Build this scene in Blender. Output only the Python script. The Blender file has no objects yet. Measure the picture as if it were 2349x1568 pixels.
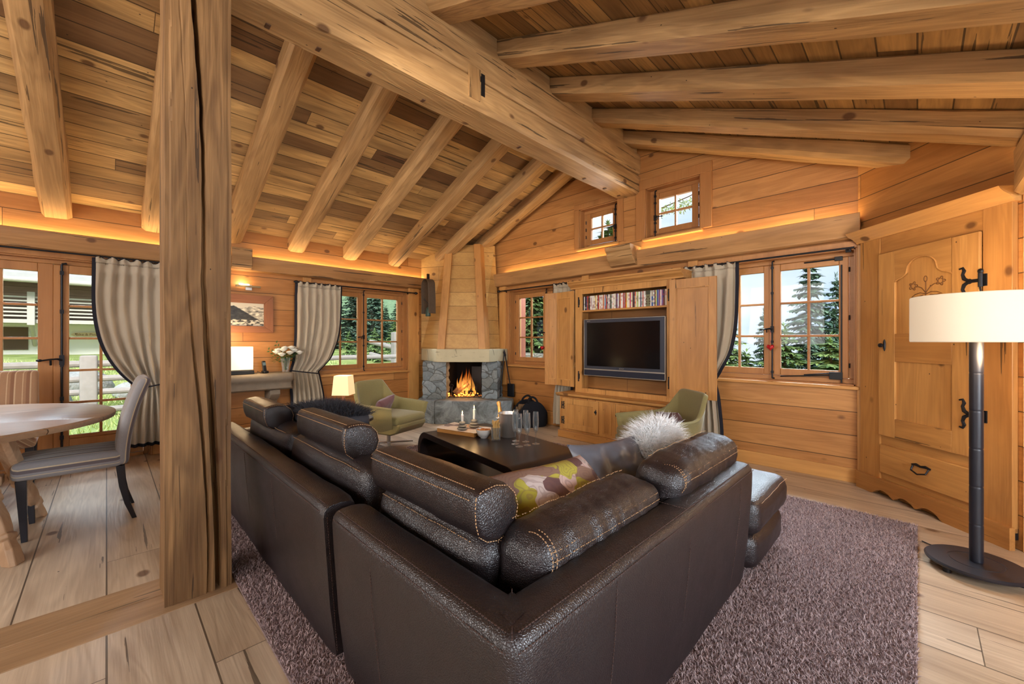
import bpy, bmesh, math, random
from math import sin, cos, pi, radians as R, sqrt
from mathutils import Vector as V, Matrix, noise
random.seed(7)
S = bpy.context.scene
C = S.collection
# ------------------------------------------------------------------ camera (level, looking between -x and +y)
H = 1.30            # eye height
FPX = 930.0         # focal length in pixels of the 2349 wide frame
cam = bpy.data.cameras.new('camera'); camo = bpy.data.objects.new('camera', cam); C.objects.link(camo)
cam.sensor_width = 36.0; cam.lens = FPX * 36.0 / 2349.0; cam.shift_y = -3.0 / 2349.0
cam.clip_start = 0.05; cam.clip_end = 400
camo.location = (0, 0, H); camo.rotation_euler = (R(90), 0, R(45))
S.camera = camo
S.view_settings.view_transform = 'Standard'; S.view_settings.look = 'None'
S.view_settings.exposure = 0.75; S.view_settings.gamma = 1.0; S.view_settings.use_curve_mapping = False
S.cycles.use_denoising = True
try: S.cycles.denoiser = 'OPENIMAGEDENOISE'
except Exception: pass
S.cycles.use_adaptive_sampling = True; S.cycles.adaptive_threshold = 0.08; S.cycles.adaptive_min_samples = 16
S.cycles.max_bounces = 8; S.cycles.diffuse_bounces = 3; S.cycles.glossy_bounces = 4; S.cycles.transparent_max_bounces = 16
S.cycles.transmission_bounces = 8
S.cycles.caustics_reflective = False; S.cycles.caustics_refractive = False; S.cycles.sample_clamp_indirect = 6.0
# ------------------------------------------------------------------ sky
W = bpy.data.worlds.new('sky'); S.world = W; W.use_nodes = True
wn = W.node_tree.nodes; wl = W.node_tree.links; wn.clear()
wo = wn.new('ShaderNodeOutputWorld'); wb = wn.new('ShaderNodeBackground'); tc = wn.new('ShaderNodeTexCoord')
ns = wn.new('ShaderNodeTexNoise'); ns.inputs['Scale'].default_value = 2.6; ns.inputs['Detail'].default_value = 7
mp = wn.new('ShaderNodeMapping'); mp.inputs['Scale'].default_value = (1, 1, 3.0)
cr = wn.new('ShaderNodeValToRGB'); cr.color_ramp.elements[0].position = 0.36; cr.color_ramp.elements[1].position = 0.62
cr.color_ramp.elements[0].color = (0.48, 0.66, 0.92, 1); cr.color_ramp.elements[1].color = (0.86, 0.92, 1.0, 1)
wl.new(tc.outputs['Generated'], mp.inputs['Vector']); wl.new(mp.outputs[0], ns.inputs['Vector'])
wl.new(ns.outputs['Fac'], cr.inputs[0]); wl.new(cr.outputs[0], wb.inputs['Color']); wl.new(wb.outputs[0], wo.inputs[0])
wb.inputs['Strength'].default_value = 0.74
# ------------------------------------------------------------------ daylight and room light
def lamp(name, kind, loc, rot, energy, col, **kw):
    l = bpy.data.lights.new(name, kind); l.energy = energy; l.color = col
    for k, v in kw.items(): setattr(l, k, v)
    o = bpy.data.objects.new(name, l); C.objects.link(o); o.location = loc; o.rotation_euler = rot
    return o
def aim(o, target):
    d = V(target) - o.location; o.rotation_euler = d.to_track_quat('-Z', 'Y').to_euler()
sun = lamp('daylight', 'SUN', (10, -8, 10), (0, 0, 0), 4.6, (1.0, 0.97, 0.92), angle=R(14)); aim(sun, (0, 0, 0))
# added area lamps acting as skylight at the windows and patio door (outside, over the heads of the openings)
for x, y, z, tx, ty, tz, sx, sy, e in ((-7.5, -0.4, 3.1, -4.2, -0.2, 0.0, 1.8, 1.2, 330), (-7.3, 2.9, 3.0, -4.3, 2.6, 0.2, 1.6, 1.0, 150), (-1.05, 6.2, 3.1, -0.9, 2.4, 0.2, 1.8, 1.2, 620), (-4.2, 6.1, 3.0, -3.6, 3.0, 0.2, 1.6, 1.0, 130)):
    o = lamp('skylight_fill', 'AREA', (x, y, z), (0, 0, 0), e, (0.74, 0.86, 1.0), shape='RECTANGLE', size=sx, size_y=sy); aim(o, (tx, ty, tz))
# added fill lamps in the unseen part of the room, no windows behind them
k1 = lamp('rear_fill_light', 'AREA', (1.6, -3.2, 1.9), (0, 0, 0), 112, (0.96, 0.97, 1.0), shape='RECTANGLE', size=2.6, size_y=1.6); aim(k1, (-3.2, 3.2, 1.2))
k2 = lamp('side_fill_light', 'AREA', (-3.0, -3.2, 2.0), (0, 0, 0), 76, (1.0, 0.97, 0.94), shape='RECTANGLE', size=2.6, size_y=1.6); aim(k2, (-3.2, 2.6, 1.4))
k3 = lamp('right_fill_light', 'AREA', (2.3, 1.2, 1.4), (0, 0, 0), 88, (0.80, 0.90, 1.0), shape='RECTANGLE', size=1.6, size_y=1.3); aim(k3, (-2.5, 3.0, 1.2))
# added fill spots below the roof boards, no fixtures built
for i, (x, y, z, tx, ty, tz, e) in enumerate([(-1.2, 0.6, 3.0, -5.2, 4.3, 1.3, 150), (-3.6, 0.3, 3.1, -4.4, 2.9, 0.3, 55), (-0.4, 1.0, 2.8, -1.0, 4.8, 1.2, 60), (-1.6, -1.0, 3.1, -2.6, 1.4, 2.6, 60)]):
    o = lamp('fill_spot', 'SPOT', (x, y, z), (0, 0, 0), e * 0.8, (1.0, 0.90, 0.76), spot_size=R(75), spot_blend=0.8, shadow_soft_size=0.06); aim(o, (tx, ty, tz))
# warm cove light strips behind the cornices
lamp('cove_light_left', 'AREA', (-6.16, 1.3, 2.36), (R(180), R(-8), 0), 17, (1.0, 0.72, 0.36), shape='RECTANGLE', size=0.04, size_y=6.8)
lamp('cove_light_gable', 'AREA', (-2.7, 4.81, 2.41), (R(188), 0, 0), 10, (1.0, 0.72, 0.36), shape='RECTANGLE', size=4.6, size_y=0.04)
# ------------------------------------------------------------------ projection helpers (photo pixel + a known plane -> place in the room)
q2 = 0.70710678
def PD(px, py, D):
    a = (px - 1174.5) / FPX; lat = a * D
    return V((q2 * (lat - D), q2 * (lat + D), H + (781 - py) / FPX * D))
def PG(px, py, Y):   # on plane y=Y
    a = (px - 1174.5) / FPX; return PD(px, py, Y / (q2 * (1 + a)))
def PL(px, py, X):   # on plane x=X
    a = (px - 1174.5) / FPX; return PD(px, py, -X / (q2 * (1 - a)))
def PF(px, py, z=0): # on plane z
    return PD(px, py, FPX * (z - H) / (781.0 - py))
def PW(px, py, lat): # on the diagonal wall
    a = (px - 1174.5) / FPX; return PD(px, py, lat / a)
def LD(lat, D, z): return V((q2 * (lat - D), q2 * (lat + D), z))
# ------------------------------------------------------------------ materials
def lin(c):
    c = c / 255.0
    return c / 12.92 if c <= 0.04045 else ((c + 0.055) / 1.055) ** 2.4
def rgb(r, g, b): return (lin(r), lin(g), lin(b), 1)
class NT:
    def __init__(s, name):
        s.m = bpy.data.materials.new(name); s.m.use_nodes = True; s.t = s.m.node_tree; s.n = s.t.nodes; s.l = s.t.links
        s.b = s.n['Principled BSDF']; s.out = s.n['Material Output']
    def N(s, kind, **kw):
        n = s.n.new('ShaderNode' + kind)
        for k, v in kw.items(): setattr(n, k, v)
        return n
    def set(s, sock, v):
        if hasattr(v, 'is_output') or isinstance(v, bpy.types.NodeSocket): s.l.new(v, sock)
        else: sock.default_value = v
    def math(s, op, a, b=0.0, c=None, clamp=False):
        n = s.N('Math', operation=op); n.use_clamp = clamp
        s.set(n.inputs[0], a); s.set(n.inputs[1], b)
        if c is not None: s.set(n.inputs[2], c)
        return n.outputs[0]
    def mix(s, f, a, b, blend='MIX'):
        n = s.N('MixRGB', blend_type=blend); s.set(n.inputs[0], f); s.set(n.inputs[1], a); s.set(n.inputs[2], b); return n.outputs[0]
    def ramp(s, f, stops):
        n = s.N('ValToRGB'); e = n.color_ramp.elements
        while len(e) < len(stops): e.new(0.5)
        for i, (p, c) in enumerate(stops):
            e[i].position = p; e[i].color = c if len(c) == 4 else (*c, 1)
        s.set(n.inputs[0], f); return n.outputs[0]
    def comb(s, x, y, z):
        n = s.N('CombineXYZ'); s.set(n.inputs[0], x); s.set(n.inputs[1], y); s.set(n.inputs[2], z); return n.outputs[0]
    def noise(s, vec, scale, detail=3, dist=0.0, rough=0.5):
        n = s.N('TexNoise'); s.set(n.inputs['Vector'], vec); n.inputs['Scale'].default_value = scale
        n.inputs['Detail'].default_value = detail; n.inputs['Distortion'].default_value = dist; n.inputs['Roughness'].default_value = rough
        return n.outputs['Fac']
    def sep(s, kind='Object'):
        t = s.N('TexCoord'); x = s.N('SeparateXYZ'); s.l.new(t.outputs[kind], x.inputs[0]); return t.outputs[kind], list(x.outputs)
    def bump(s, h, strength=0.3, dist=0.01):
        n = s.N('Bump'); n.inputs['Strength'].default_value = strength; n.inputs['Distance'].default_value = dist
        s.set(n.inputs['Height'], h); s.l.new(n.outputs[0], s.b.inputs['Normal'])
    def p(s, **kw):
        for k, v in kw.items():
            k = {'col': 'Base Color', 'rough': 'Roughness', 'metal': 'Metallic', 'spec': 'Specular IOR Level', 'emis': 'Emission Color', 'estr': 'Emission Strength', 'coat': 'Coat Weight', 'coatr': 'Coat Roughness', 'sheen': 'Sheen Weight', 'alpha': 'Alpha', 'trans': 'Transmission Weight', 'ior': 'IOR', 'sss': 'Subsurface Weight'}[k]
            s.set(s.b.inputs[k], v)
        return s
def wood(name, L, Wd, c1, c2, dark, width=0, length=3.5, groove=0.004, grain=1.0, rough=0.45, knots=0.5, bumps=0.35, aged=0.0, spec=0.35, fine=1.0):
    """long axis L, board-width axis Wd (0,1,2 = x,y,z of the object); width>0 splits the surface into boards"""
    s = NT(name); _, ax = s.sep()
    u, v, w = ax[L], ax[Wd], ax[3 - L - Wd]
    oi = s.N('ObjectInfo').outputs['Random']
    if width > 0:
        vr = s.math('DIVIDE', v, width); row = s.math('FLOOR', vr)
        wn1 = s.N('TexWhiteNoise', noise_dimensions='1D'); s.set(wn1.inputs['W'], row)
        u2 = s.math('ADD', u, s.math('MULTIPLY', wn1.outputs[0], length * 3))
        ur = s.math('DIVIDE', u2, length); colm = s.math('FLOOR', ur)
        wid = s.math('ADD', s.math('MULTIPLY', row, 17.31), s.math('MULTIPLY', colm, 5.17))
        wn2 = s.N('TexWhiteNoise', noise_dimensions='1D'); s.set(wn2.inputs['W'], wid); r = wn2.outputs[0]
        fv = s.math('ABSOLUTE', s.math('SUBTRACT', s.math('FRACT', vr), 0.5)); gm = s.math('GREATER_THAN', fv, 0.5 - groove / width)
        fu = s.math('ABSOLUTE', s.math('SUBTRACT', s.math('FRACT', ur), 0.5)); gu = s.math('GREATER_THAN', fu, 0.5 - groove * 0.6 / length)
        gm = s.math('MAXIMUM', gm, gu)
    else:
        u2 = u; r = oi; gm = None
    off = s.math('MULTIPLY', r, 37.0)
    base = s.comb(s.math('ADD', s.math('MULTIPLY', u2, 0.55), off), s.math('ADD', s.math('MULTIPLY', v, 5.0), off), s.math('MULTIPLY', w, 5.0))
    big = s.noise(base, 1.0 * fine, 3, 0.6)
    rings = s.math('ADD', s.math('MULTIPLY', s.math('SINE', s.math('MULTIPLY', big, 62.0)), 0.5), 0.5)
    fib = s.noise(s.comb(s.math('ADD', s.math('MULTIPLY', u2, 3.0), off), s.math('MULTIPLY', v, 80.0), s.math('MULTIPLY', w, 80.0)), 1.0, 3)
    broad = s.noise(s.comb(s.math('ADD', s.math('MULTIPLY', u2, 1.1), off), s.math('MULTIPLY', v, 7.0), s.math('MULTIPLY', w, 7.0)), 1.0, 2)
    c = s.mix(r, c1, c2)
    g = s.math('ADD', s.math('MULTIPLY', rings, 0.30 * grain), s.math('MULTIPLY', s.math('SUBTRACT', fib, 0.35), 0.85 * grain))
    g = s.math('MULTIPLY', g, 1.0, clamp=True)
    c = s.mix(s.math('MULTIPLY', g, 0.75), c, dark)
    c = s.mix(s.math('MULTIPLY', s.math('SUBTRACT', broad, 0.47), 1.4 + aged * 1.1, clamp=True), c, dark)
    h = s.math('MULTIPLY', g, -0.6)
    if aged > 0:
        nv = s.N('TexVoronoi'); s.set(nv.inputs['Vector'], s.comb(s.math('ADD', s.math('MULTIPLY', u2, 0.7), off), v, w)); nv.inputs['Scale'].default_value = 11; nc = s.N('SeparateColor'); s.l.new(nv.outputs['Color'], nc.inputs[0])
        nh = s.math('MULTIPLY', s.math('LESS_THAN', nv.outputs['Distance'], 0.045), s.math('GREATER_THAN', nc.outputs[1], 0.45)); c = s.mix(s.math('MULTIPLY', nh, 0.85), c, (0.02, 0.012, 0.008, 1))
        cr_ = s.noise(s.comb(s.math('ADD', s.math('MULTIPLY', u2, 0.9), off), s.math('MULTIPLY', v, 26.0), s.math('MULTIPLY', w, 26.0)), 1.0, 4, 0.3)
        ck = s.math('GREATER_THAN', cr_, 0.675 - 0.03 * aged)
        c = s.mix(s.math('MULTIPLY', ck, 0.75), c, (0.03, 0.018, 0.01, 1)); h = s.math('SUBTRACT', h, s.math('MULTIPLY', ck, 1.6))
    if knots > 0:
        vo = s.N('TexVoronoi'); s.set(vo.inputs['Vector'], s.comb(s.math('ADD', u2, off), s.math('MULTIPLY', v, 1.5), s.math('MULTIPLY', w, 1.5))); vo.inputs['Scale'].default_value = 3.1
        sc = s.N('SeparateColor'); s.l.new(vo.outputs['Color'], sc.inputs[0])
        kr = s.math('MULTIPLY', s.math('GREATER_THAN', sc.outputs[0], 1.0 - knots), 0.155)
        km = s.math('DIVIDE', s.math('SUBTRACT', kr, vo.outputs['Distance']), 0.06, clamp=True)
        c = s.mix(s.math('MULTIPLY', km, 0.8), c, (0.10, 0.038, 0.014, 1)); h = s.math('SUBTRACT', h, s.math('MULTIPLY', km, 0.3))
    if gm is not None:
        c = s.mix(s.math('MULTIPLY', gm, 0.82), c, (0.03, 0.015, 0.006, 1)); h = s.math('SUBTRACT', h, s.math('MULTIPLY', gm, 3.0))
    s.bump(h, bumps, 0.006)
    s.p(col=c, rough=rough, spec=spec); return s.m
HON1, HON2, HOND = rgb(202, 146, 86), rgb(176, 118, 62), rgb(128, 76, 36)
OLD1, OLD2, OLDD = rgb(204, 164, 112), rgb(182, 140, 90), rgb(112, 76, 42)
M = {}
M['wall_x'] = wood('wall_boards_along_x', 0, 2, HON1, HON2, HOND, width=0.215, length=5.5, groove=0.0035, grain=0.8, knots=0.5, rough=0.42)
M['wall_y'] = wood('wall_boards_along_y', 1, 2, HON1, HON2, HOND, width=0.215, length=5.5, groove=0.0035, grain=0.8, knots=0.45, rough=0.42)
M['roof_l'] = wood('old_roof_boards_left', 1, 0, rgb(222, 178, 114), rgb(118, 84, 54), rgb(92, 64, 38), width=0.155, length=5.2, groove=0.004, grain=0.9, knots=0.4, rough=0.6, aged=0.7, bumps=0.5)
M['roof_r'] = wood('old_roof_boards_right', 1, 0, rgb(206, 160, 98), rgb(122, 86, 52), rgb(84, 56, 30), width=0.16, length=6.0, groove=0.004, grain=1.0, knots=0.4, rough=0.6, aged=0.6, bumps=0.5)
M['beam'] = wood('old_hewn_beam', 0, 1, OLD1, OLD2, OLDD, grain=1.0, knots=0.5, rough=0.6, aged=0.8, bumps=0.7)
M['post'] = wood('old_hewn_post', 2, 1, rgb(158, 120, 78), rgb(142, 106, 66), rgb(74, 48, 27), grain=1.3, knots=0.3, rough=0.7, aged=1.0, bumps=0.9)
M['floor'] = wood('floor_boards', 0, 1, rgb(212, 192, 166), rgb(184, 160, 132), rgb(122, 94, 70), width=0.31, length=4.5, groove=0.0035, grain=0.8, knots=0.25, rough=0.36, aged=0.45, bumps=0.45, spec=0.5)
M['thresh'] = wood('threshold_board', 1, 0, rgb(176, 142, 106), rgb(160, 126, 90), rgb(110, 80, 54), grain=0.8, knots=0.2, rough=0.4, aged=0.4, spec=0.5)
for ax_, nm in ((0, 'x'), (1, 'y'), (2, 'z')):
    o_ = {0: 2, 1: 2, 2: 0}[ax_]
    M['pine_' + nm] = wood('pine_' + nm, ax_, o_, rgb(212, 156, 90), rgb(196, 138, 76), rgb(150, 94, 46), grain=0.55, knots=0.3, rough=0.4)
    M['win_' + nm] = wood('window_wood_' + nm, ax_, o_, rgb(190, 134, 80), rgb(176, 120, 68), rgb(132, 80, 42), grain=0.4, knots=0.05, rough=0.38)
    M['cab_' + nm] = wood('cabinet_wood_' + nm, ax_, o_, rgb(204, 150, 86), rgb(188, 132, 72), rgb(134, 84, 42), grain=0.75, knots=0.25, rough=0.38, aged=0.1)
    M['old_' + nm] = wood('old_wood_' + nm, ax_, o_, OLD1, OLD2, OLDD, grain=0.85, knots=0.3, rough=0.6, aged=0.7, bumps=0.6)
def flat(name, col, rough=0.5, metal=0.0, spec=0.4, nscale=0, namp=0.0, bump=0.0, **kw):
    s = NT(name); c = col
    if nscale:
        co, _ = s.sep(); n = s.noise(co, nscale, 4)
        c = s.mix(s.math('MULTIPLY', n, namp * 2, clamp=True), col, (col[0] * 0.55, col[1] * 0.55, col[2] * 0.55, 1))
        if bump: s.bump(n, bump, 0.004)
    s.p(col=c, rough=rough, metal=metal, spec=spec, **kw); return s.m
M['iron'] = flat('black_wrought_iron', rgb(38, 38, 42), 0.45, 0.6, 0.5, 60, 0.2, 0.3)
M['black'] = flat('matt_black', rgb(20, 20, 22), 0.5)
M['steel'] = flat('brushed_steel', rgb(214, 214, 214), 0.36, 0.85, 0.5, 0)
M['white'] = flat('white_ceramic', rgb(236, 232, 226), 0.2)
M['curtain'] = flat('linen_curtain', rgb(186, 172, 150), 0.85, 0, 0.2, 260, 0.12, 0.15, sheen=0.3)
M['lining'] = flat('dark_curtain_edge', rgb(34, 34, 42), 0.8, 0, 0.2)
M['stoneconsole'] = flat('grey_old_timber_ledge', rgb(150, 136, 118), 0.8, 0, 0.2, 14, 0.4, 0.6)
def leather():
    s = NT('dark_brown_leather'); co, ax = s.sep()
    vo = s.N('TexVoronoi', feature='DISTANCE_TO_EDGE'); s.l.new(co, vo.inputs['Vector']); vo.inputs['Scale'].default_value = 150
    n2 = s.noise(co, 9, 4); n3 = s.noise(co, 60, 3)
    h = s.math('ADD', s.math('MULTIPLY', s.math('MINIMUM', vo.outputs['Distance'], 0.22), 2.2), s.math('ADD', s.math('MULTIPLY', n2, 1.6), s.math('MULTIPLY', n3, 0.5)))
    s.bump(h, 0.42, 0.0032)
    c = s.mix(n2, rgb(38, 27, 28), rgb(26, 20, 22))
    s.p(col=c, rough=s.math('ADD', s.math('MULTIPLY', n2, 0.12), 0.32), spec=0.85); return s.m
M['leather'] = leather()
M['stitch'] = flat('tan_thread', rgb(190, 150, 110), 0.7)
def glass_thin():
    s = NT('window_glass'); tr = s.N('BsdfTransparent'); gl = s.N('BsdfGlossy'); gl.inputs['Roughness'].default_value = 0.02
    tr.inputs[0].default_value = (0.96, 0.98, 0.97, 1)
    fr = s.N('Fresnel'); fr.inputs[0].default_value = 1.25
    mx = s.N('MixShader'); s.l.new(fr.outputs[0], mx.inputs[0]); s.l.new(tr.outputs[0], mx.inputs[1]); s.l.new(gl.outputs[0], mx.inputs[2])
    s.l.new(mx.outputs[0], s.out.inputs[0]); return s.m
M['glass'] = glass_thin()
def glass_ware():
    s = NT('clear_glass'); tr = s.N('BsdfTransparent'); gl = s.N('BsdfGlossy'); gl.inputs['Roughness'].default_value = 0.10
    tr.inputs[0].default_value = (0.93, 0.96, 0.97, 1); lw = s.N('LayerWeight'); lw.inputs[0].default_value = 0.35
    f = s.math('ADD', s.math('MULTIPLY', lw.outputs['Facing'], 0.75), 0.10, clamp=True)
    df = s.N('BsdfDiffuse'); df.inputs[0].default_value = (0.9, 0.93, 0.96, 1); m2 = s.N('MixShader'); m2.inputs[0].default_value = 0.30; s.l.new(gl.outputs[0], m2.inputs[1]); s.l.new(df.outputs[0], m2.inputs[2])  # white diffuse share paints in the brightness of window reflections on the glass
    mx = s.N('MixShader'); s.set(mx.inputs[0], f); s.l.new(tr.outputs[0], mx.inputs[1]); s.l.new(m2.outputs[0], mx.inputs[2])
    s.l.new(mx.outputs[0], s.out.inputs[0]); return s.m
M['ware'] = glass_ware()
def emit(name, col, st):
    s = NT(name); e = s.N('Emission'); e.inputs[0].default_value = col; e.inputs[1].default_value = st
    s.l.new(e.outputs[0], s.out.inputs[0]); return s.m
def shade_mat(name, col, glow, st):
    s = NT(name); s.p(col=col, rough=0.8, emis=glow, estr=st); return s.m
# ------------------------------------------------------------------ mesh building
class MB:
    def __init__(s): s.v = []; s.f = []
    def add(s, vs, fs):
        b = len(s.v); s.v += [tuple(p) for p in vs]; s.f += [tuple(b + i for i in f) for f in fs]; return s
    def box(s, x0, x1, y0, y1, z0, z1):
        x0, x1 = sorted((x0, x1)); y0, y1 = sorted((y0, y1)); z0, z1 = sorted((z0, z1))
        return s.add([(x0, y0, z0), (x1, y0, z0), (x1, y1, z0), (x0, y1, z0), (x0, y0, z1), (x1, y0, z1), (x1, y1, z1), (x0, y1, z1)],
                     [(0, 3, 2, 1), (4, 5, 6, 7), (0, 1, 5, 4), (1, 2, 6, 5), (2, 3, 7, 6), (3, 0, 4, 7)])
    def prism(s, pts, axis, a, b):
        """pts: 2D polygon in the plane of the two other axes (in x,y,z order)"""
        n = len(pts); vs = []
        for t in (a, b):
            for p, q in pts:
                c = [p, q]; c.insert(axis, t); vs.append(c)
        return s.add(vs, [tuple(range(n))[::-1], tuple(range(n, 2 * n))] + [(i, (i + 1) % n, n + (i + 1) % n, n + i) for i in range(n)])
    def loft(s, rings, closed=True, caps=True):
        n = len(rings[0]); vs = [p for r in rings for p in r]; fs = []
        for k in range(len(rings) - 1):
            for i in range(n if closed else n - 1):
                j = (i + 1) % n; fs.append((k * n + i, k * n + j, (k + 1) * n + j, (k + 1) * n + i))
        if caps and closed:
            fs.append(tuple(range(n))[::-1]); fs.append(tuple((len(rings) - 1) * n + i for i in range(n)))
        return s.add(vs, fs)
    def tube(s, pts, r, n=8, caps=True):
        pts = [V(p) for p in pts]; rs = r if isinstance(r, (list, tuple)) else [r] * len(pts); rings = []
        up = V((0, 0, 1)); prev = None
        for i, p in enumerate(pts):
            d = (pts[min(i + 1, len(pts) - 1)] - pts[max(i - 1, 0)]).normalized()
            if prev is None:
                a = d.cross(up)
                if a.length < 1e-3: a = d.cross(V((1, 0, 0)))
                a.normalize()
            else:
                a = prev - d * prev.dot(d); a.normalize()
            prev = a; b = d.cross(a)
            rings.append([p + (a * cos(2 * pi * k / n) + b * sin(2 * pi * k / n)) * rs[i] for k in range(n)])
        return s.loft(rings, True, caps)
    def lathe(s, prof, n=24, c=(0, 0, 0), caps=True, sx=1, sy=1):
        rings = [[(c[0] + r * cos(2 * pi * k / n) * sx, c[1] + r * sin(2 * pi * k / n) * sy, c[2] + z) for k in range(n)] for r, z in prof]
        return s.loft(rings, True, caps)
    def sphere(s, c, r, n=12, m=8):
        rx, ry, rz = r if isinstance(r, (tuple, list)) else (r, r, r)
        rings = []
        for j in range(m + 1):
            t = pi * j / m; q = max(sin(t), 0.002)
            rings.append([(c[0] + rx * q * cos(2 * pi * k / n), c[1] + ry * q * sin(2 * pi * k / n), c[2] - rz * cos(t)) for k in range(n)])
        return s.loft(rings)
    def grid(s, fn, nu, nv):
        vs = [fn(i / nu, j / nv) for j in range(nv + 1) for i in range(nu + 1)]
        return s.add(vs, [(j * (nu + 1) + i, j * (nu + 1) + i + 1, (j + 1) * (nu + 1) + i + 1, (j + 1) * (nu + 1) + i) for j in range(nv) for i in range(nu)])
    def rbox(s, c, size, r, n=6, puff=(0, 0, 0), fn=None):
        """rounded box, surface subdivided; puff bulges the faces"""
        hx, hy, hz = [q / 2 for q in size]; r = min(r, hx, hy, hz); cache = {}; b = len(s.v)
        def pt(p):
            k = tuple(round(q, 4) for q in p)
            if k in cache: return cache[k]
            q = V((p[0] * hx, p[1] * hy, p[2] * hz))
            inn = V((max(-hx + r, min(hx - r, q.x)), max(-hy + r, min(hy - r, q.y)), max(-hz + r, min(hz - r, q.z))))
            d = q - inn; o = inn + d.normalized() * r if d.length > 1e-7 else q
            o.x += math.copysign(1, p[0]) * puff[0] * abs(p[0]) ** 1.5 * (1 - p[1] ** 2) * (1 - p[2] ** 2)
            o.y += math.copysign(1, p[1]) * puff[1] * abs(p[1]) ** 1.5 * (1 - p[0] ** 2) * (1 - p[2] ** 2)
            o.z += math.copysign(1, p[2]) * puff[2] * abs(p[2]) ** 1.5 * (1 - p[0] ** 2) * (1 - p[1] ** 2)
            if fn: o = fn(o)
            o = o + V(c); cache[k] = len(s.v); s.v.append(tuple(o)); return cache[k]
        # non-uniform steps: finer near the edges
        ts = [-1 + 2 * i / n for i in range(n + 1)]
        ex = {}
        for ax, h in enumerate((hx, hy, hz)):
            e = [-1, -1 + r / h * 0.12, -1 + r / h * 0.4, -1 + r / h]; m = [-(1 - r / h) + 2 * (1 - r / h) * i / n for i in range(1, n)] if r / h < 0.98 else [0.0]
            f = [round(q, 5) for q in e + m + [-q for q in e[::-1]]]; ex[ax] = sorted(set(f))
        for ax in range(3):
            o1, o2 = [q for q in range(3) if q != ax]
            for sg in (-1, 1):
                A, B = ex[o1], ex[o2]
                for i in range(len(A) - 1):
                    for j in range(len(B) - 1):
                        q = []
                        for aa, bb in ((A[i], B[j]), (A[i + 1], B[j]), (A[i + 1], B[j + 1]), (A[i], B[j + 1])):
                            p = [0, 0, 0]; p[ax] = sg; p[o1] = aa; p[o2] = bb; q.append(pt(p))
                        flip = (sg > 0) == (ax != 1)
                        s.f.append(tuple(q) if flip else tuple(q[::-1]))
        return s
    def xf(s, M4):
        s.v = [tuple(M4 @ V(p)) for p in s.v]; return s
    def build(s, name, mat, parent=None, bevel=0, seg=2, smooth=True, ang=38, sub=0, fix=True, kind=None):
        me = bpy.data.meshes.new(name); me.from_pydata(s.v, [], s.f); me.materials.append(mat if not isinstance(mat, str) else M[mat])
        if fix:
            bm = bmesh.new(); bm.from_mesh(me); bmesh.ops.recalc_face_normals(bm, faces=bm.faces); bm.to_mesh(me); bm.free()
        if smooth:
            me.shade_smooth(); me.set_sharp_from_angle(angle=R(ang))
        o = bpy.data.objects.new(name, me); C.objects.link(o)
        if parent is not None: o.parent = parent
        if bevel:
            md = o.modifiers.new('bevel', 'BEVEL'); md.width = bevel; md.segments = seg; md.limit_method = 'ANGLE'; md.angle_limit = R(40); md.harden_normals = False
        if sub:
            md = o.modifiers.new('sub', 'SUBSURF'); md.levels = sub; md.render_levels = sub
        if kind: o['kind'] = kind
        return o
def tag(o, label=None, cat=None, group=None, kind=None):
    if label: o['label'] = label
    if cat: o['category'] = cat
    if group: o['group'] = group
    if kind: o['kind'] = kind
    return o
def empty(name, loc=(0, 0, 0), rz=0, label=None, cat=None, group=None, kind=None):
    o = bpy.data.objects.new(name, None); C.objects.link(o); o.location = loc; o.rotation_euler = (0, 0, rz); o.empty_display_size = 0.1
    return tag(o, label, cat, group, kind)
def copy_tree(o, parent=None):
    c = o.copy(); C.objects.link(c)
    if parent is not None: c.parent = parent
    for ch in [q for q in bpy.data.objects if q.parent == o]: copy_tree(ch, c)
    return c
def struct(o): o['kind'] = 'structure'; return o
# ================================================================== THE ROOM
for ax_, nm in ((0, 'x'), (1, 'y')): M['corn_' + nm] = wood('cornice_wood_' + nm, ax_, 2, rgb(196, 146, 92), rgb(178, 130, 80), rgb(118, 78, 42), grain=0.7, knots=0.15, rough=0.5, aged=0.3)
XL, YG = -6.20, 4.85        # left wall, gable wall
LATW = 3.15                 # diagonal corner wall: plane lat = LATW, from D=3.64 to D=2.50
YR, XR, YB = 3.98, 2.9, -3.6
def zb(x): return 2.541 + 0.41 * (x - XL) if x < -2.916 else 3.887 - 0.41 * (x + 2.916)   # underside of rafters
def zc(x): return zb(x) + (0.19 if x < -2.916 else 0.155)                                                             # roof boards
# floor
struct(MB().box(-2.9 + 0.37, XR, YB, YG + 0.1, -0.12, 0).build('floor', 'floor', smooth=False))
struct(MB().box(XL - 0.25, -2.93, YB, YG + 0.1, -0.12, 0).build('floor', 'floor', smooth=False))
struct(MB().box(-2.928, -2.732, YB, 4.0, -0.12, 0.003).box(-2.728, -2.532, YB, 4.0, -0.12, 0.003).build('trim_3', 'thresh', bevel=0.003))
struct(MB().box(-2.93, -2.53, 4.0, YG + 0.1, -0.12, 0).build('floor', 'floor', smooth=False))
# roof boards (two slopes, 6 cm thick)
def slope(name, xa, xb, mat, t=0.06):
    return struct(MB().prism([(xa, zc(xa)), (xb, zc(xb)), (xb, zc(xb) + t), (xa, zc(xa) + t)], 1, YB - 0.2, YG + 0.25).build(name, mat, smooth=False))
# prism with axis 1 takes (x,z) pairs
slope('ceiling', XL - 0.22, -2.916, 'roof_l'); slope('ceiling', -2.916, XR + 0.2, 'roof_r')
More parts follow.
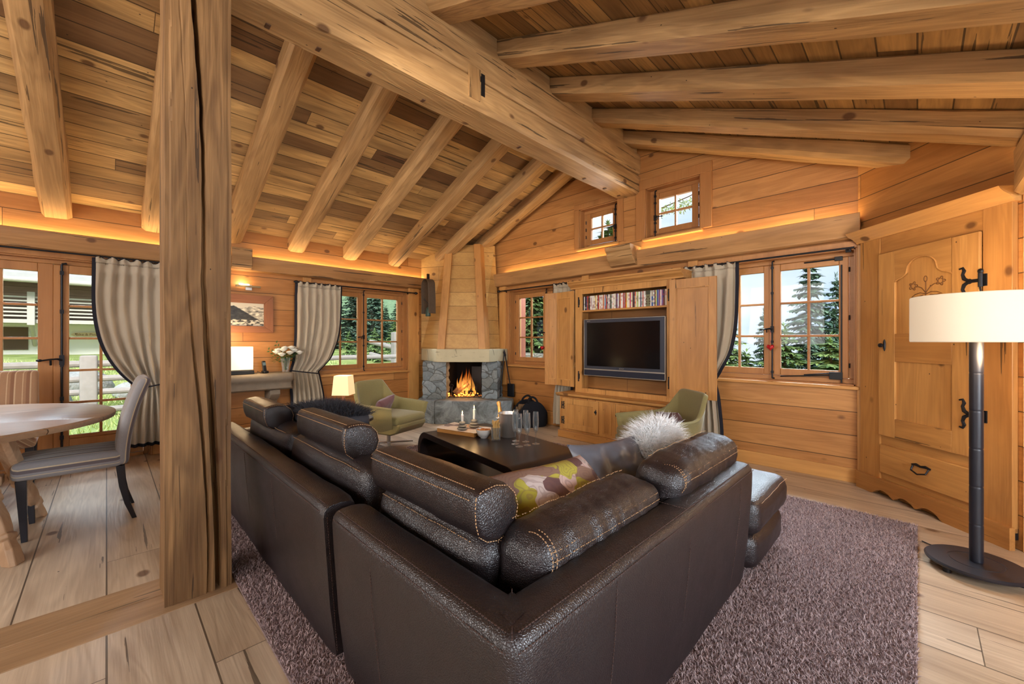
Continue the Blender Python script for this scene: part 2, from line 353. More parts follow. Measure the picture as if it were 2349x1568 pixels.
# ridge cap board row beside the beam keeps the gap closed
# walls with openings: a rectangle list subtracted by splitting into cells
def wall_cells(u0, u1, z0, z1, holes, top=None):
    us = sorted({u0, u1, *[h[0] for h in holes], *[h[1] for h in holes]}); zs = sorted({z0, z1, *[h[2] for h in holes], *[h[3] for h in holes]})
    us = [q for q in us if u0 <= q <= u1]; zs = [q for q in zs if z0 <= q <= z1]; out = []
    for i in range(len(us) - 1):
        for j in range(len(zs) - 1):
            cu, cz = (us[i] + us[i + 1]) / 2, (zs[j] + zs[j + 1]) / 2
            if not any(h[0] < cu < h[1] and h[2] < cz < h[3] for h in holes): out.append((us[i], us[i + 1], zs[j], zs[j + 1]))
    return out
TH = 0.24
# left wall: patio door y -1.12..0.35, window y 2.15..3.65
HL = [(-1.12, 0.35, 0.0, 2.14), (2.15, 3.65, 0.80, 2.12)]
mb = MB()
for a, b, c, d in wall_cells(YB, YG + TH, 0, 2.74, HL): mb.box(XL - TH, XL, a, b, c, d)
struct(mb.build('wall_left', 'wall_y', smooth=False))
# gable wall
HG = [(-4.90, -3.42, 0.90, 2.14), (-1.76, -0.40, 0.885, 2.15), (-3.46, -2.84, 2.62, 3.19), (-2.44, -1.77, 2.59, 3.22)]
mb = MB(); x1 = -0.30
for a, b, c, d in wall_cells(XL - TH, x1, 0, 2.50, HG): mb.box(a, b, YG, YG + TH, c, d)
for a, b, c, d in wall_cells(XL - TH, x1, 2.50, 3.30, [(h[0], h[1], max(h[2], 2.5), h[3]) for h in HG[2:]]):
    # clip upper part by the roof line
    n = max(1, int((b - a) / 0.3))
    for k in range(n):
        p, q = a + (b - a) * k / n, a + (b - a) * (k + 1) / n
        tp, tq = min(d, zc(max(p, XL)) + 0.02), min(d, zc(q) + 0.02)
        if max(tp, tq) > c + 0.01: mb.prism([(p, c), (q, c), (q, max(tq, c + 0.005)), (p, max(tp, c + 0.005))], 1, YG, YG + TH)
for k in range(24):
    p, q = -4.6 + (x1 + 4.6) * k / 24, -4.6 + (x1 + 4.6) * (k + 1) / 24
    if min(zc(p), zc(q)) > 3.30: mb.prism([(p, 3.30), (q, 3.30), (q, zc(q) + 0.02), (p, zc(p) + 0.02)], 1, YG, YG + TH)
struct(mb.build('wall_gable', 'wall_x', smooth=False))
# diagonal corner wall (local frame: x along the wall away from camera side, z up)
def diag(name, mat, boxes, bevel=0.0, parent=None, **kw):
    """boxes in (D0,D1, lat0,lat1, z0,z1)"""
    m = MB()
    for d0, d1, l0, l1, z0, z1 in boxes: m.box(d0, d1, l0, l1, z0, z1)
    return diag_mb(m, name, mat, bevel, parent, **kw)
MD = Matrix(((-q2, q2, 0, 0), (q2, q2, 0, 0), (0, 0, 1, 0), (0, 0, 0, 1)))   # (D, lat, z) -> world
def diag_mb(m, name, mat, bevel=0.0, parent=None, **kw):
    o = m.build(name, mat, None, bevel=bevel, **kw)
    if parent is not None: o.parent = parent
    else: o.matrix_world = MD
    return o
def dloc(D, lat, z): return V((-q2 * D + q2 * lat, q2 * D + q2 * lat, z))
m = MB(); NN = 8
for k in range(NN):
    d0, d1 = 2.50 + 1.19 * k / NN, 2.50 + 1.19 * (k + 1) / NN
    za, zc_ = [zc(-q2 * d + q2 * LATW) + 0.02 for d in (d0, d1)]
    m.prism([(d0, 0), (d1, 0), (d1, zc_), (d0, za)], 1, LATW, LATW + 0.2)
struct(diag_mb(m, 'wall_corner', 'wall_x', smooth=False))
# wall to the right of the corner, running on in +x, and the unseen rest of the shell
xs = q2 * (LATW - 2.50)
mb = MB()
for k in range(6):
    p, q = xs + (XR - xs) * k / 6, xs + (XR - xs) * (k + 1) / 6
    mb.prism([(p, 0), (q, 0), (q, zc(q) + 0.02), (p, zc(p) + 0.02)], 1, YR, YR + 0.2)
struct(mb.build('wall_alcove', 'wall_x', smooth=False))
struct(MB().box(XR, XR + 0.2, YB, YR + 0.2, 0, zc(XR) + 0.02).build('wall_right', 'wall_y', smooth=False))
mb = MB()
for k in range(18):
    p, q = XL - TH + (XR + 0.2 - XL + TH) * k / 18, XL - TH + (XR + 0.2 - XL + TH) * (k + 1) / 18
    mb.prism([(p, 0), (q, 0), (q, zc(q)), (p, zc(p))], 1, YB - 0.2, YB)
struct(mb.build('wall_rear', 'wall_x', smooth=False))
# ---- cornices with cove
def cornice_profile(front, back, z0, z1):
    """(d, z) with d from wall; closed polygon"""
    return [(back, z0), (front * 0.62, z0), (front * 0.80, z0 + 0.012), (front * 0.82, z0 + 0.03), (front * 0.90, z0 + 0.045), (front * 0.93, z0 + 0.10),
            (front, z0 + 0.115), (front, z1), (front - 0.022, z1), (front - 0.022, z1 - 0.05), (back, z1 - 0.05)]
pr = [(XL + d, z) for d, z in cornice_profile(0.13, 0.0, 2.20, 2.385)]
struct(MB().prism(pr, 1, YB, 4.3).build('trim_1', 'corn_y', bevel=0.004))
pr = [(YG - d, z) for d, z in cornice_profile(0.13, 0.0, 2.225, 2.44)]
struct(MB().prism(pr, 0, -5.25, -0.36).build('trim_2', 'corn_x', bevel=0.004))
# seam shadow gap lines on cornice are part of its shape; long board on the left wall between cornice and roof is the wall itself
# vertical trim boards
def vtrim(n, o): struct(o); o.name = 'trim_%d' % n
y0, y1 = PL(697, 0, XL).y, PL(711, 0, XL).y
vtrim(4, MB().box(XL, XL + 0.035, y0 - 0.02, y1 + 0.01, 0, 2.21).build('trim', 'pine_z', bevel=0.004))
vtrim(5, MB().box(XL, XL + 0.045, 3.66, 3.86, 0, 2.21).build('trim', 'pine_z', bevel=0.004))
vtrim(6, MB().box(-5.12, -4.97, YG - 0.045, YG, 0.55, 2.23).build('trim', 'pine_z', bevel=0.004))
vtrim(7, MB().box(-3.40, -3.28, YG - 0.04, YG, 0, 2.23).build('trim', 'pine_z', bevel=0.004))
vtrim(8, MB().box(-1.90, -1.79, YG - 0.04, YG, 0, 2.23).build('trim', 'pine_z', bevel=0.004))
vtrim(9, MB().box(-0.385, -0.30, YG - 0.05, YG, 0, 2.23).build('trim', 'pine_z', bevel=0.004))
vtrim(10, MB().box(XL, XL + 0.03, 0.37, 0.52, 0, 2.20).build('trim', 'pine_z', bevel=0.004))
# baseboards
o = MB().box(-1.97, -0.385, YG - 0.022, YG, 0, 0.13).build('baseboard_gable', 'pine_x', bevel=0.003); struct(o)
o = MB().box(XL, XL + 0.022, 0.54, 4.2, 0, 0.13).build('baseboard_left', 'pine_y', bevel=0.003); struct(o)

# ------------------------------------------------------------------ windows
def window(n, wallax, u0, u1, z0, z1, cols, rows, leaves, depth=0.10, casing=0.07, sill=True, handle=True, hinge_right=False):
    """wallax 'g' (gable: u=x) or 'l' (left: u=y). Built in local coords: X along the wall, Y outward, Z up, then placed."""
    root = empty('window_%d' % n, kind='structure')
    if wallax == 'g': root.location = (0, YG, 0)
    else: root.location = (XL, 0, 0); root.rotation_euler = (0, 0, R(90))
    # local X = wall direction; for the left wall rz=90 turns local X to +y and local Y to -x (outward)
    w = 'win_'
    fr = MB(); f = 0.055
    fr.box(u0, u1, depth, depth + 0.07, z0, z0 + f).box(u0, u1, depth, depth + 0.07, z1 - f, z1).box(u0, u0 + f, depth, depth + 0.07, z0 + f, z1 - f).box(u1 - f, u1, depth, depth + 0.07, z0 + f, z1 - f)
    fr.build('window_frame', w + 'x', root, bevel=0.004)
    # reveal lining
    rv = MB(); t = 0.012
    rv.box(u0, u0 + t, 0.0, depth, z0, z1).box(u1 - t, u1, 0, depth, z0, z1).box(u0, u1, 0, depth, z1 - t, z1).box(u0, u1, 0, depth, z0, z0 + t)
    rv.build('reveal', w + 'z', root)
    # casing boards on the room side
    cs = MB(); c = casing
    cs.box(u0 - c, u0, -0.022, 0, z0 - (0 if sill else c), z1).box(u1, u1 + c, -0.022, 0, z0 - (0 if sill else c), z1).box(u0 - c, u1 + c, -0.026, 0, z1, z1 + c * 0.9)
    cs.build('casing', w + 'z', root, bevel=0.004)
    if sill:
        MB().box(u0 - 0.03, u1 + 0.03, -0.06, depth, z0 - 0.032, z0).build('window_sill', 'pine_x', root, bevel=0.008, seg=3)
    U0, U1 = u0 + f, u1 - f; lw = (U1 - U0) / leaves
    for k in range(leaves):
        a, b = U0 + lw * k + 0.003, U0 + lw * (k + 1) - 0.003; s = 0.072 if leaves == 2 else 0.075; ya, yb = depth - 0.012, depth + 0.04
        Z0, Z1 = z0 + f + 0.003, z1 - f - 0.003
        ca = MB().box(a, a + s, ya, yb, Z0, Z1).box(b - s, b, ya, yb, Z0, Z1).box(a + s, b - s, ya, yb, Z0, Z0 + s * 0.95).box(a + s, b - s, ya, yb, Z1 - s * 0.95, Z1)
        cas = ca.build('casement', w + 'z', root, bevel=0.006)
        ga, gb, gz0, gz1 = a + s, b - s, Z0 + s * 0.95, Z1 - s * 0.95; mu = MB()
        for i in range(1, cols): x = ga + (gb - ga) * i / cols; mu.box(x - 0.011, x + 0.011, ya + 0.008, yb - 0.01, gz0, gz1)
        for j in range(1, rows): z = gz0 + (gz1 - gz0) * j / rows; mu.box(ga, gb, ya + 0.006, yb - 0.008, z - 0.011, z + 0.011)
        mu.build('muntin', w + 'z', cas, bevel=0.003)
        MB().box(ga, gb, depth + 0.018, depth + 0.022, gz0, gz1).build('glass_pane', 'glass', cas, smooth=False)
    if handle:
        hx = (U0 + U1) / 2 if leaves == 2 else (U0 + 0.03 if hinge_right else U1 - 0.03)
        ya = depth - 0.012
        if leaves == 2: MB().box(hx - 0.022, hx + 0.022, ya - 0.014, ya, z0 + f + 0.01, z1 - f - 0.01).build('cover_strip', w + 'z', root, bevel=0.005)
        yb = ya - (0.022 if leaves == 2 else 0.012); hx2 = hx + (0.008 if leaves == 2 else 0)
        mbh = MB().tube([(hx2, yb, z0 + f * 0.5), (hx2, yb, z1 - f * 0.5)], 0.0075, 8)
        for zz in (z0 + 0.09, z0 + (z1 - z0) * 0.32, z0 + (z1 - z0) * 0.72, z1 - 0.09): mbh.box(hx2 - 0.012, hx2 + 0.012, yb - 0.010, yb + 0.012, zz - 0.012, zz + 0.012)
        mbh.tube([(hx2, yb, z1 - f * 0.5), (hx2 + 0.02, yb - 0.004, z1 - f * 0.4)], 0.008, 8).tube([(hx2, yb, z0 + f * 0.5), (hx2 + 0.02, yb - 0.004, z0 + f * 0.45)], 0.008, 8)
        rod = mbh.build('bolt_rod', 'iron', root)
        zz = z0 + (z1 - z0) * 0.42; sg = -1 if leaves == 2 or not hinge_right else 1; h = MB()
        h.tube([(hx2, yb - 0.01, zz), (hx2 + sg * 0.02, yb - 0.028, zz + 0.01), (hx2 + sg * 0.05, yb - 0.032, zz + 0.006), (hx2 + sg * 0.08, yb - 0.03, zz)], [0.012, 0.008, 0.007, 0.007], 8)
        h.sphere((hx2 + sg * 0.095, yb - 0.03, zz), (0.018, 0.011, 0.011), 10, 6)
        h.tube([(hx2 + sg * 0.045, yb - 0.03, zz), (hx2 + sg * 0.045, yb - 0.02, zz - 0.03)], 0.006, 6).box(hx2 - 0.014, hx2 + 0.014, yb - 0.014, yb + 0.01, zz - 0.03, zz + 0.035)
        h.build('handle', 'iron', rod)
        hb = MB()
        for zz in (z0 + 0.18, (z0 + z1) / 2, z1 - 0.18):
            for ux in ([U0 - 0.004, U1 + 0.004] if leaves == 2 else [U0 - 0.004 if not hinge_right else U1 + 0.004]): hb.tube([(ux, ya - 0.004, zz - 0.022), (ux, ya - 0.004, zz + 0.022)], 0.006, 8)
        hb.build('hinge', 'iron', root)
    return root
w1 = window(1, 'l', 2.15, 3.65, 0.80, 2.12, 2, 3, 2)
w2 = window(2, 'g', -4.90, -3.42, 0.90, 2.14, 2, 3, 2)
w3 = window(3, 'g', -1.76, -0.40, 0.885, 2.15, 2, 3, 2)
w4 = window(4, 'g', -3.46, -2.84, 2.62, 3.19, 2, 2, 1, casing=0.085)
w5 = window(5, 'g', -2.44, -1.77, 2.59, 3.22, 2, 2, 1, casing=0.13, hinge_right=True)
# tilt stay ironwork of the right window
m = MB(); yb = 0.085
m.box(-0.515, -0.503, yb - 0.012, yb, 0.90, 2.02).box(-0.60, -0.50, yb - 0.03, yb - 0.006, 0.93, 1.0).tube([(-0.60, yb - 0.02, 0.965), (-1.0, yb - 0.02, 0.935)], 0.007, 6).tube([(-0.55, yb - 0.02, 0.99), (-0.80, yb - 0.02, 0.96)], 0.007, 6)
m.box(-0.56, -0.50, yb - 0.02, yb, 2.06, 2.10).tube([(-0.50, yb - 0.01, 2.08), (-0.80, yb - 0.01, 2.075)], 0.008, 6)
m.build('tilt_stay', 'black', w3, bevel=0.002)
# patio door (double leaf)
dr = empty('door_1', (XL, 0, 0), R(90), kind='structure')
y0, y1, zt = -1.12, 0.35, 2.14; dp = 0.09
MB().box(y0, y0 + 0.05, dp, dp + 0.08, 0, zt).box(y1 - 0.05, y1, dp, dp + 0.08, 0, zt).box(y0 + 0.05, y1 - 0.05, dp, dp + 0.08, zt - 0.05, zt).box(y0 + 0.05, y1 - 0.05, dp - 0.02, dp + 0.08, 0, 0.035).build('door_frame', 'win_z', dr, bevel=0.004)
MB().box(y0, y0 + 0.012, 0, dp, 0, zt).box(y1 - 0.012, y1, 0, dp, 0, zt).box(y0, y1, 0, dp, zt - 0.012, zt).build('reveal', 'win_z', dr)
MB().box(y0 - 0.08, y0, -0.022, 0, 0, zt).box(y1, y1 + 0.08, -0.022, 0, 0, zt).box(y0 - 0.08, y1 + 0.08, -0.03, 0, zt, zt + 0.06).build('casing', 'win_z', dr, bevel=0.004)
U0, U1 = y0 + 0.05, y1 - 0.05; mid = (U0 + U1) / 2; s = 0.105
for a, b in ((U0 + 0.003, mid - 0.002), (mid + 0.002, U1 - 0.003)):
    leaf = MB().box(a, a + s, dp - 0.012, dp + 0.045, 0.04, zt - 0.053).box(b - s, b, dp - 0.012, dp + 0.045, 0.04, zt - 0.053).box(a + s, b - s, dp - 0.012, dp + 0.045, zt - 0.053 - 0.085, zt - 0.053).box(a + s, b - s, dp - 0.012, dp + 0.045, 0.04, 0.27).build('door_leaf', 'win_z', dr, bevel=0.005)
    MB().box(a + s, b - s, dp - 0.006, dp + 0.02, 0.27, 0.31).build('bottom_rail_bead', 'win_x', leaf, bevel=0.006)
    mu = MB(); gz0, gz1 = 0.31, zt - 0.138; xm = (a + b) / 2
    mu.box(xm - 0.012, xm + 0.012, dp, dp + 0.035, gz0, gz1)
    for j in range(1, 5): z = gz0 + (gz1 - gz0) * j / 5; mu.box(a + s, b - s, dp - 0.002, dp + 0.035, z - 0.012, z + 0.012)
    mu.build('muntin', 'win_z', leaf, bevel=0.003)
    MB().box(a + s, b - s, dp + 0.018, dp + 0.022, 0.30, zt - 0.13).build('glass_pane', 'glass', leaf, smooth=False)
MB().box(mid - 0.002, mid + 0.05, dp - 0.028, dp - 0.012, 0.05, zt - 0.06).build('cover_strip', 'win_z', dr, bevel=0.005)
hx, yb = mid + 0.058, dp - 0.034
m = MB().tube([(hx, yb, 0.06), (hx, yb, zt - 0.05)], 0.009, 8).tube([(hx, yb, zt - 0.05), (hx + 0.035, yb - 0.004, zt - 0.04)], 0.010, 8)
for zz in (0.3, 0.7, 1.05, 1.6, 2.0): m.box(hx - 0.014, hx + 0.014, yb - 0.012, yb + 0.014, zz - 0.02, zz + 0.02)
rod = m.build('bolt_rod', 'iron', dr); zz = 1.10
m = MB().tube([(hx, yb - 0.01, zz), (hx - 0.03, yb - 0.03, zz + 0.012), (hx - 0.075, yb - 0.035, zz + 0.01), (hx - 0.13, yb - 0.035, zz)], [0.014, 0.009, 0.008, 0.008], 8)
m.sphere((hx - 0.15, yb - 0.035, zz), (0.024, 0.014, 0.014), 10, 6).tube([(hx - 0.075, yb - 0.034, zz), (hx - 0.075, yb - 0.02, zz - 0.05)], 0.009, 8).box(hx - 0.018, hx + 0.018, yb - 0.02, yb + 0.012, zz - 0.05, zz + 0.05)
m.build('handle', 'iron', rod)

# ------------------------------------------------------------------ timber frame: ridge beam, post, rafters
def hewn(length, w, h, seed, rough=0.006, n=24, ch=0.022, crown=0.0):
    """rough squared timber along local X from 0 to length, centred in y, z from 0 to h"""
    m = MB(); rings = []; m0 = 6
    for i in range(n + 1):
        x = length * i / n; pts = []
        base = [(-w / 2 + ch, 0), (0, -crown), (w / 2 - ch, 0), (w / 2, ch), (w / 2, h / 2), (w / 2, h - ch), (w / 2 - ch, h), (0, h), (-w / 2 + ch, h), (-w / 2, h - ch), (-w / 2, h / 2), (-w / 2, ch)]
        for k, (a, b) in enumerate(base):
            q = noise.noise_vector(V((x * 2.3 + seed * 11.7, k * 3.1, seed)))
            pts.append((x, a + q.x * rough * 1.6, b + q.y * rough * 1.6))
        rings.append(pts)
    return m.loft(rings)
rb = empty('ridge_beam', (0, 0, 0), 0, 'huge old ridge beam running from the foreground to the far gable, two stacked timbers', 'beam')
lo = hewn(YG - YB, 0.32, 0.25, 1, 0.006, 60, 0.03).build('lower_timber', 'beam', rb, ang=24); lo.location = (-2.68, YB, 3.185); lo.rotation_euler = (0, 0, R(90))
up = hewn(YG - YB, 0.325, 0.255, 2, 0.005, 60, 0.02).build('upper_timber', 'beam', rb, ang=24); up.location = (-2.68, YB, 3.437); up.rotation_euler = (0, 0, R(90))
pegm = flat('dark_peg_wood', rgb(88, 58, 36), 0.7)
for px, py in ((614, 57), (730, 110), (846, 168), (970, 228), (1190, 336), (1340, 408), (1387, 431), (1419, 447)):
    # square pegs on the under edge
    q = PD(px, py, 1.0); d = q - V((0, 0, H)); t = (3.19 - H) / d.z; p = V((0, 0, H)) + d * t
    b = MB().box(-0.022, 0.022, -0.014, 0.014, -0.008, 0.05).build('peg', pegm, rb, bevel=0.003); b.location = (max(-2.82, min(-2.55, p.x)), p.y, 3.186)
m = MB().box(-2.522, -2.514, 2.16, 2.20, 3.30, 3.48).build('tenon_slot', 'black', rb)
m = MB().box(-2.524, -2.512, 2.03, 2.15, 3.24, 3.50).build('patch_board', 'old_z', rb, bevel=0.003)
# post with deep drying cracks
def post():
    w = 0.27; n = 90; rings = []; ys = [i / 16 for i in range(17)]
    root = empty('timber_post', (-2.715, 0.335, 0), 0, 'thick weathered wooden post with deep vertical cracks, standing on the floor beside the sofa', 'post')
    m = MB(); hh = 3.19
    for i in range(n + 1):
        z = hh * i / n; pts = []
        crack = 0.075 - 0.10 * (z / hh) + 0.010 * sin(z * 3.3) + 0.004 * noise.noise(V((0, 0, z * 9)))
        cr2 = crack - 0.055 + 0.014 * sin(z * 1.7 + 1)
        dep = 0.085 * (0.75 + 0.4 * sin(z * 2.5 + 0.5)); wd = 0.0115 + 0.004 * sin(z * 2.2)
        per = []
        L_ = [-w / 2 + (cr2 - wd - (-w / 2)) * t / 10 for t in range(11)] + [cr2 - wd * 0.5, cr2, cr2 + wd * 0.5] + [cr2 + wd + (crack - wd * 1.15 - cr2 - wd) * t / 5 for t in range(6)] + [crack - wd * 0.9, crack - wd * 0.4, crack, crack + wd * 0.4, crack + wd * 0.9] + [crack + wd * 1.15 + (w / 2 - crack - wd * 1.15) * t / 10 for t in range(11)]
        for b_ in L_: per.append((w / 2, b_))
        for t in range(1, 12): per.append((w / 2 - w * t / 12, w / 2))
        for t in range(12): per.append((-w / 2, w / 2 - w * t / 12))
        for t in range(12): per.append((-w / 2 + w * t / 12, -w / 2))
        for k, (a, b) in enumerate(per):
            q = noise.noise_vector(V((a * 9, b * 9, z * 1.6))); q2_ = noise.noise(V((a * 60, b * 60, z * 2)))
            x, y = a + q.x * 0.006, b + q.y * 0.006
            if a == w / 2:
                x += q2_ * 0.0025
                for cc, dd, ww in ((crack, dep, wd), (cr2, dep * 0.35 * max(0.1, sin(z * 1.3 + 0.4)), wd * 0.45)):
                    e = abs(b - cc)
                    if e < ww: x -= dd * (1 - (e / ww) ** 2)
            r = max(abs(a), abs(b))
            if abs(a) > w / 2 - 0.001 and abs(b) > w / 2 - 0.02: x -= 0.006 * (1 if a > 0 else -1)
            pts.append((x, y, z))
        rings.append(pts)
    m.loft(rings); m.build('post_timber', 'post', root, ang=16)
post()
# rafters
def rafter(y, x_lo, x_hi, side, seed, label, group, w=0.215, h=0.20):
    dx = x_hi - x_lo; L = sqrt(dx * dx + (0.41 * dx) ** 2)
    root = hewn(L, w, h, seed, 0.006, 18, 0.035, 0.004).build('rafter', 'beam', None, ang=24)
    if side == 'l':
        root.location = (x_lo, y, zb(x_lo)); root.rotation_euler = (0, -math.atan(0.41), 0)
    else:
        root.location = (x_lo, y, 3.887 - 0.41 * (x_lo + 2.916)); root.rotation_euler = (0, math.atan(0.41), 0)
    tag(root, label, 'rafter', group); return root
ys = [-1.12, -0.36, 0.385, 1.13, 1.89, 2.66, 3.41, 4.16, 4.67]
names = ['', 'ending above the patio door', 'half hidden behind the thick post', 'first one right of the thick post', 'ending above the tied curtain', 'ending above the middle of the left window', 'ending over the right edge of the left window', 'ending beside the fireplace hood', 'lying against the gable wall']
for i, y in enumerate(ys):
    if i == 0: continue
    rafter(y, XL + 0.01, -2.83, 'l', 20 + i, 'left slope rafter, ' + names[i], 'rafters of the left roof slope')
# right slope rafters: place by their lower visible edges
yr = []
for (px, py) in ((1174.7, 157.7), (1306, 234), (1429, 297), (1456, 342)):
    pass
for i, (y, x1_, lb) in enumerate([(1.79, XR, 'nearest, at the top edge of the picture'), (2.50, XR, 'second from the top, thickest in view'), (3.21, XR, 'third from the top'), (3.94, XR, 'fourth, passing above the corner cupboard'), (4.62, 0.10, 'lowest and shortest, by the gable')]):
    rafter(y, -2.66, x1_, 'r', 40 + i, 'right slope rafter, ' + lb, 'rafters of the right roof slope', w=0.25, h=0.165)
# blocking boards over the ridge beam between rafters
mb = MB().box(-2.64, -2.56, YB, YG - 0.01, 3.69, 3.93); struct(mb.build('trim_11', 'old_y'))
mb = MB().box(-2.80, -2.72, YB, YG - 0.01, 3.69, 4.04); struct(mb.build('trim_12', 'old_y'))
# purlin end at far right, above the cupboard
pu = empty('purlin_beam', (0.55, 1.4, 2.19), R(90), 'old timber with a carved end at the top right, above the corner cupboard', 'beam')
m = hewn(2.55, 0.26, 0.30, 77, 0.006, 16, 0.03); m.build('timber', 'beam', pu, ang=24)
# corbel on the gable cornice
m = MB().prism([(4.86, 2.26), (4.72, 2.26), (4.68, 2.275), (4.66, 2.31), (4.63, 2.33), (4.60, 2.37), (4.585, 2.43), (4.56, 2.445), (4.55, 2.50), (4.86, 2.50)], 0, -2.86, -2.50)
o = m.build('corbel', 'old_x', bevel=0.006); tag(o, 'carved wooden corbel sitting on the gable cornice between the two small windows', 'corbel')
m = MB().box(XL, XL + 0.19, 1.10, 1.32, 2.22, 2.47).build('timber_block', 'old_y', bevel=0.006); tag(m, 'square timber end on the left cornice just right of the thick post', 'beam end')
# ================================================================== FURNITURE HELPERS
def W2L(root):
    return (Matrix.Translation(root.location) @ Matrix.Rotation(root.rotation_euler.z, 4, 'Z')).inverted()
class SM:
    def __init__(s): s.runs = []
    def xf(s, M4):
        for r in s.runs: r.xf(M4)
        return s
    def build(s, name, mat, parent, **kw):
        for r in s.runs: r.build(name, mat, parent, **kw)
def stitch(m, pts, step=0.011, ln=0.0065, r=0.0011):
    """dashes of thread along a polyline, one seam per mesh"""
    if isinstance(m, SM): m.runs.append(MB()); stitch(m.runs[-1], pts, step, ln, r); return m
    pts = [V(p) for p in pts]; acc = 0.0
    for a, b in zip(pts, pts[1:]):
        d = b - a; L = d.length
        if L < 1e-6: continue
        d.normalize(); t = step - acc if acc else 0.0
        while t < L:
            p = a + d * t; q = a + d * min(L, t + ln); up = V((0, 0, 1)); sd = d.cross(up)
            if sd.length < 0.05: sd = d.cross(V((1, 0, 0)))
            sd = sd.normalized() * r; u = d.cross(sd).normalized() * r
            m.add([p - sd - u, p + sd - u, p + sd + u, p - sd + u, q - sd - u, q + sd - u, q + sd + u, q - sd + u],
                  [(0, 1, 2, 3), (7, 6, 5, 4), (0, 4, 5, 1), (1, 5, 6, 2), (2, 6, 7, 3), (3, 7, 4, 0)])
            t += step
        acc = (L - (t - step)) if t > 0 else acc + L
    return m
M['darkstitch'] = flat('brown_thread', rgb(84, 64, 58), 0.7)
def bend(u): return u * u * (3 - 2 * u)
# ------------------------------------------------------------------ SOFA
PROF = [(0.055, 0.035), (0.028, 0.25), (0.006, 0.52), (0.0, 0.615), (0.004, 0.640), (0.016, 0.655), (0.04, 0.662), (0.08, 0.664), (0.115, 0.660), (0.135, 0.648), (0.145, 0.62), (0.15, 0.45), (0.15, 0.035)]
def shell(path, normals, seed):
    """path: outer line points, normals: inward unit (or mitre) vectors"""
    m = MB(); rings = []
    for i, (p, nrm) in enumerate(zip(path, normals)):
        ring = []
        for k, (d, z) in enumerate(PROF):
            w = noise.noise(V((p[0] * 5 + seed, p[1] * 5, z * 4))) * 0.005 + noise.noise(V((p[0] * 1.7, p[1] * 1.7 + seed, z * 2))) * 0.006
            if i in (0, len(path) - 1): d = 0.075 + (d - 0.075) * 0.90; z2 = 0.35 + (z - 0.35) * 0.965
            else: z2 = z
            ring.append((p[0] + nrm[0] * (d + w), p[1] + nrm[1] * (d + w), z2 + (w * 0.6 if z > 0.5 else 0)))
        rings.append(ring)
    return m.loft(rings)
def line(a, b, n): return [(a[0] + (b[0] - a[0]) * i / n, a[1] + (b[1] - a[1]) * i / n) for i in range(n + 1)]
def headrest(root, x0, x1, yb, zt, tilt=0.0):
    """roll shaped headrest along x; its flat side faces -y (towards the camera)"""
    P = [(0.0, -0.005), (0.004, 0.006), (0.03, 0.016), (0.08, 0.02), (0.13, 0.008), (0.165, -0.025), (0.178, -0.07), (0.168, -0.115), (0.135, -0.145), (0.09, -0.155), (0.045, -0.145), (0.012, -0.12), (0.0, -0.08), (-0.003, -0.04)]
    c = (0.085, -0.07); rings = []; n = 30; m = MB()
    xs_ = [x0, x0 + 0.004, x0 + 0.012, x0 + 0.026] + [x0 + 0.026 + (x1 - x0 - 0.052) * i / n for i in range(1, n)] + [x1 - 0.026, x1 - 0.012, x1 - 0.004, x1]
    sc = [0.80, 0.90, 0.965, 1.0] + [1.0] * (n - 1) + [1.0, 0.965, 0.90, 0.80]
    for x, s_ in zip(xs_, sc):
        ring = []
        for a, b in P:
            a2, b2 = c[0] + (a - c[0]) * s_, c[1] + (b - c[1]) * s_
            w = noise.noise(V((x * 7, a * 12, b * 12 + yb * 9))) * 0.006 + noise.noise(V((x * 26, a * 9, b * 9))) * 0.0018
            a2 += (a2 - c[0]) * w * 8; b2 += (b2 - c[1]) * w * 8
            ct, st = cos(tilt), sin(tilt); a3 = c[0] + (a2 - c[0]) * ct - (b2 - c[1]) * st; b3 = c[1] + (a2 - c[0]) * st + (b2 - c[1]) * ct
            ring.append((x, yb + a3, zt + b3))
        rings.append(ring)
    m.loft(rings); m.xf(W2L(root)); hr = m.build('headrest', 'leather', root, ang=60)
    s = SM()
    def T(a, b):
        ct, st = cos(tilt), sin(tilt); return (yb + c[0] + (a - c[0]) * ct - (b - c[1]) * st, zt + c[1] + (a - c[0]) * st + (b - c[1]) * ct)
    for a, b in ((0.016, 0.0135), (-0.0035, -0.014)):
        y, z = T(a, b); stitch(s, [(x0 + 0.02, y, z), (x1 - 0.025, y, z + 0.0015)])
    for xe, inset in ((x1 - 0.006, 1),):
        pts = []
        for a, b in P + P[:1]:
            y, z = T(c[0] + (a - c[0]) * (0.96 if xe > x1 - 0.01 else 1.005), c[1] + (b - c[1]) * (0.96 if xe > x1 - 0.01 else 1.005)); pts.append((xe, y, z))
        stitch(s, pts)
    s.xf(W2L(root)); s.build('stitching', 'stitch', hr, smooth=False, fix=False)
    # metal/leather neck holding the headrest
    nk = MB().rbox(((x0 + x1) / 2, yb + 0.10, zt - 0.19), (x1 - x0 - 0.12, 0.035, 0.16), 0.015, 3).xf(W2L(root)); nk.build('headrest_support', 'leather', root)
    return hr
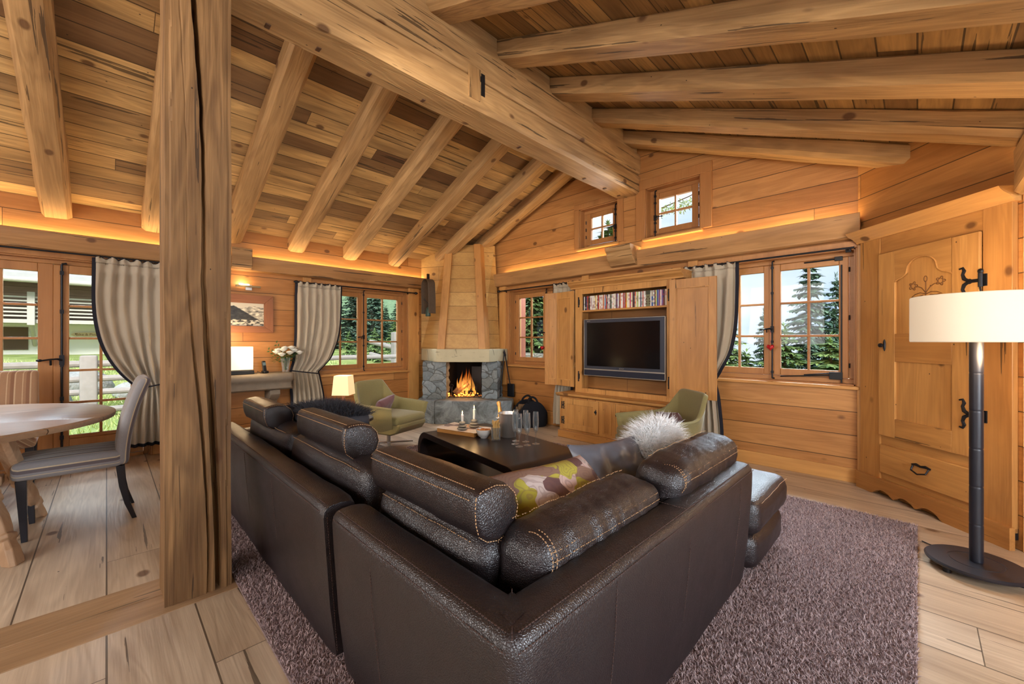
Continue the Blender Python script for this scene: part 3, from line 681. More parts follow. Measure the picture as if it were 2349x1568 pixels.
def cushion(root, name, c, size, r, puff, seed, wr=0.008, freq=(6, 6, 6), rot=None, nseg=14, mat='leather', seams=True, parent=None):
    Mr = Matrix.Translation(V(c)) @ (rot if rot is not None else Matrix.Identity(4))
    def fn(o):
        w = noise.noise(V((o.x * freq[0] + seed, o.y * freq[1], o.z * freq[2]))) * wr + noise.noise(V((o.x * freq[0] * 3 + seed, o.y * freq[1] * 3, o.z * freq[2] * 3))) * wr * 0.4
        d = o.normalized() if o.length > 1e-6 else V((0, 0, 1)); return o + d * w
    m = MB().rbox((0, 0, 0), size, r, nseg, puff, fn); m.xf(W2L(root) @ Mr)
    o = m.build(name, mat, parent or root, ang=70)
    if seams:
        s = SM(); hx, hy, hz = [q / 2 for q in size]
        for zz in (hz - r * 0.25,):
            k = r * 0.28
            pts = [(-hx + r, -hy + k * 0.2, zz), (hx - r, -hy + k * 0.2, zz)]
            pts2 = [(hx - k * 0.2, -hy + r, zz), (hx - k * 0.2, hy - r, zz)]
            for pp in (pts, pts2):
                q = [V(pp[0]).lerp(V(pp[1]), t / 30) for t in range(31)]
                q = [fn(V(t) + V((0, 0, 0))) * 1.006 for t in q]; stitch(s, q)
        s.xf(W2L(root) @ Mr); s.build('stitching', 'stitch', o, smooth=False, fix=False)
    return o
# module 2: the near corner piece, L shaped shell, back panels at y=0.60 and x=-0.60
s2 = empty('corner_sofa', (-0.95, 1.3, 0), 0, 'dark brown leather corner sofa section nearest the camera, long back running to the right', 'sofa')
YO, XO, X0c, Y1c = 0.60, -0.60, -1.575, 2.39
pa = line((X0c, YO), (XO - 0.02, YO), 22); pb = line((XO, YO + 0.02), (XO, Y1c), 40)
path = pa[:-1] + [(XO - 0.035, YO), (XO - 0.010, YO + 0.010)] + [(XO, YO + 0.035)] + pb[2:]
nrm = [(0, 1)] * (len(pa) - 1) + [(-0.18, 1.0), (-1.0, 1.0), (-1.0, 0.18)] + [(-1, 0)] * (len(pb) - 2)
shell(path, nrm, 3).xf(W2L(s2)).build('back_panel', 'leather', s2, ang=60)
s = SM()
for off, z in ((0.020, 0.6585), (-0.001, 0.632)):
    stitch(s, [(X0c + 0.03, YO + off, z), (XO - off - 0.02, YO + off, z + 0.001)]); stitch(s, [(XO - off, YO + off + 0.02, z + 0.001), (XO - off, Y1c - 0.03, z)])
for dx in (-0.009, 0.009): stitch(s, [(XO - 0.02 + dx, YO + 0.02 + dx * -1, 0.662), (XO - 0.135 + dx, YO + 0.135 - dx, 0.657)])
for yy in (1.02, 1.55, 2.16): stitch(s, [(XO + 0.001, yy, 0.62), (XO - 0.007, yy, 0.45), (XO - 0.028, yy, 0.25), (XO - 0.055, yy, 0.06)])
stitch(s, [(XO - 0.02, 1.55, 0.664), (XO - 0.13, 1.55, 0.662)])
for xx in (-1.25,): stitch(s, [(xx, YO - 0.001, 0.62), (xx, YO + 0.007, 0.45), (xx, YO + 0.028, 0.25), (xx, YO + 0.05, 0.06)])
s.xf(W2L(s2)).build('seam', 'darkstitch', s2, smooth=False, fix=False)
MB().box(-1.56, -0.75, 0.75, 2.38, 0.06, 0.30).xf(W2L(s2)).build('seat_base', 'leather', s2, bevel=0.02)
cushion(s2, 'seat_cushion', (-1.14, 1.25, 0.36), (0.78, 0.94, 0.17), 0.05, (0.01, 0.01, 0.015), 5, 0.006)
cushion(s2, 'seat_cushion', (-1.14, 2.05, 0.36), (0.78, 0.66, 0.17), 0.05, (0.01, 0.01, 0.015), 6, 0.006)
headrest(s2, -1.545, -0.885, 0.742, 0.852)
# back cushion under the headrest and two along the right back, wrinkled
cushion(s2, 'back_cushion', (-1.22, 0.855, 0.56), (0.66, 0.17, 0.30), 0.06, (0, 0.02, 0.02), 8, 0.010)
def bigback(y0, y1, seed, xc=-0.84, zt=0.755, lean=8):
    rot = Matrix.Rotation(R(lean), 4, 'Y')
    L = y1 - y0
    def fn(o):
        # vertical wrinkles running over the top, plus soft folds
        w = noise.noise(V((o.y * 27 + seed, o.z * 3, o.x * 3))) * 0.013 * (0.4 + max(0, o.x) * 6) + noise.noise(V((o.y * 7 + seed, o.z * 7, o.x * 7))) * 0.012 + noise.noise(V((o.y * 50 + seed, o.z * 9, o.x * 9))) * 0.0025
        d = V((o.x, o.y * 0.25, o.z)); d = d.normalized() if d.length > 1e-6 else V((0, 0, 1)); return o + d * w
    m = MB().rbox((0, 0, 0), (0.21, L, 0.42), 0.072, 34, (0.012, 0.0, 0.016), fn)
    Mr = Matrix.Translation((xc, (y0 + y1) / 2, zt - 0.21)) @ rot
    m.xf(W2L(s2) @ Mr); o = m.build('back_cushion', 'leather', s2, ang=75)
    s = SM()
    for xx, zz in ((0.103, 0.155), (0.092, 0.176), (-0.070, 0.208)):
        q = [fn(V((xx, -L / 2 + 0.06 + (L - 0.12) * t / 40, zz))) * 1.012 for t in range(41)]; stitch(s, q)
    for yy in (-L / 2 + 0.05, -L / 2 + 0.07):
        q = [fn(V((0.04 + 0.066 * cos(a), yy, 0.145 + 0.066 * sin(a)))) * 1.01 for a in [i * pi / 20 for i in range(-4, 18)]]; stitch(s, q)
    s.xf(W2L(s2) @ Mr).build('stitching', 'stitch', o, smooth=False, fix=False)
bigback(0.83, 1.60, 11, -0.845, 0.745); bigback(1.62, 2.42, 13, -0.80, 0.79, 10)
for fx, fy in ((-1.50, 0.68), (-0.70, 0.70), (-0.70, 2.30), (-1.50, 2.30)): MB().lathe([(0.022, 0), (0.026, 0.05)], 12).build('foot', 'black', s2).location = (fx + 0.95, fy - 1.3, 0.0)
# module 1: the straight two-seater to the left
s1 = empty('sofa', (-2.7, 1.1, 0), 0, 'dark brown leather two-seat sofa section standing left of the corner section, behind the post', 'sofa')
pa = line((-3.88, YO - 0.01), (-1.635, YO - 0.01), 44)
shell(pa, [(0, 1)] * len(pa), 9).xf(W2L(s1)).build('back_panel', 'leather', s1, ang=60)
s = SM()
for off, z in ((0.020, 0.6585), (-0.001, 0.632)): stitch(s, [(-3.85, YO - 0.01 + off, z), (-1.66, YO - 0.01 + off, z)])
for xx in (-2.88, -2.32): stitch(s, [(xx, YO - 0.011, 0.62), (xx, YO, 0.45), (xx, YO + 0.02, 0.25), (xx, YO + 0.045, 0.06)])
stitch(s, [(-1.632, YO + 0.01, 0.61), (-1.632, YO + 0.05, 0.06)])
s.xf(W2L(s1)).build('seam', 'darkstitch', s1, smooth=False, fix=False)
MB().box(-3.86, -1.65, 0.74, 1.58, 0.06, 0.30).xf(W2L(s1)).build('seat_base', 'leather', s1, bevel=0.02)
cushion(s1, 'seat_cushion', (-3.22, 1.23, 0.36), (0.95, 0.80, 0.17), 0.05, (0.01, 0.01, 0.015), 15, 0.006)
cushion(s1, 'seat_cushion', (-2.20, 1.23, 0.36), (1.05, 0.80, 0.17), 0.05, (0.01, 0.01, 0.015), 16, 0.006)
cushion(s1, 'back_cushion', (-3.20, 0.87, 0.58), (0.96, 0.17, 0.32), 0.06, (0, 0.02, 0.02), 18, 0.012)
cushion(s1, 'back_cushion', (-2.18, 0.87, 0.58), (1.02, 0.17, 0.32), 0.06, (0, 0.02, 0.02), 19, 0.012)
headrest(s1, -3.61, -3.01, 0.73, 0.855, R(4)); headrest(s1, -2.55, -1.87, 0.775, 0.885, R(-4))
cushion(s1, 'armrest', (-3.98, 1.12, 0.30), (0.20, 1.0, 0.52), 0.06, (0, 0, 0.01), 33, 0.005)
for fx, fy in ((-3.8, 0.68), (-1.72, 0.68), (-1.72, 1.5), (-3.8, 1.5)): MB().lathe([(0.022, 0), (0.026, 0.05)], 12).build('foot', 'black', s1).location = (fx + 2.7, fy - 1.1, 0.0)
# chaise end / pouf beyond the right back
po = empty('leather_pouf', (-1.08, 2.74, 0), 0, 'dark brown leather pouf at the far end of the sofa, beside the rug edge', 'pouf')
cushion(po, 'cushion', (-1.08, 2.76, 0.345), (0.98, 0.68, 0.20), 0.065, (0.008, 0.01, 0.02), 21, 0.007, nseg=12)
cushion(po, 'base', (-1.07, 2.74, 0.155), (0.92, 0.62, 0.19), 0.05, (0.02, 0.02, 0), 22, 0.007, seams=False)
for fx in (-0.36, 0.36):
    for fy in (-0.22, 0.22): MB().lathe([(0.022, 0), (0.026, 0.065)], 12, (fx, fy, 0)).build('foot', 'black', po)
# ------------------------------------------------------------------ CUSHIONS ON THE SOFA
def pillow(w, h, t, n=26, seed=0, wr=0.006):
    """square scatter cushion in the local x,z plane, thickness along y; returns MB front+back closed"""
    m = MB(); 
    for sg in (-1, 1):
        def fn(u, v):
            a, b = u * 2 - 1, v * 2 - 1
            e = max(0.0, (1 - a ** 4)) ** 0.55 * max(0.0, (1 - b ** 4)) ** 0.55
            pin = 1 - 0.10 * (1 - a * a) * abs(b) ** 2; pin2 = 1 - 0.10 * (1 - b * b) * abs(a) ** 2
            k = noise.noise(V((a * 3 + seed, b * 3, sg))) * wr + noise.noise(V((a * 8 + seed, b * 8, sg))) * wr * 0.5
            return (a * w / 2 * pin2, sg * (t / 2 * e + k * e), b * h / 2 * pin)
        m.grid(fn, n, n)
    return m
def floral():
    s = NT('floral_cushion_print'); co, ax = s.sep()
    w1_ = s.N('TexVoronoi'); w1_.inputs['Scale'].default_value = 10.5; nz = s.N('TexNoise'); nz.inputs['Scale'].default_value = 6; s.l.new(co, nz.inputs['Vector'])
    v2 = s.mix(0.28, co, nz.outputs['Color']); s.set(w1_.inputs['Vector'], v2)
    sc = s.N('SeparateColor'); s.l.new(w1_.outputs['Color'], sc.inputs[0])
    c = s.ramp(sc.outputs[0], [(0.0, rgb(206, 190, 184)), (0.36, rgb(176, 164, 60)), (0.50, rgb(110, 80, 80)), (0.64, rgb(214, 186, 178)), (0.80, rgb(190, 180, 78)), (0.90, rgb(150, 120, 104))])
    s.t.nodes[-1].color_ramp.interpolation = 'CONSTANT'
    rg = s.math('SINE', s.math('MULTIPLY', w1_.outputs['Distance'], 34.0)); c = s.mix(s.math('MULTIPLY', s.math('GREATER_THAN', rg, 0.55), 0.35), c, rgb(126, 92, 84))
    s.p(col=c, rough=0.6); return s.m
M['floral'] = floral()
def place_pillow(name, mat, w, h, t, loc, rz, rx, ry, label, cat='cushion', seed=0, wr=0.006, back=None):
    root = empty(name, loc, 0, label, cat); o = pillow(w, h, t, seed=seed, wr=wr).build('cover', mat, root, ang=80)
    o.rotation_euler = (rx, ry, rz); return root, o
place_pillow('scatter_cushion', 'floral', 0.58, 0.42, 0.16, (-1.00, 1.30, 0.635), R(86), R(-52), R(2), 'yellow and mauve floral cushion lying against the near sofa back cushion', seed=3)
root, o = place_pillow('scatter_cushion', flat('grey_satin', rgb(112, 114, 124), 0.34, 0, 0.6, 9, 0.08, 0.3), 0.46, 0.40, 0.13, (-1.10, 1.86, 0.60), R(72), R(-34), R(0), 'shiny grey satin cushion beside the white fur cushion', seed=6, wr=0.02)
# fur cushion
def fur(name, surf, cnt, ln, rad, mat, parent, grav=0.35, seed=1, flow=V((0, 0, 0))):
    rnd = random.Random(seed); m = MB(); vs = []; fs = []
    for i in range(cnt):
        p, nn = surf(rnd); L = ln * rnd.uniform(0.5, 1.15)
        d = (nn + V((rnd.uniform(-.5, .5), rnd.uniform(-.5, .5), rnd.uniform(-.5, .5))) + flow).normalized()
        sd = d.cross(V((rnd.uniform(-1, 1), rnd.uniform(-1, 1), rnd.uniform(-1, 1)))).normalized() * rad
        a = p; b = p + d * L * 0.5; c_ = b + (d + V((0, 0, -grav)) + V((rnd.uniform(-.4, .4), rnd.uniform(-.4, .4), 0))).normalized() * L * 0.5
        k = len(vs); vs += [a - sd, a + sd, b - sd * 0.8, b + sd * 0.8, c_]; fs += [(k, k + 1, k + 3, k + 2), (k + 2, k + 3, k + 4)]
    m.add(vs, fs); return m.build(name, mat, parent, smooth=True, fix=False, ang=180)
def hair(name, col, rough=0.6):
    s = NT(name); s.p(col=col, rough=rough, spec=0.3); return s.m
M['whitefur'] = hair('white_long_fur', rgb(252, 251, 250)); M['greyfur'] = hair('dark_grey_sheepskin', rgb(62, 62, 68)); M['pile'] = hair('taupe_carpet_yarn', rgb(146, 122, 118), 0.9)
fr = empty('fur_cushion', (-1.10, 2.30, 0.62), 0, 'white long-haired fur cushion on the sofa in front of the far armchair', 'cushion')
core = MB().sphere((0, 0, 0), (0.11, 0.25, 0.17), 20, 14); core.build('cover', 'whitefur', fr)
def surf(rnd):
    t, u = rnd.uniform(0, 2 * pi), math.acos(rnd.uniform(-1, 1)); nn = V((sin(u) * cos(t), sin(u) * sin(t), cos(u)))
    return V((nn.x * 0.11, nn.y * 0.25, nn.z * 0.17)), V((nn.x / 0.11, nn.y / 0.25, nn.z / 0.17)).normalized()
fur('fur', surf, 9000, 0.105, 0.0015, 'whitefur', fr, 0.5, 5, V((-0.15, -0.3, 0.1))); bpy.data.objects['fur']['kind'] = 'stuff'
# dark sheepskin thrown over the two-seater between the headrests
sk = empty('sheepskin_throw', (-2.90, 1.06, 0.75), 0, 'dark grey shaggy sheepskin draped over the two-seat sofa between its headrests', 'throw')
MB().rbox((0, 0.03, 0.02), (0.62, 0.34, 0.10), 0.045, 6, (0, 0, 0.03)).build('hide', 'greyfur', sk)
def surf2(rnd):
    a, b = rnd.uniform(-1, 1), rnd.uniform(-1, 1)
    return V((a * 0.31, 0.03 + b * 0.17, 0.055 + 0.03 * (1 - a * a) * (1 - b * b))), V((a * 0.6, b * 0.7, 0.8)).normalized()
o = fur('fleece', surf2, 5000, 0.075, 0.0014, 'greyfur', sk, 0.5, 8); o['kind'] = 'stuff'
# ------------------------------------------------------------------ RUG
rg = empty('rug', (-2.0, 2.25, 0), 0, 'large taupe shaggy rug under the leather sofas and the coffee table', 'rug')
RX0, RX1, RY0, RY1 = -4.35, 0.0, 0.49, 3.98
def rugm():
    s = NT('rug_backing'); co, _ = s.sep(); n = s.noise(co, 90, 4); c = s.mix(n, rgb(92, 76, 76), rgb(168, 146, 144)); s.bump(n, 1.0, 0.01); s.p(col=c, rough=0.95); return s.m
M['rug'] = rugm()
MB().box(RX0 + 2, RX1 + 2, RY0 - 2.25, RY1 - 2.25, 0.004, 0.016).build('backing', 'rug', rg)
def pile():
    rnd = random.Random(4); vs = []; fs = []
    def area(x0, x1, y0, y1, dens, ln, rad):
        for i in range(int((x1 - x0) * (y1 - y0) * dens)):
            x, y = rnd.uniform(x0, x1), rnd.uniform(y0, y1); L = ln * rnd.uniform(0.6, 1.1); dx, dy = rnd.gauss(0, 0.55), rnd.gauss(0, 0.55)
            an = rnd.uniform(0, pi); sx, sy = cos(an) * rad, sin(an) * rad; z0 = 0.012; k = len(vs); d = sqrt(1 + dx * dx + dy * dy)
            mx, my, mz = x + dx * L * 0.4 / d, y + dy * L * 0.4 / d, z0 + L * 0.6 / d; tx, ty, tz = mx + dx * L * 0.8 / d, my + dy * L * 0.8 / d, mz + L * 0.35 / d
            vs.extend([(x - sx, y - sy, z0), (x + sx, y + sy, z0), (mx + sx, my + sy, mz), (mx - sx, my - sy, mz), (tx, ty, tz)]); fs.extend([(k, k + 1, k + 2, k + 3), (k + 3, k + 2, k + 4)])
    area(-0.78, 0.0, 0.9, RY1, 34000, 0.026, 0.0017); area(-0.9, 0.0, 0.49, 0.9, 6000, 0.026, 0.003)
    area(RX0, -0.7, RY0, 0.72, 22000, 0.026, 0.0019); area(RX0, -0.78, 2.7, RY1, 9000, 0.024, 0.0028); area(RX0, -3.3, 1.6, 2.7, 9000, 0.024, 0.0028); area(-1.9, -1.6, 1.6, 2.7, 5000, 0.024, 0.003)
    m = MB(); m.add([(a + 2, b - 2.25, c) for a, b, c in vs], fs); return m
def pilem():
    s = NT('rug_pile_yarn'); co, ax = s.sep(); n = s.noise(co, 3.0, 3); g = s.N('NewGeometry').outputs['Random Per Island']
    c = s.mix(g, rgb(142, 118, 118), rgb(210, 188, 186)); c = s.mix(s.math('MULTIPLY', n, 0.3), c, rgb(92, 74, 74)); s.p(col=c, rough=0.9, spec=0.1); return s.m
M['pile'] = pilem()
o = pile().build('pile', 'pile', rg, smooth=False, fix=False); o['kind'] = 'stuff'
# ------------------------------------------------------------------ COFFEE TABLE: one bent dark board
ct = empty('coffee_table', (-2.58, 2.37, 0), R(-8), 'low dark brown coffee table bent from one board, rounded ends, on the rug', 'table')
def roundrect(x0, x1, z0, z1, r, n=9):
    pts = []
    for cx, cz, a0 in ((x1 - r, z1 - r, 0), (x0 + r, z1 - r, 90), (x0 + r, z0 + r, 180), (x1 - r, z0 + r, 270)):
        for i in range(n + 1): a = R(a0 + 90 * i / n); pts.append((cx + r * cos(a), cz + r * sin(a)))
    return pts
TZ = 0.44; TX0, TX1, TY0, TY1 = -0.81, 0.81, -0.35, 0.35
outer = roundrect(TX0, TX1, 0.028, TZ, 0.17, 14); inner = roundrect(TX0 + 0.055, TX1 - 0.055, 0.083, TZ - 0.055, 0.12, 14)
m = MB(); n = len(outer)
vs = [(x, TY0, z) for x, z in outer] + [(x, TY0, z) for x, z in inner] + [(x, TY1, z) for x, z in outer] + [(x, TY1, z) for x, z in inner]
fs = []
for i in range(n):
    j = (i + 1) % n; fs += [(i, j, n + j, n + i), (2 * n + i, 3 * n + i, 3 * n + j, 2 * n + j), (i, 2 * n + i, 2 * n + j, j), (n + i, n + j, 3 * n + j, 3 * n + i)]
m.add(vs, fs)
M['tabledark'] = flat('dark_brown_lacquer', rgb(40, 33, 35), 0.30, 0, 0.5, 3, 0.1)
m.build('bent_board', 'tabledark', ct, bevel=0.003, ang=30)
# things on the coffee table
def onT(px, py): p = PF(px, py, TZ); return p
bk = PF(1166, 1000, TZ)
b = empty('ice_bucket', bk, 0, 'brushed steel champagne bucket at the back of the coffee table', 'bucket')
MB().lathe([(0.070, 0), (0.074, 0.005), (0.086, 0.19), (0.092, 0.205), (0.094, 0.21), (0.089, 0.212), (0.084, 0.20), (0.070, 0.02), (0.001, 0.012)], 40).build('body', 'steel', b, ang=50)
for sg in (-1, 1):
    k = MB().tube([(sg * 0.082, -0.018, 0.16), (sg * 0.105, -0.018, 0.165), (sg * 0.108, 0, 0.165), (sg * 0.105, 0.018, 0.165), (sg * 0.082, 0.018, 0.16)], 0.005, 8).build('handle', 'steel', b)
    k.rotation_euler = (0, 0, R(35))
bo = empty('champagne_bottle', bk + V((-0.035, -0.02, 0.015)), 0, 'green champagne bottle with gold foil neck leaning in the steel bucket', 'bottle')
Mt = Matrix.Rotation(R(-24), 4, V((0.35, 1, 0)).normalized())
MB().lathe([(0.036, 0.0), (0.040, 0.01), (0.040, 0.13), (0.030, 0.165), (0.022, 0.185), (0.019, 0.20)], 24).xf(Mt).build('bottle_body', flat('dark_green_glass', rgb(20, 40, 24), 0.1, 0, 0.6), bo)
MB().lathe([(0.0315, 0.162), (0.024, 0.185), (0.019, 0.21), (0.0155, 0.25), (0.015, 0.27), (0.0185, 0.275), (0.019, 0.295), (0.016, 0.305), (0.001, 0.308)], 24).xf(Mt).build('foil', flat('gold_foil', rgb(226, 176, 104), 0.35, 0.85, 0.5, 60, 0.15, 0.4), bo)
fl = [(1183, 1011), (1181.5, 1018), (1191, 1024), (1206, 1013), (1210, 1021), (1229, 1017.5)]
fn_ = ['leftmost at the back of the six', 'leftmost in the middle row of the six', 'leftmost and nearest of the six', 'second from the right at the back', 'second from the right in front', 'standing apart at the right end']
fl0 = None
for (px, py), lb in zip(fl, fn_):
    p = PF(px, py, TZ)
    if fl0 is None:
        fl0 = empty('champagne_flute', p, 0)
        MB().lathe([(0.001, 0.004), (0.028, 0.002), (0.031, 0.0), (0.031, 0.002), (0.012, 0.006), (0.004, 0.012)], 24).build('foot', 'ware', fl0)
        MB().lathe([(0.004, 0.012), (0.0032, 0.04), (0.0032, 0.075), (0.006, 0.092)], 12).build('stem', 'ware', fl0)
        MB().lathe([(0.006, 0.092), (0.016, 0.11), (0.0235, 0.145), (0.0255, 0.18), (0.024, 0.225), (0.021, 0.268), (0.020, 0.268), (0.023, 0.225), (0.0245, 0.18), (0.0225, 0.146), (0.014, 0.113), (0.001, 0.105)], 28, caps=False).build('bowl', 'ware', fl0)
        o = fl0
    else: o = copy_tree(fl0); o.location = p
    tag(o, 'empty champagne flute, ' + lb, 'glass', 'champagne flutes on the coffee table')
bw = empty('snack_bowl', PF(1110, 1003.5, TZ), 0, 'white bowl of snacks on the coffee table', 'bowl')
MB().lathe([(0.030, 0), (0.032, 0.006), (0.05, 0.02), (0.066, 0.05), (0.071, 0.078), (0.068, 0.078), (0.062, 0.05), (0.045, 0.024), (0.001, 0.012)], 36).build('bowl', 'white', bw)
m = MB(); rn = random.Random(3)
for i in range(60):
    a, r_ = rn.uniform(0, 2 * pi), 0.058 * sqrt(rn.random()); m.sphere((r_ * cos(a), r_ * sin(a), 0.062 + rn.uniform(0, 0.008)), rn.uniform(0.006, 0.011), 6, 4)
o = m.build('snacks', flat('toasted_snacks', rgb(190, 120, 60), 0.6), bw); o['kind'] = 'stuff'
gl = empty('breadstick_glass', PF(1137.5, 1009.5, TZ), 0, 'clear tumbler filled with breadsticks beside the steel bucket', 'glass')
MB().lathe([(0.036, 0), (0.038, 0.004), (0.042, 0.115), (0.0405, 0.115), (0.036, 0.012), (0.001, 0.01)], 28, caps=False).build('tumbler', 'ware', gl)
mat_b = flat('twisted_breadstick', rgb(226, 180, 110), 0.6, 0, 0.3, 80, 0.35)
for i in range(11):
    a = i * 2.4; r0 = 0.012 + 0.014 * ((i * 7) % 3) / 2; L = 0.145 + 0.02 * ((i * 5) % 4) / 3
    pts = [(r0 * 0.8 * cos(a) + 0.003 * cos(t * 1.6), r0 * 0.8 * sin(a) + 0.003 * sin(t * 1.6), 0.012 + L * t / 12) for t in range(13)]
    pts = [(x + cos(a) * 0.010 * (z / 0.15), y + sin(a) * 0.010 * (z / 0.15), z) for x, y, z in pts]
    MB().tube(pts, 0.0065, 7).build('breadstick', mat_b, gl)
# tray with newspaper and two pebble candle holders
tr = empty('wooden_tray', PF(1062, 992, TZ), R(14), 'flat wooden tray covered with a printed magazine, under the pebble candles', 'tray')
MB().box(-0.23, 0.20, -0.10, 0.17, 0, 0.035).build('board', 'pine_x', tr, bevel=0.002)
def mag():
    s = NT('magazine_print'); co, ax = s.sep(); v = s.N('TexVoronoi', distance='CHEBYCHEV'); s.l.new(co, v.inputs['Vector']); v.inputs['Scale'].default_value = 11
    sc = s.N('SeparateColor'); s.l.new(v.outputs['Color'], sc.inputs[0])
    c = s.ramp(sc.outputs[0], [(0, rgb(206, 196, 190)), (0.55, rgb(196, 186, 182)), (0.56, rgb(120, 110, 120)), (0.7, rgb(80, 84, 110)), (0.71, rgb(190, 150, 120)), (0.85, rgb(214, 204, 198))]); s.t.nodes[-1].color_ramp.interpolation = 'CONSTANT'
    s.p(col=c, rough=0.35); return s.m
m = MB().grid(lambda u, v: (-0.25 + 0.47 * u, -0.105 + 0.29 * v, 0.0375 + 0.004 * sin(u * 9) * (u - 0.3) + 0.006 * (1 - min(1, u * 6))), 30, 10); m.build('magazine', mag(), tr)
def pebble_candle(p, hc, label, s=1.0):
    r = empty('pebble_candle_holder', p, 0, label, 'candle holder'); mt = flat('grey_pebble', rgb(150, 142, 130), 0.75, 0, 0.3, 30, 0.25, 0.1) if 'grey_pebble' not in bpy.data.materials else bpy.data.materials['grey_pebble']
    for rr, zz, hh in ((0.052, 0.012, 0.0135), (0.045, 0.036, 0.0125), (0.032, 0.062, 0.017)): MB().sphere((0, 0, zz), (rr, rr * 0.9, hh), 20, 12).build('pebble', mt, r)
    cm = bpy.data.materials.get('white_wax') or flat('white_wax', rgb(240, 236, 226), 0.4, sss=0.2)
    c = MB().lathe([(0.0105, 0.072), (0.0105, 0.072 + hc), (0.008, 0.074 + hc), (0.001, 0.070 + hc)], 16).build('candle', cm, r)
    MB().tube([(0, 0, 0.07 + hc), (0.001, 0, 0.082 + hc)], 0.001, 5).build('wick', 'black', c)
    fm = bpy.data.materials.get('candle_flame') or emit('candle_flame', (1.0, 0.60, 0.22, 1), 7.0)
    MB().lathe([(0.0005, 0.078 + hc), (0.0045, 0.084 + hc), (0.005, 0.091 + hc), (0.003, 0.101 + hc), (0.0004, 0.112 + hc)], 10).build('flame', fm, c)
    l = lamp('candle_light', 'POINT', (p[0], p[1], p[2] + 0.10 + hc), (0, 0, 0), 0.5, (1.0, 0.6, 0.25), shadow_soft_size=0.012)
pc1 = PF(1060.5, 985, TZ + 0.04); pc2 = PF(1087.5, 979.5, TZ + 0.04)
pebble_candle(pc1, 0.065, 'lit short white candle on three stacked pebbles, left of the two'); pebble_candle(pc2, 0.098, 'lit tall white candle on three stacked pebbles, right of the two')
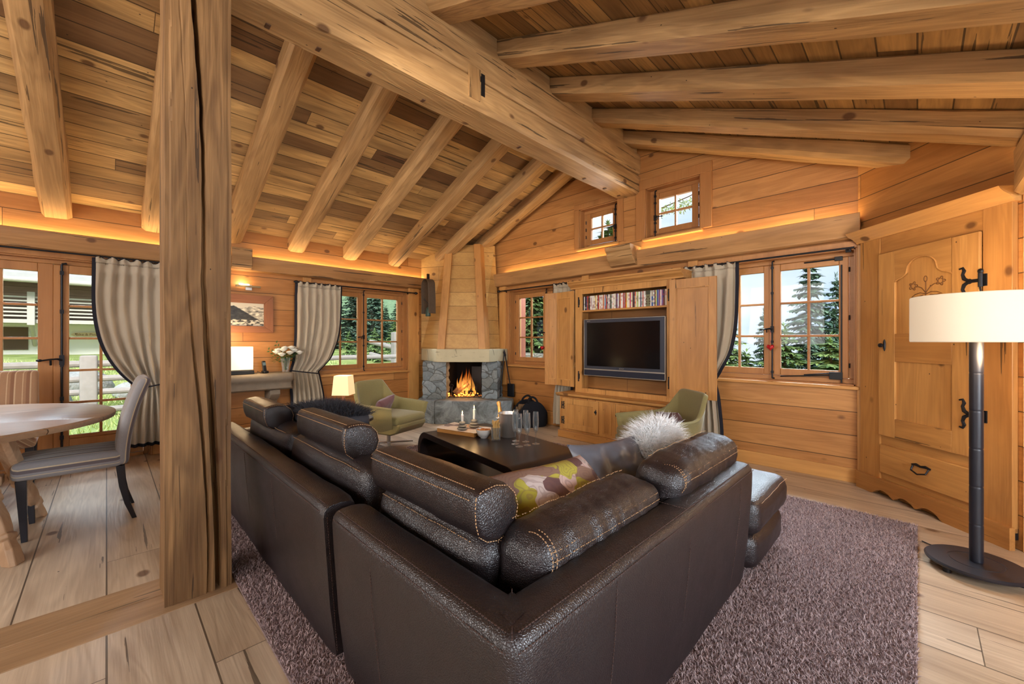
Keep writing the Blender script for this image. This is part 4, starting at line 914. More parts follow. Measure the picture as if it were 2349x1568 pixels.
# ------------------------------------------------------------------ ARMCHAIRS
def weave(name, col):
    s = NT(name); co, _ = s.sep(); n = s.noise(co, 300, 2); n2 = s.noise(co, 90, 3)
    c = s.mix(s.math('MULTIPLY', s.math('SUBTRACT', n, 0.3), 1.5, clamp=True), (col[0] * 0.62, col[1] * 0.62, col[2] * 0.62, 1), col); s.bump(s.math('ADD', n, n2), 0.3, 0.002); s.p(col=c, rough=0.9, spec=0.2, sheen=0.25); return s.m
def armchair(loc, rz, label, col, pil_col, pil_label):
    r = empty('armchair', loc, rz, label, 'armchair', 'swivel armchairs around the coffee table'); mt = col
    # plan stations along the U (s): right-front arm -> back -> left-front arm. local +x is the front
    st = []; ns = 64
    rim = [(0.40, -0.37, 0.57), (0.10, -0.40, 0.585), (-0.16, -0.395, 0.60), (-0.27, -0.36, 0.66), (-0.36, -0.30, 0.80), (-0.40, -0.24, 0.865), (-0.42, 0.0, 0.87), (-0.40, 0.24, 0.865), (-0.36, 0.30, 0.80), (-0.27, 0.36, 0.66), (-0.16, 0.395, 0.60), (0.10, 0.40, 0.585), (0.40, 0.37, 0.57)]
    bot = [(0.30, -0.24, 0.24), (0.10, -0.26, 0.215), (-0.10, -0.26, 0.21), (-0.20, -0.24, 0.21), (-0.25, -0.18, 0.215), (-0.27, -0.12, 0.22), (-0.275, 0.0, 0.22), (-0.27, 0.12, 0.22), (-0.25, 0.18, 0.215), (-0.20, 0.24, 0.21), (-0.10, 0.26, 0.21), (0.10, 0.26, 0.215), (0.30, 0.24, 0.24)]
    def cr_(P, t):
        t = t * (len(P) - 1); i = min(int(t), len(P) - 2); f = t - i; p0, p1, p2, p3 = [V(P[max(0, min(len(P) - 1, i + k))]) for k in (-1, 0, 1, 2)]
        return 0.5 * ((2 * p1) + (-p0 + p2) * f + (2 * p0 - 5 * p1 + 4 * p2 - p3) * f * f + (-p0 + 3 * p1 - 3 * p2 + p3) * f ** 3)
    def sh(off):
        def fn(u, v):
            a, b = cr_(bot, u), cr_(rim, u); w = v ** 0.9; p = a.lerp(b, w); ctr = V((0.05, 0, p.z)); d = (p - ctr); d.z = 0; d.normalize()
            bul = 0.05 * sin(pi * min(1, v * 1.15)) * (1 if v < 0.87 else 1); return p + d * (bul * 0.6 - off) 
        return fn
    m = MB(); nu, nv = 60, 14
    fo, fi = sh(0.0), sh(0.05)
    rows = []
    for j in range(nv + 1): rows.append([fo(i / nu, j / nv) for i in range(nu + 1)])
    rows.append([fo(i / nu, 1.0).lerp(fi(i / nu, 1.0), 0.5) + V((0, 0, 0.014)) for i in range(nu + 1)])
    for j in range(nv, -1, -1): rows.append([fi(i / nu, j / nv) + (V((0, 0, 0.04)) if j == 0 else V((0, 0, 0))) for i in range(nu + 1)])
    m.loft([[p for p in row] for row in rows], closed=False, caps=False)
    # close arm ends and bottom
    N1 = nu + 1
    for e in (0, nu):
        ring = [k * N1 + e for k in range(len(rows))]
        for k in range(nv): m.f.append((ring[k], ring[k + 1], ring[len(rows) - 2 - k], ring[len(rows) - 1 - k]))
        m.f.append((ring[nv], ring[nv + 1], ring[nv + 2]))
    m.build('shell', mt, r, ang=50)
    # seat box with sloping front between the arms
    MB().prism([(0.44, 0.36), (0.44, 0.31), (0.38, 0.235), (0.28, 0.20), (-0.26, 0.20), (-0.30, 0.30), (-0.30, 0.36)], 1, -0.27, 0.27).build('seat_base', mt, r, bevel=0.02)
    fm = MB(); fm.add([(0.44, -0.27, 0.36), (0.435, -0.37, 0.50), (0.40, -0.385, 0.57), (0.34, -0.27, 0.24), (0.37, -0.25, 0.22), (0.385, 0.25, 0.22), (0.44, 0.27, 0.36), (0.435, 0.37, 0.50), (0.40, 0.385, 0.57), (0.34, 0.27, 0.24)], [(0, 1, 2, 3, 4), (6, 9, 8, 7)])
    MB().rbox((0.08, 0, 0.395), (0.70, 0.58, 0.12), 0.05, 8, (0.01, 0, 0.012)).build('seat_cushion', mt, r, ang=70)
    stl = M['steel']; MB().lathe([(0.028, 0.03), (0.028, 0.22)], 20).build('pedestal', stl, r)
    for k in range(4):
        a = R(45 + 90 * k); o = MB().prism([(-0.022, 0.0), (0.022, 0.0), (0.022, 0.02), (-0.022, 0.02)], 0, 0.0, 0.33).build('leg', stl, r, bevel=0.004); o.rotation_euler = (0, 0, a); o.location = (0, 0, 0.022)
    p = V((-0.12, 0.02, 0.52)); root = empty('scatter_cushion', V(loc) + Matrix.Rotation(rz, 3, 'Z') @ p, rz, pil_label, 'cushion')
    o = pillow(0.34, 0.26, 0.11, seed=rz * 3).build('cover', pil_col, root, ang=80); o.rotation_euler = (R(-28), R(8), R(-80))
    r.scale = (0.88,) * 3; root.location = V(loc) + Matrix.Rotation(rz, 3, 'Z') @ (p * 0.88)
    return r
pc = flat('mauve_suede', rgb(128, 88, 94), 0.85, 0, 0.2, 12, 0.2, 0.1, sheen=0.4); oc = weave('olive_wool_weave', rgb(164, 153, 104))
armchair((-4.61, 2.46, 0.022), R(18), 'olive wool swivel armchair left of the fireplace, facing right', oc, pc, 'mauve suede cushion on the left armchair by the fireplace')
armchair((-1.80, 3.90, 0.022), R(-128), 'olive wool swivel armchair in front of the television cupboard, facing left', weave('olive_wool_weave_2', rgb(156, 144, 96)), flat('brown_suede', rgb(92, 58, 54), 0.85, 0, 0.2, 12, 0.2, 0.1, sheen=0.3), 'dark mauve cushion on the right armchair behind the white fur cushion')
# ------------------------------------------------------------------ SIDE TABLE + TABLE LAMP + BOOKS
stp = V((-4.17, 1.78, 0)); stb = empty('side_table', stp, 0, 'small round dark side table between sofa and left armchair', 'table')
MB().lathe([(0.235, 0.47), (0.24, 0.475), (0.24, 0.495), (0.235, 0.50), (0.001, 0.50)], 48).build('tabletop', 'tabledark', stb)
MB().lathe([(0.17, 0.05), (0.19, 0.12), (0.20, 0.47), (0.001, 0.47)], 40).build('drum', 'black', stb); MB().lathe([(0.16, 0.0), (0.17, 0.05), (0.001, 0.05)], 32).build('foot', 'black', stb)
tp = V((-4.26, 1.76, 0.50)); tl = empty('table_lamp', tp, R(45), 'small lit lamp with square cream shade on the round side table', 'lamp')
MB().box(-0.055, 0.055, -0.055, 0.055, 0, 0.018).build('base', 'steel', tl, bevel=0.003); MB().box(-0.014, 0.014, -0.014, 0.014, 0.018, 0.30).build('stem', flat('dark_wood_stem', rgb(60, 38, 28), 0.4), tl, bevel=0.002)
MB().box(-0.018, 0.018, -0.018, 0.018, 0.018, 0.08).build('socket', 'steel', tl, bevel=0.002)
def frustum(w0, w1, z0, z1, t=0.003):
    a, b = w0 / 2, w1 / 2; return MB().loft([[(-a, -a, z0), (a, -a, z0), (a, a, z0), (-a, a, z0)], [(-b, -b, z1), (b, -b, z1), (b, b, z1), (-b, b, z1)]], True, False)
M['shade1'] = shade_mat('lit_cream_shade', rgb(240, 214, 160), (1.0, 0.72, 0.36, 1), 0.34)
o = frustum(0.175, 0.145, 0.235, 0.435).build('lamp_shade', 'shade1', tl, smooth=False); md = o.modifiers.new('s', 'SOLIDIFY'); md.thickness = 0.003
MB().sphere((0, 0, 0.335), 0.025, 12, 8).build('bulb', emit('warm_bulb', (1, 0.72, 0.4, 1), 12), tl)
lamp('table_lamp_light', 'POINT', tp + V((0, 0, 0.335)), (0, 0, 0), 9, (1.0, 0.70, 0.38), shadow_soft_size=0.06)
for i, (c, lb) in enumerate(((rgb(30, 34, 40), 'dark closed book lying lowest on the round side table'), (rgb(50, 56, 60), 'dark closed book lying on top of another on the side table'))):
    b = empty('book', V((-4.10, 1.84, 0.50 + 0.026 * i)), R(30 + 14 * i), lb, 'book'); MB().box(-0.085, 0.085, -0.06, 0.06, 0.001, 0.025).build('cover', flat('book_cover', c, 0.5), b, bevel=0.002)
    MB().box(-0.082, 0.086, -0.057, 0.061, 0.004, 0.022).build('pages', flat('paper', rgb(220, 214, 200), 0.8), b)
# ------------------------------------------------------------------ FLOOR LAMP
flp = LD(2.617, 2.285, 0.0); fl_ = empty('floor_lamp', flp, R(45), 'tall floor lamp with dark turned pole and wide white drum shade, at the right', 'lamp')
M['darkpole'] = flat('black_stained_wood', rgb(30, 30, 38), 0.38, 0, 0.5, 40, 0.2)
MB().lathe([(0.001, 0.030), (0.19, 0.030), (0.205, 0.036), (0.208, 0.046), (0.20, 0.054), (0.115, 0.057), (0.113, 0.0545), (0.107, 0.0545), (0.105, 0.057), (0.001, 0.058)], 64).build('base', 'darkpole', fl_)
for k in range(3):
    a = R(-60 + 120 * k); MB().lathe([(0.018, 0), (0.018, 0.031)], 12, (0.165 * cos(a), 0.165 * sin(a), 0)).build('foot', 'black', fl_)
prof = []; z = 0.056
for k in range(6): prof += [(0.027, z + 0.002), (0.0283, z + 0.006), (0.0283, z + 0.009), (0.0283, z + 0.203), (0.0283, z + 0.206), (0.027, z + 0.210)]; z += 0.2125
MB().lathe(prof, 28).build('pole', 'darkpole', fl_, ang=25)
M['shade2'] = shade_mat('lit_white_shade', rgb(206, 190, 164), (1.0, 0.80, 0.58, 1), 0.24)
o = MB().lathe([(0.268, 1.292), (0.270, 1.30), (0.270, 1.55), (0.268, 1.556)], 72, caps=False).build('lamp_shade', 'shade2', fl_); o.modifiers.new('s', 'SOLIDIFY').thickness = 0.004
MB().lathe([(0.001, 1.296), (0.262, 1.296), (0.262, 1.300), (0.001, 1.300)], 48).build('diffuser', 'shade2', fl_)
for k in range(2): MB().sphere((0.07 * (k * 2 - 1), 0, 1.42), 0.03, 12, 8).build('bulb', 'black' if False else bpy.data.materials['warm_bulb'], fl_)
lamp('floor_lamp_light', 'POINT', flp + V((0, 0, 1.64)), (0, 0, 0), 12, (1.0, 0.74, 0.45), shadow_soft_size=0.12)
lamp('floor_lamp_light', 'POINT', flp + V((0.0, 0.0, 1.22)) + V((0.06, -0.06, 0)), (0, 0, 0), 9, (1.0, 0.68, 0.38), shadow_soft_size=0.10)
c = MB().tube([PF(2115, 1240, 0.006), PF(2130, 1247, 0.006), PF(2150, 1255, 0.006), flp + V((-0.15, 0.10, 0.035))], 0.0035, 8).build('power_cord', 'black'); tag(c, 'thin black power cord on the floor behind the floor lamp base', 'cord')
# ================================================================== FIREPLACE IN THE CORNER
def ld(lat, D): return (q2 * (lat - D), q2 * (lat + D))
def stone(name, cols, mortar, scale, blue=0.0):
    s = NT(name); co, ax = s.sep('Object'); nz = s.N('TexNoise'); nz.inputs['Scale'].default_value = 4; s.l.new(co, nz.inputs['Vector'])
    v2 = s.mix(0.12, co, nz.outputs['Color']); mpn = s.N('Mapping'); mpn.inputs['Scale'].default_value = (1, 1, 1.45); s.l.new(v2, mpn.inputs['Vector'])
    v = s.N('TexVoronoi'); s.l.new(mpn.outputs[0], v.inputs['Vector']); v.inputs['Scale'].default_value = scale
    e = s.N('TexVoronoi', feature='DISTANCE_TO_EDGE'); s.l.new(mpn.outputs[0], e.inputs['Vector']); e.inputs['Scale'].default_value = scale
    sc = s.N('SeparateColor'); s.l.new(v.outputs['Color'], sc.inputs[0]); c = s.ramp(sc.outputs[0], [(i / (len(cols) - 1), c) for i, c in enumerate(cols)])
    n = s.noise(co, 26, 6, 0.4); n2 = s.noise(co, 9, 4, 1.0); c = s.mix(s.math('MULTIPLY', n, 0.6), c, (cols[0][0] * 0.35, cols[0][1] * 0.35, cols[0][2] * 0.35, 1))
    mm = s.math('SUBTRACT', 1.0, s.math('DIVIDE', e.outputs['Distance'], 0.045, clamp=True)); c = s.mix(mm, c, mortar)
    s.bump(s.math('ADD', s.math('MULTIPLY', s.math('MINIMUM', e.outputs['Distance'], 0.16), 6), s.math('ADD', n, s.math('MULTIPLY', n2, 1.5))), 0.8, 0.02); s.p(col=c, rough=0.75, spec=0.35); return s.m
M['stone'] = stone('grey_green_stone_masonry', [rgb(112, 120, 122), rgb(166, 178, 184), rgb(130, 134, 130), rgb(176, 184, 186)], rgb(74, 72, 66), 6.0)
def slabm():
    s = NT('rough_hearth_rock'); co, _ = s.sep(); n = s.noise(co, 5, 8, 1.0, 0.6); n2 = s.noise(co, 18, 6, 0.5)
    c = s.ramp(n, [(0.3, rgb(84, 88, 86)), (0.5, rgb(134, 144, 148)), (0.7, rgb(168, 178, 182))]); s.bump(s.math('ADD', n, s.math('MULTIPLY', n2, 0.5)), 1.0, 0.04); s.p(col=c, rough=0.7); return s.m
M['slab'] = slabm()
fp = empty('fireplace', V((*ld(-0.81, 6.6), 0)), 0, 'corner fireplace with grey stone pillars, pale beam mantel and tapering wooden hood', 'fireplace')
def wp(m, name, mat, **kw): return m.xf(W2L(fp)).build(name, mat, fp, **kw)
def poly(pts, z0, z1, rough=0.0, seed=0, sub=1):
    """vertical prism from plan points with rough sides"""
    P = []
    for i, p in enumerate(pts):
        q = pts[(i + 1) % len(pts)]; L = sqrt((q[0] - p[0]) ** 2 + (q[1] - p[1]) ** 2); n = max(1, int(L / 0.05)) if rough else 1
        for k in range(n): P.append((p[0] + (q[0] - p[0]) * k / n, p[1] + (q[1] - p[1]) * k / n))
    cx = sum(p[0] for p in P) / len(P); cy = sum(p[1] for p in P) / len(P); rings = []; nz_ = max(1, int((z1 - z0) / 0.04)) if rough else 1
    for j in range(nz_ + 1):
        z = z0 + (z1 - z0) * j / nz_; ring = []
        for x, y in P:
            w = noise.noise(V((x * 6 + seed, y * 6, z * 6))) * rough + noise.noise(V((x * 16 + seed, y * 16, z * 16))) * rough * 0.4; d = V((x - cx, y - cy)); d.normalize()
            e = -rough * 0.8 if (rough and j in (0, nz_)) else (-0.016 * max(0.0, 1 - abs(((z + 0.03 * noise.noise(V((x * 4, y * 4, seed)))) / 0.125) % 1.0 - 0.5) * 7) if (rough and z1 > 0.9) else 0)
            ring.append((x + d.x * (w + e), y + d.y * (w + e), z + (w * 0.4 if j == nz_ else 0)))
        rings.append(ring)
    return MB().loft(rings)
HZ = 0.355
# hearth slab, two rock pieces
hs = [ld(-1.62, 6.85), ld(-1.50, 6.42), ld(-1.22, 6.34)]
wp(poly([ld(-1.52, 6.52), ld(-1.24, 6.33), ld(-1.215, 6.33), ld(-1.13, 7.0), ld(-1.55, 7.1)], 0.0, HZ, 0.012, 2), 'hearth_slab', 'slab', ang=40)
wp(poly([ld(-1.205, 6.33), ld(-0.25, 6.26), ld(0.0, 6.40), ld(0.03, 6.62), ld(-0.22, 6.95), ld(-1.12, 7.0)], 0.0, HZ, 0.014, 5), 'hearth_slab', 'slab', ang=40)
# pillars
wp(poly([ld(-1.50, 6.83), ld(-1.46, 6.62), ld(-1.07, 6.60), ld(-1.05, 7.05), ld(-1.30, 7.25)], HZ - 0.01, 0.965, 0.014, 11), 'pillar', 'stone', ang=40)
wp(poly([ld(-0.50, 6.66), ld(-0.24, 6.60), ld(-0.16, 6.86), ld(-0.40, 7.15), ld(-0.50, 7.15)], HZ - 0.01, 0.965, 0.014, 17), 'pillar', 'stone', ang=40)
# firebox
soot = flat('sooty_brick', rgb(24, 19, 16), 0.9, 0, 0.2, 8, 0.4, 0.3)
m = MB(); a, b, c_, d = ld(-1.08, 6.75), ld(-1.0, 7.3), ld(-0.56, 7.3), ld(-0.49, 6.75)
m.add([(*a, HZ), (*b, HZ), (*c_, HZ), (*d, HZ), (*a, 1.0), (*b, 1.0), (*c_, 1.0), (*d, 1.0)], [(0, 1, 5, 4), (1, 2, 6, 5), (2, 3, 7, 6), (4, 5, 6, 7)])
wp(m, 'firebox', soot, smooth=False)
wp(poly([ld(-1.05, 6.70), ld(-0.49, 6.70), ld(-0.49, 7.3), ld(-1.05, 7.3)], HZ - 0.02, HZ + 0.012), 'firebox_floor', flat('grey_ash', rgb(96, 90, 84), 0.9, 0, 0.2, 20, 0.4, 0.5), ang=30)
wp(MB().add([(*ld(-0.72, 7.24), HZ), (*ld(-0.50, 7.20), HZ), (*ld(-0.50, 7.20), 0.84), (*ld(-0.72, 7.24), 0.84), (*ld(-0.72, 7.27), HZ), (*ld(-0.50, 7.23), HZ), (*ld(-0.50, 7.23), 0.84), (*ld(-0.72, 7.27), 0.84)], [(0, 1, 2, 3), (7, 6, 5, 4), (0, 4, 5, 1), (1, 5, 6, 2), (2, 6, 7, 3), (3, 7, 4, 0)]), 'fireback', 'black')
# mantel: pale cracked beam
def mantm():
    s = NT('pale_cracked_oak'); co, ax = s.sep('Object'); n = s.noise(co, 4, 4, 0.4)
    lt = s.math('ADD', ax[0], ax[1]); cr_ = s.noise(s.comb(s.math('ADD', s.math('MULTIPLY', lt, 26.0), s.math('MULTIPLY', ax[2], 9.0)), s.math('MULTIPLY', ax[2], 2.0), 0.0), 1.0, 2, 0.2)
    ck = s.math('GREATER_THAN', cr_, 0.66); h2 = s.noise(s.comb(s.math('MULTIPLY', lt, 3.0), 0.0, s.math('MULTIPLY', ax[2], 30.0)), 1.0, 3, 0.5)
    c = s.mix(n, rgb(206, 194, 160), rgb(170, 158, 124)); c = s.mix(s.math('MULTIPLY', ck, 0.7), c, rgb(60, 48, 34)); c = s.mix(s.math('MULTIPLY', s.math('GREATER_THAN', h2, 0.68), 0.6), c, rgb(70, 56, 40))
    s.bump(s.math('MULTIPLY', ck, -1.0), 0.6, 0.008); s.p(col=c, rough=0.6); return s.m
M['mantel'] = mantm()
wp(poly([ld(-1.60, 7.15), ld(-1.215, 6.48), ld(-0.36, 6.46), ld(-0.075, 6.90), ld(-0.38, 7.2), ld(-1.30, 7.3)], 0.958, 1.163), 'mantel_beam', 'mantel', bevel=0.008)
# hood
z0, z1 = 1.163, 2.95
B0 = [ld(-1.60, 7.14), ld(-1.15, 6.66), ld(-0.52, 6.66), ld(-0.21, 6.99), ld(-0.5, 7.3), ld(-1.2, 7.4)]
B1 = [ld(-1.60, 7.16), ld(-1.09, 6.99), ld(-0.60, 6.99), ld(-0.30, 7.06), ld(-0.55, 7.35), ld(-1.2, 7.42)]
hoodm = wood('hood_boards', 0, 2, rgb(214, 170, 104), rgb(196, 150, 86), rgb(150, 100, 50), width=0.235, length=9, groove=0.003, grain=0.6, knots=0.35, rough=0.4)
wp(MB().loft([[(*p, z0) for p in B0], [(*p, z1) for p in B1]]), 'hood', hoodm, ang=20)
def hpost(a0, a1, D0, D1, wl, wr):
    m = MB(); r0 = [ld(a0, D0 - 0.05), ld(a0 + wl, D0 - 0.05), ld(a0 + wr, D0 + 0.07), ld(a0, D0 + 0.07)]; r1 = [ld(a1, D1 - 0.05), ld(a1 + wl, D1 - 0.05), ld(a1 + wr, D1 + 0.07), ld(a1, D1 + 0.07)]
    return m.loft([[(*p, z0) for p in r0], [(*p, z1) for p in r1]])
wp(hpost(-1.225, -1.135, 6.66, 6.97, 0.125, 0.125), 'hood_post', 'pine_z', bevel=0.004)
wp(hpost(-0.545, -0.655, 6.66, 6.97, 0.11, 0.18), 'hood_post', 'pine_z', bevel=0.004)
# outer corner boards of the hood against the walls
# logs, embers, andirons, flames
barkm = flat('split_firewood', rgb(132, 104, 76), 0.85, 0, 0.2, 22, 0.45, 0.5); char = flat('charred_wood', rgb(26, 22, 20), 0.9, 0, 0.2, 30, 0.4, 0.6)
def W(lat, D, z): return V((*ld(lat, D), z))
logs = [(W(-0.98, 6.85, 0.42), W(-0.80, 6.92, 0.62), 0.042, barkm), (W(-0.93, 6.80, 0.42), W(-0.74, 6.88, 0.58), 0.036, barkm), (W(-0.66, 6.86, 0.42), W(-0.80, 6.95, 0.60), 0.035, char), (W(-0.95, 6.88, 0.42), W(-0.62, 6.86, 0.43), 0.04, char), (W(-0.72, 6.98, 0.43), W(-0.70, 6.98, 0.58), 0.04, char)]
for i, (a, b, r_, mt) in enumerate(logs):
    pts = [a.lerp(b, t / 8) + V((noise.noise(V((t, i, 0))) * 0.006,) * 3) for t in range(9)]
    o = MB().tube(pts, [r_ * (0.92 + 0.1 * noise.noise(V((t * 0.8, i * 3.3, 1)))) for t in range(9)], 6).build('firewood_log', mt, None, ang=30)
    tag(o, ['split firewood log leaning steepest in the fire', 'split firewood log leaning in front of the steepest one', 'charred log crossing at the right of the fire', 'charred log lying flat across the fire grate', 'short charred log standing at the back of the fire'][i], 'log', 'logs burning in the fireplace')
m = MB(); rn = random.Random(9)
for i in range(110):
    p = W(-0.80 + rn.gauss(0, 0.11), 6.84 + rn.gauss(0, 0.05), HZ + 0.02 + rn.uniform(0, 0.05)); m.sphere(p, rn.uniform(0.007, 0.017), 6, 4)
def embm():
    s = NT('glowing_embers'); co, _ = s.sep(); n = s.noise(co, 26, 3); e = s.ramp(n, [(0.46, (0, 0, 0)), (0.62, (1.0, 0.25, 0.03))]); s.p(col=rgb(40, 34, 32), rough=0.9, emis=e, estr=6.0); return s.m
o = m.build('embers', embm(), ang=60); tag(o, 'glowing embers and ash heap under the burning logs', 'embers', kind='stuff')
def flamem():
    s = NT('flame'); co, ax = s.sep('Object'); t = s.math('DIVIDE', s.math('SUBTRACT', ax[2], 0.40), 0.44, clamp=True)
    c = s.ramp(t, [(0.0, (1.0, 0.34, 0.05)), (0.35, (1.0, 0.40, 0.07)), (0.75, (1.0, 0.20, 0.02)), (1.0, (0.8, 0.12, 0.01))]); e = s.N('Emission'); s.set(e.inputs[0], c); s.set(e.inputs[1], s.math('SUBTRACT', 1.5, s.math('MULTIPLY', t, 0.9)))
    tr = s.N('BsdfTransparent'); lw = s.N('LayerWeight'); lw.inputs[0].default_value = 0.5; n = s.noise(s.comb(s.math('MULTIPLY', ax[0], 16.0), s.math('MULTIPLY', ax[1], 16.0), s.math('MULTIPLY', ax[2], 4.0)), 1.0, 3, 0.6)
    f = s.math('MULTIPLY', s.math('POWER', s.math('SUBTRACT', 1.0, lw.outputs['Facing']), 1.6), s.math('MULTIPLY', s.math('SUBTRACT', n, 0.25), 2.0, clamp=True)); f = s.math('MULTIPLY', f, s.math('SUBTRACT', 1.05, t), clamp=True)
    mx = s.N('MixShader'); s.set(mx.inputs[0], f); s.l.new(tr.outputs[0], mx.inputs[1]); s.l.new(e.outputs[0], mx.inputs[2]); s.l.new(mx.outputs[0], s.out.inputs[0]); return s.m
m = MB(); rn = random.Random(12)
for lat, D, h_, r_ in ((-0.86, 6.86, 0.40, 0.045), (-0.79, 6.88, 0.47, 0.040), (-0.72, 6.88, 0.36, 0.042), (-0.91, 6.87, 0.27, 0.035), (-0.66, 6.86, 0.30, 0.035), (-0.82, 6.92, 0.34, 0.05), (-0.63, 6.83, 0.14, 0.03), (-0.90, 6.80, 0.12, 0.025), (-0.76, 6.80, 0.13, 0.03), (-0.75, 6.93, 0.44, 0.035), (-0.83, 6.83, 0.30, 0.03)):
    rings = []; n = 16; ph = rn.uniform(0, 6)
    for j in range(n + 1):
        t = j / n; r2 = r_ * (sin(pi * min(1, t * 0.8 + 0.22)) ** 1.1) * (1 - t) ** 0.45 + 0.0008; cx = lat + 0.02 * sin(ph + t * 5) * t; cd = D + 0.02 * cos(ph + t * 4) * t
        rings.append([W(cx + r2 * cos(2 * pi * k / 12), cd + r2 * 0.7 * sin(2 * pi * k / 12), 0.40 + h_ * t) for k in range(12)])
    m.loft(rings)
o = m.build('flames', flamem(), ang=180); tag(o, 'orange flames rising from the logs in the fireplace', 'fire', kind='stuff')
lamp('fire_light', 'POINT', W(-0.80, 6.80, 0.55), (0, 0, 0), 3, (1.0, 0.42, 0.12), shadow_soft_size=0.08)
an = empty('andirons', W(-0.8, 6.8, HZ), 0, 'pair of black iron andirons with ring tops holding the logs', 'andirons')
for lat in (-1.0, -0.59):
    m = MB().tube([W(lat, 6.74, HZ + 0.04), W(lat, 6.74, HZ + 0.17)], 0.009, 8).tube([W(lat - 0.05, 6.70, HZ + 0.005), W(lat - 0.02, 6.73, HZ + 0.045), W(lat + 0.02, 6.73, HZ + 0.045), W(lat + 0.05, 6.70, HZ + 0.005)], 0.008, 8).tube([W(lat, 6.74, HZ + 0.05), W(lat, 7.0, HZ + 0.05)], 0.009, 6)
    m.tube([W(lat + 0.024 * cos(t * pi / 8), 6.74, HZ + 0.195 + 0.024 * sin(t * pi / 8)) for t in range(17)], 0.006, 6); m.xf(W2L(an)).build('andiron', 'iron', an)
# fire irons and shovel at the right of the mantel
for nm, lb, a, b in (('fire_poker', 'black iron fire poker hanging at the right end of the mantel', W(-0.13, 6.78, 1.10), W(-0.20, 6.74, 0.38)), ('fire_shovel', 'black iron fire shovel with square blade leaning right of the fireplace', W(-0.115, 6.80, 1.06), W(-0.03, 6.80, 0.56))):
    r = empty(nm, b, 0, lb, 'fire tool'); w = W2L(r)
    MB().tube([a.lerp(b, t / 10) for t in range(11)], 0.009, 8).xf(w).build('shaft', 'iron', r)
    m = MB().sphere(a, (0.018, 0.018, 0.026), 10, 8); m.tube([a, a + V((0, 0, 0.05))], [0.012, 0.006], 8).xf(w).build('grip', 'iron', r)
    if nm == 'fire_shovel': MB().rbox(W(-0.02, 6.80, 0.47), (0.15, 0.025, 0.22), 0.009, 3).xf(w).build('blade', 'iron', r)
    else: MB().tube([b, b + V((0.03, 0.0, 0.02))], 0.007, 8).xf(w).build('hook', 'iron', r)
# cow bell on a curved wooden collar hung beside the hood
cb = empty('cowbell_collar', W(-1.32, 6.52, 1.85), 0, 'old curved wooden cow collar with iron bell hanging left of the fireplace hood', 'cowbell')
darkw = flat('dark_worn_collar_wood', rgb(96, 78, 60), 0.6, 0, 0.4, 22, 0.5, 0.4)
cc = PD(982, 668, 6.5); Rw = 0.105; ca_, sa_ = cos(R(48)), sin(R(48)); es = V((q2 * ca_ + q2 * sa_, q2 * ca_ - q2 * sa_, 0)); ed_ = V((-es.y, es.x, 0))
arch = [(-Rw + 0.012, -0.36), (-Rw + 0.008, -0.12), (-Rw, 0.04)] + [(-Rw * cos(pi * t / 10), 0.08 + 0.11 * sin(pi * t / 10)) for t in range(1, 10)] + [(Rw, 0.04), (Rw + 0.012, -0.12), (Rw + 0.016, -0.36)]
rings = []
for a, z in arch:
    rings.append([cc + es * (a + da) + ed_ * dd + V((0, 0, z + dz)) for da, dz, dd in ((0, 0, -0.065), (0.012 if a > 0 else -0.012, 0.008, -0.06), (0.012 if a > 0 else -0.012, 0.008, 0.06), (0, 0, 0.065))])
MB().loft(rings).xf(W2L(cb)).build('collar', darkw, cb, bevel=0.003, ang=50)
bc = cc + V((0.0, 0.0, -0.33))
MB().lathe([(0.045, -0.07), (0.050, -0.06), (0.048, 0.0), (0.040, 0.05), (0.028, 0.075), (0.001, 0.085)], 20, bc, sx=1, sy=0.75).xf(W2L(cb)).build('bell', flat('old_bronze', rgb(74, 92, 84), 0.5, 0.6, 0.5, 30, 0.4, 0.2), cb)
MB().tube([bc + V((0, 0, 0.08)), bc + V((0.01, 0, 0.13)), cc + V((-0.05, -0.05, -0.12))], 0.006, 6).xf(W2L(cb)).build('strap', 'iron', cb)
MB().box(-0.012, 0.012, -0.02, 0.02, 0, 0.11).xf(Matrix.Translation(cc + V((-0.0, 0, 0.17))) ).xf(W2L(cb)).build('hanger', 'iron', cb)
# felt log carrier
lc = empty('log_basket', V((*ld(0.27, 6.20), 0.0)), R(64), 'black felt log basket with big loop handles, right of the fireplace', 'basket'); felt = flat('black_felt', rgb(34, 34, 38), 0.95, 0, 0.1, 60, 0.2, 0.2)
m = MB(); n = 48; rings = []
for (f, z) in ((0.90, 0.0), (1.0, 0.04), (1.0, 0.16), (1.0, None), (0.90, None), (0.90, 0.10), (0.86, 0.02)):
    ring = []
    for k in range(n):
        a = 2 * pi * k / n; x, y = 0.265 * f * math.copysign(abs(cos(a)) ** 0.6, cos(a)), 0.17 * f * math.copysign(abs(sin(a)) ** 0.6, sin(a))
        zz = z if z is not None else 0.20 + 0.19 * abs(sin(a)) ** 4
        ring.append((x, y * (1 - 0.25 * (zz > 0.25) * (zz - 0.25) / 0.14) if z is None else y, zz))
    rings.append(ring)
m.loft(rings); m.build('felt_body', felt, lc, ang=60)
for sg in (-1, 1):
    MB().tube([(0.075 * cos(pi * t / 12), sg * 0.135 - sg * 0.045 * sin(pi * t / 12), 0.365 + 0.085 * sin(pi * t / 12)) for t in range(13)], 0.015, 8).build('handle', felt, lc)
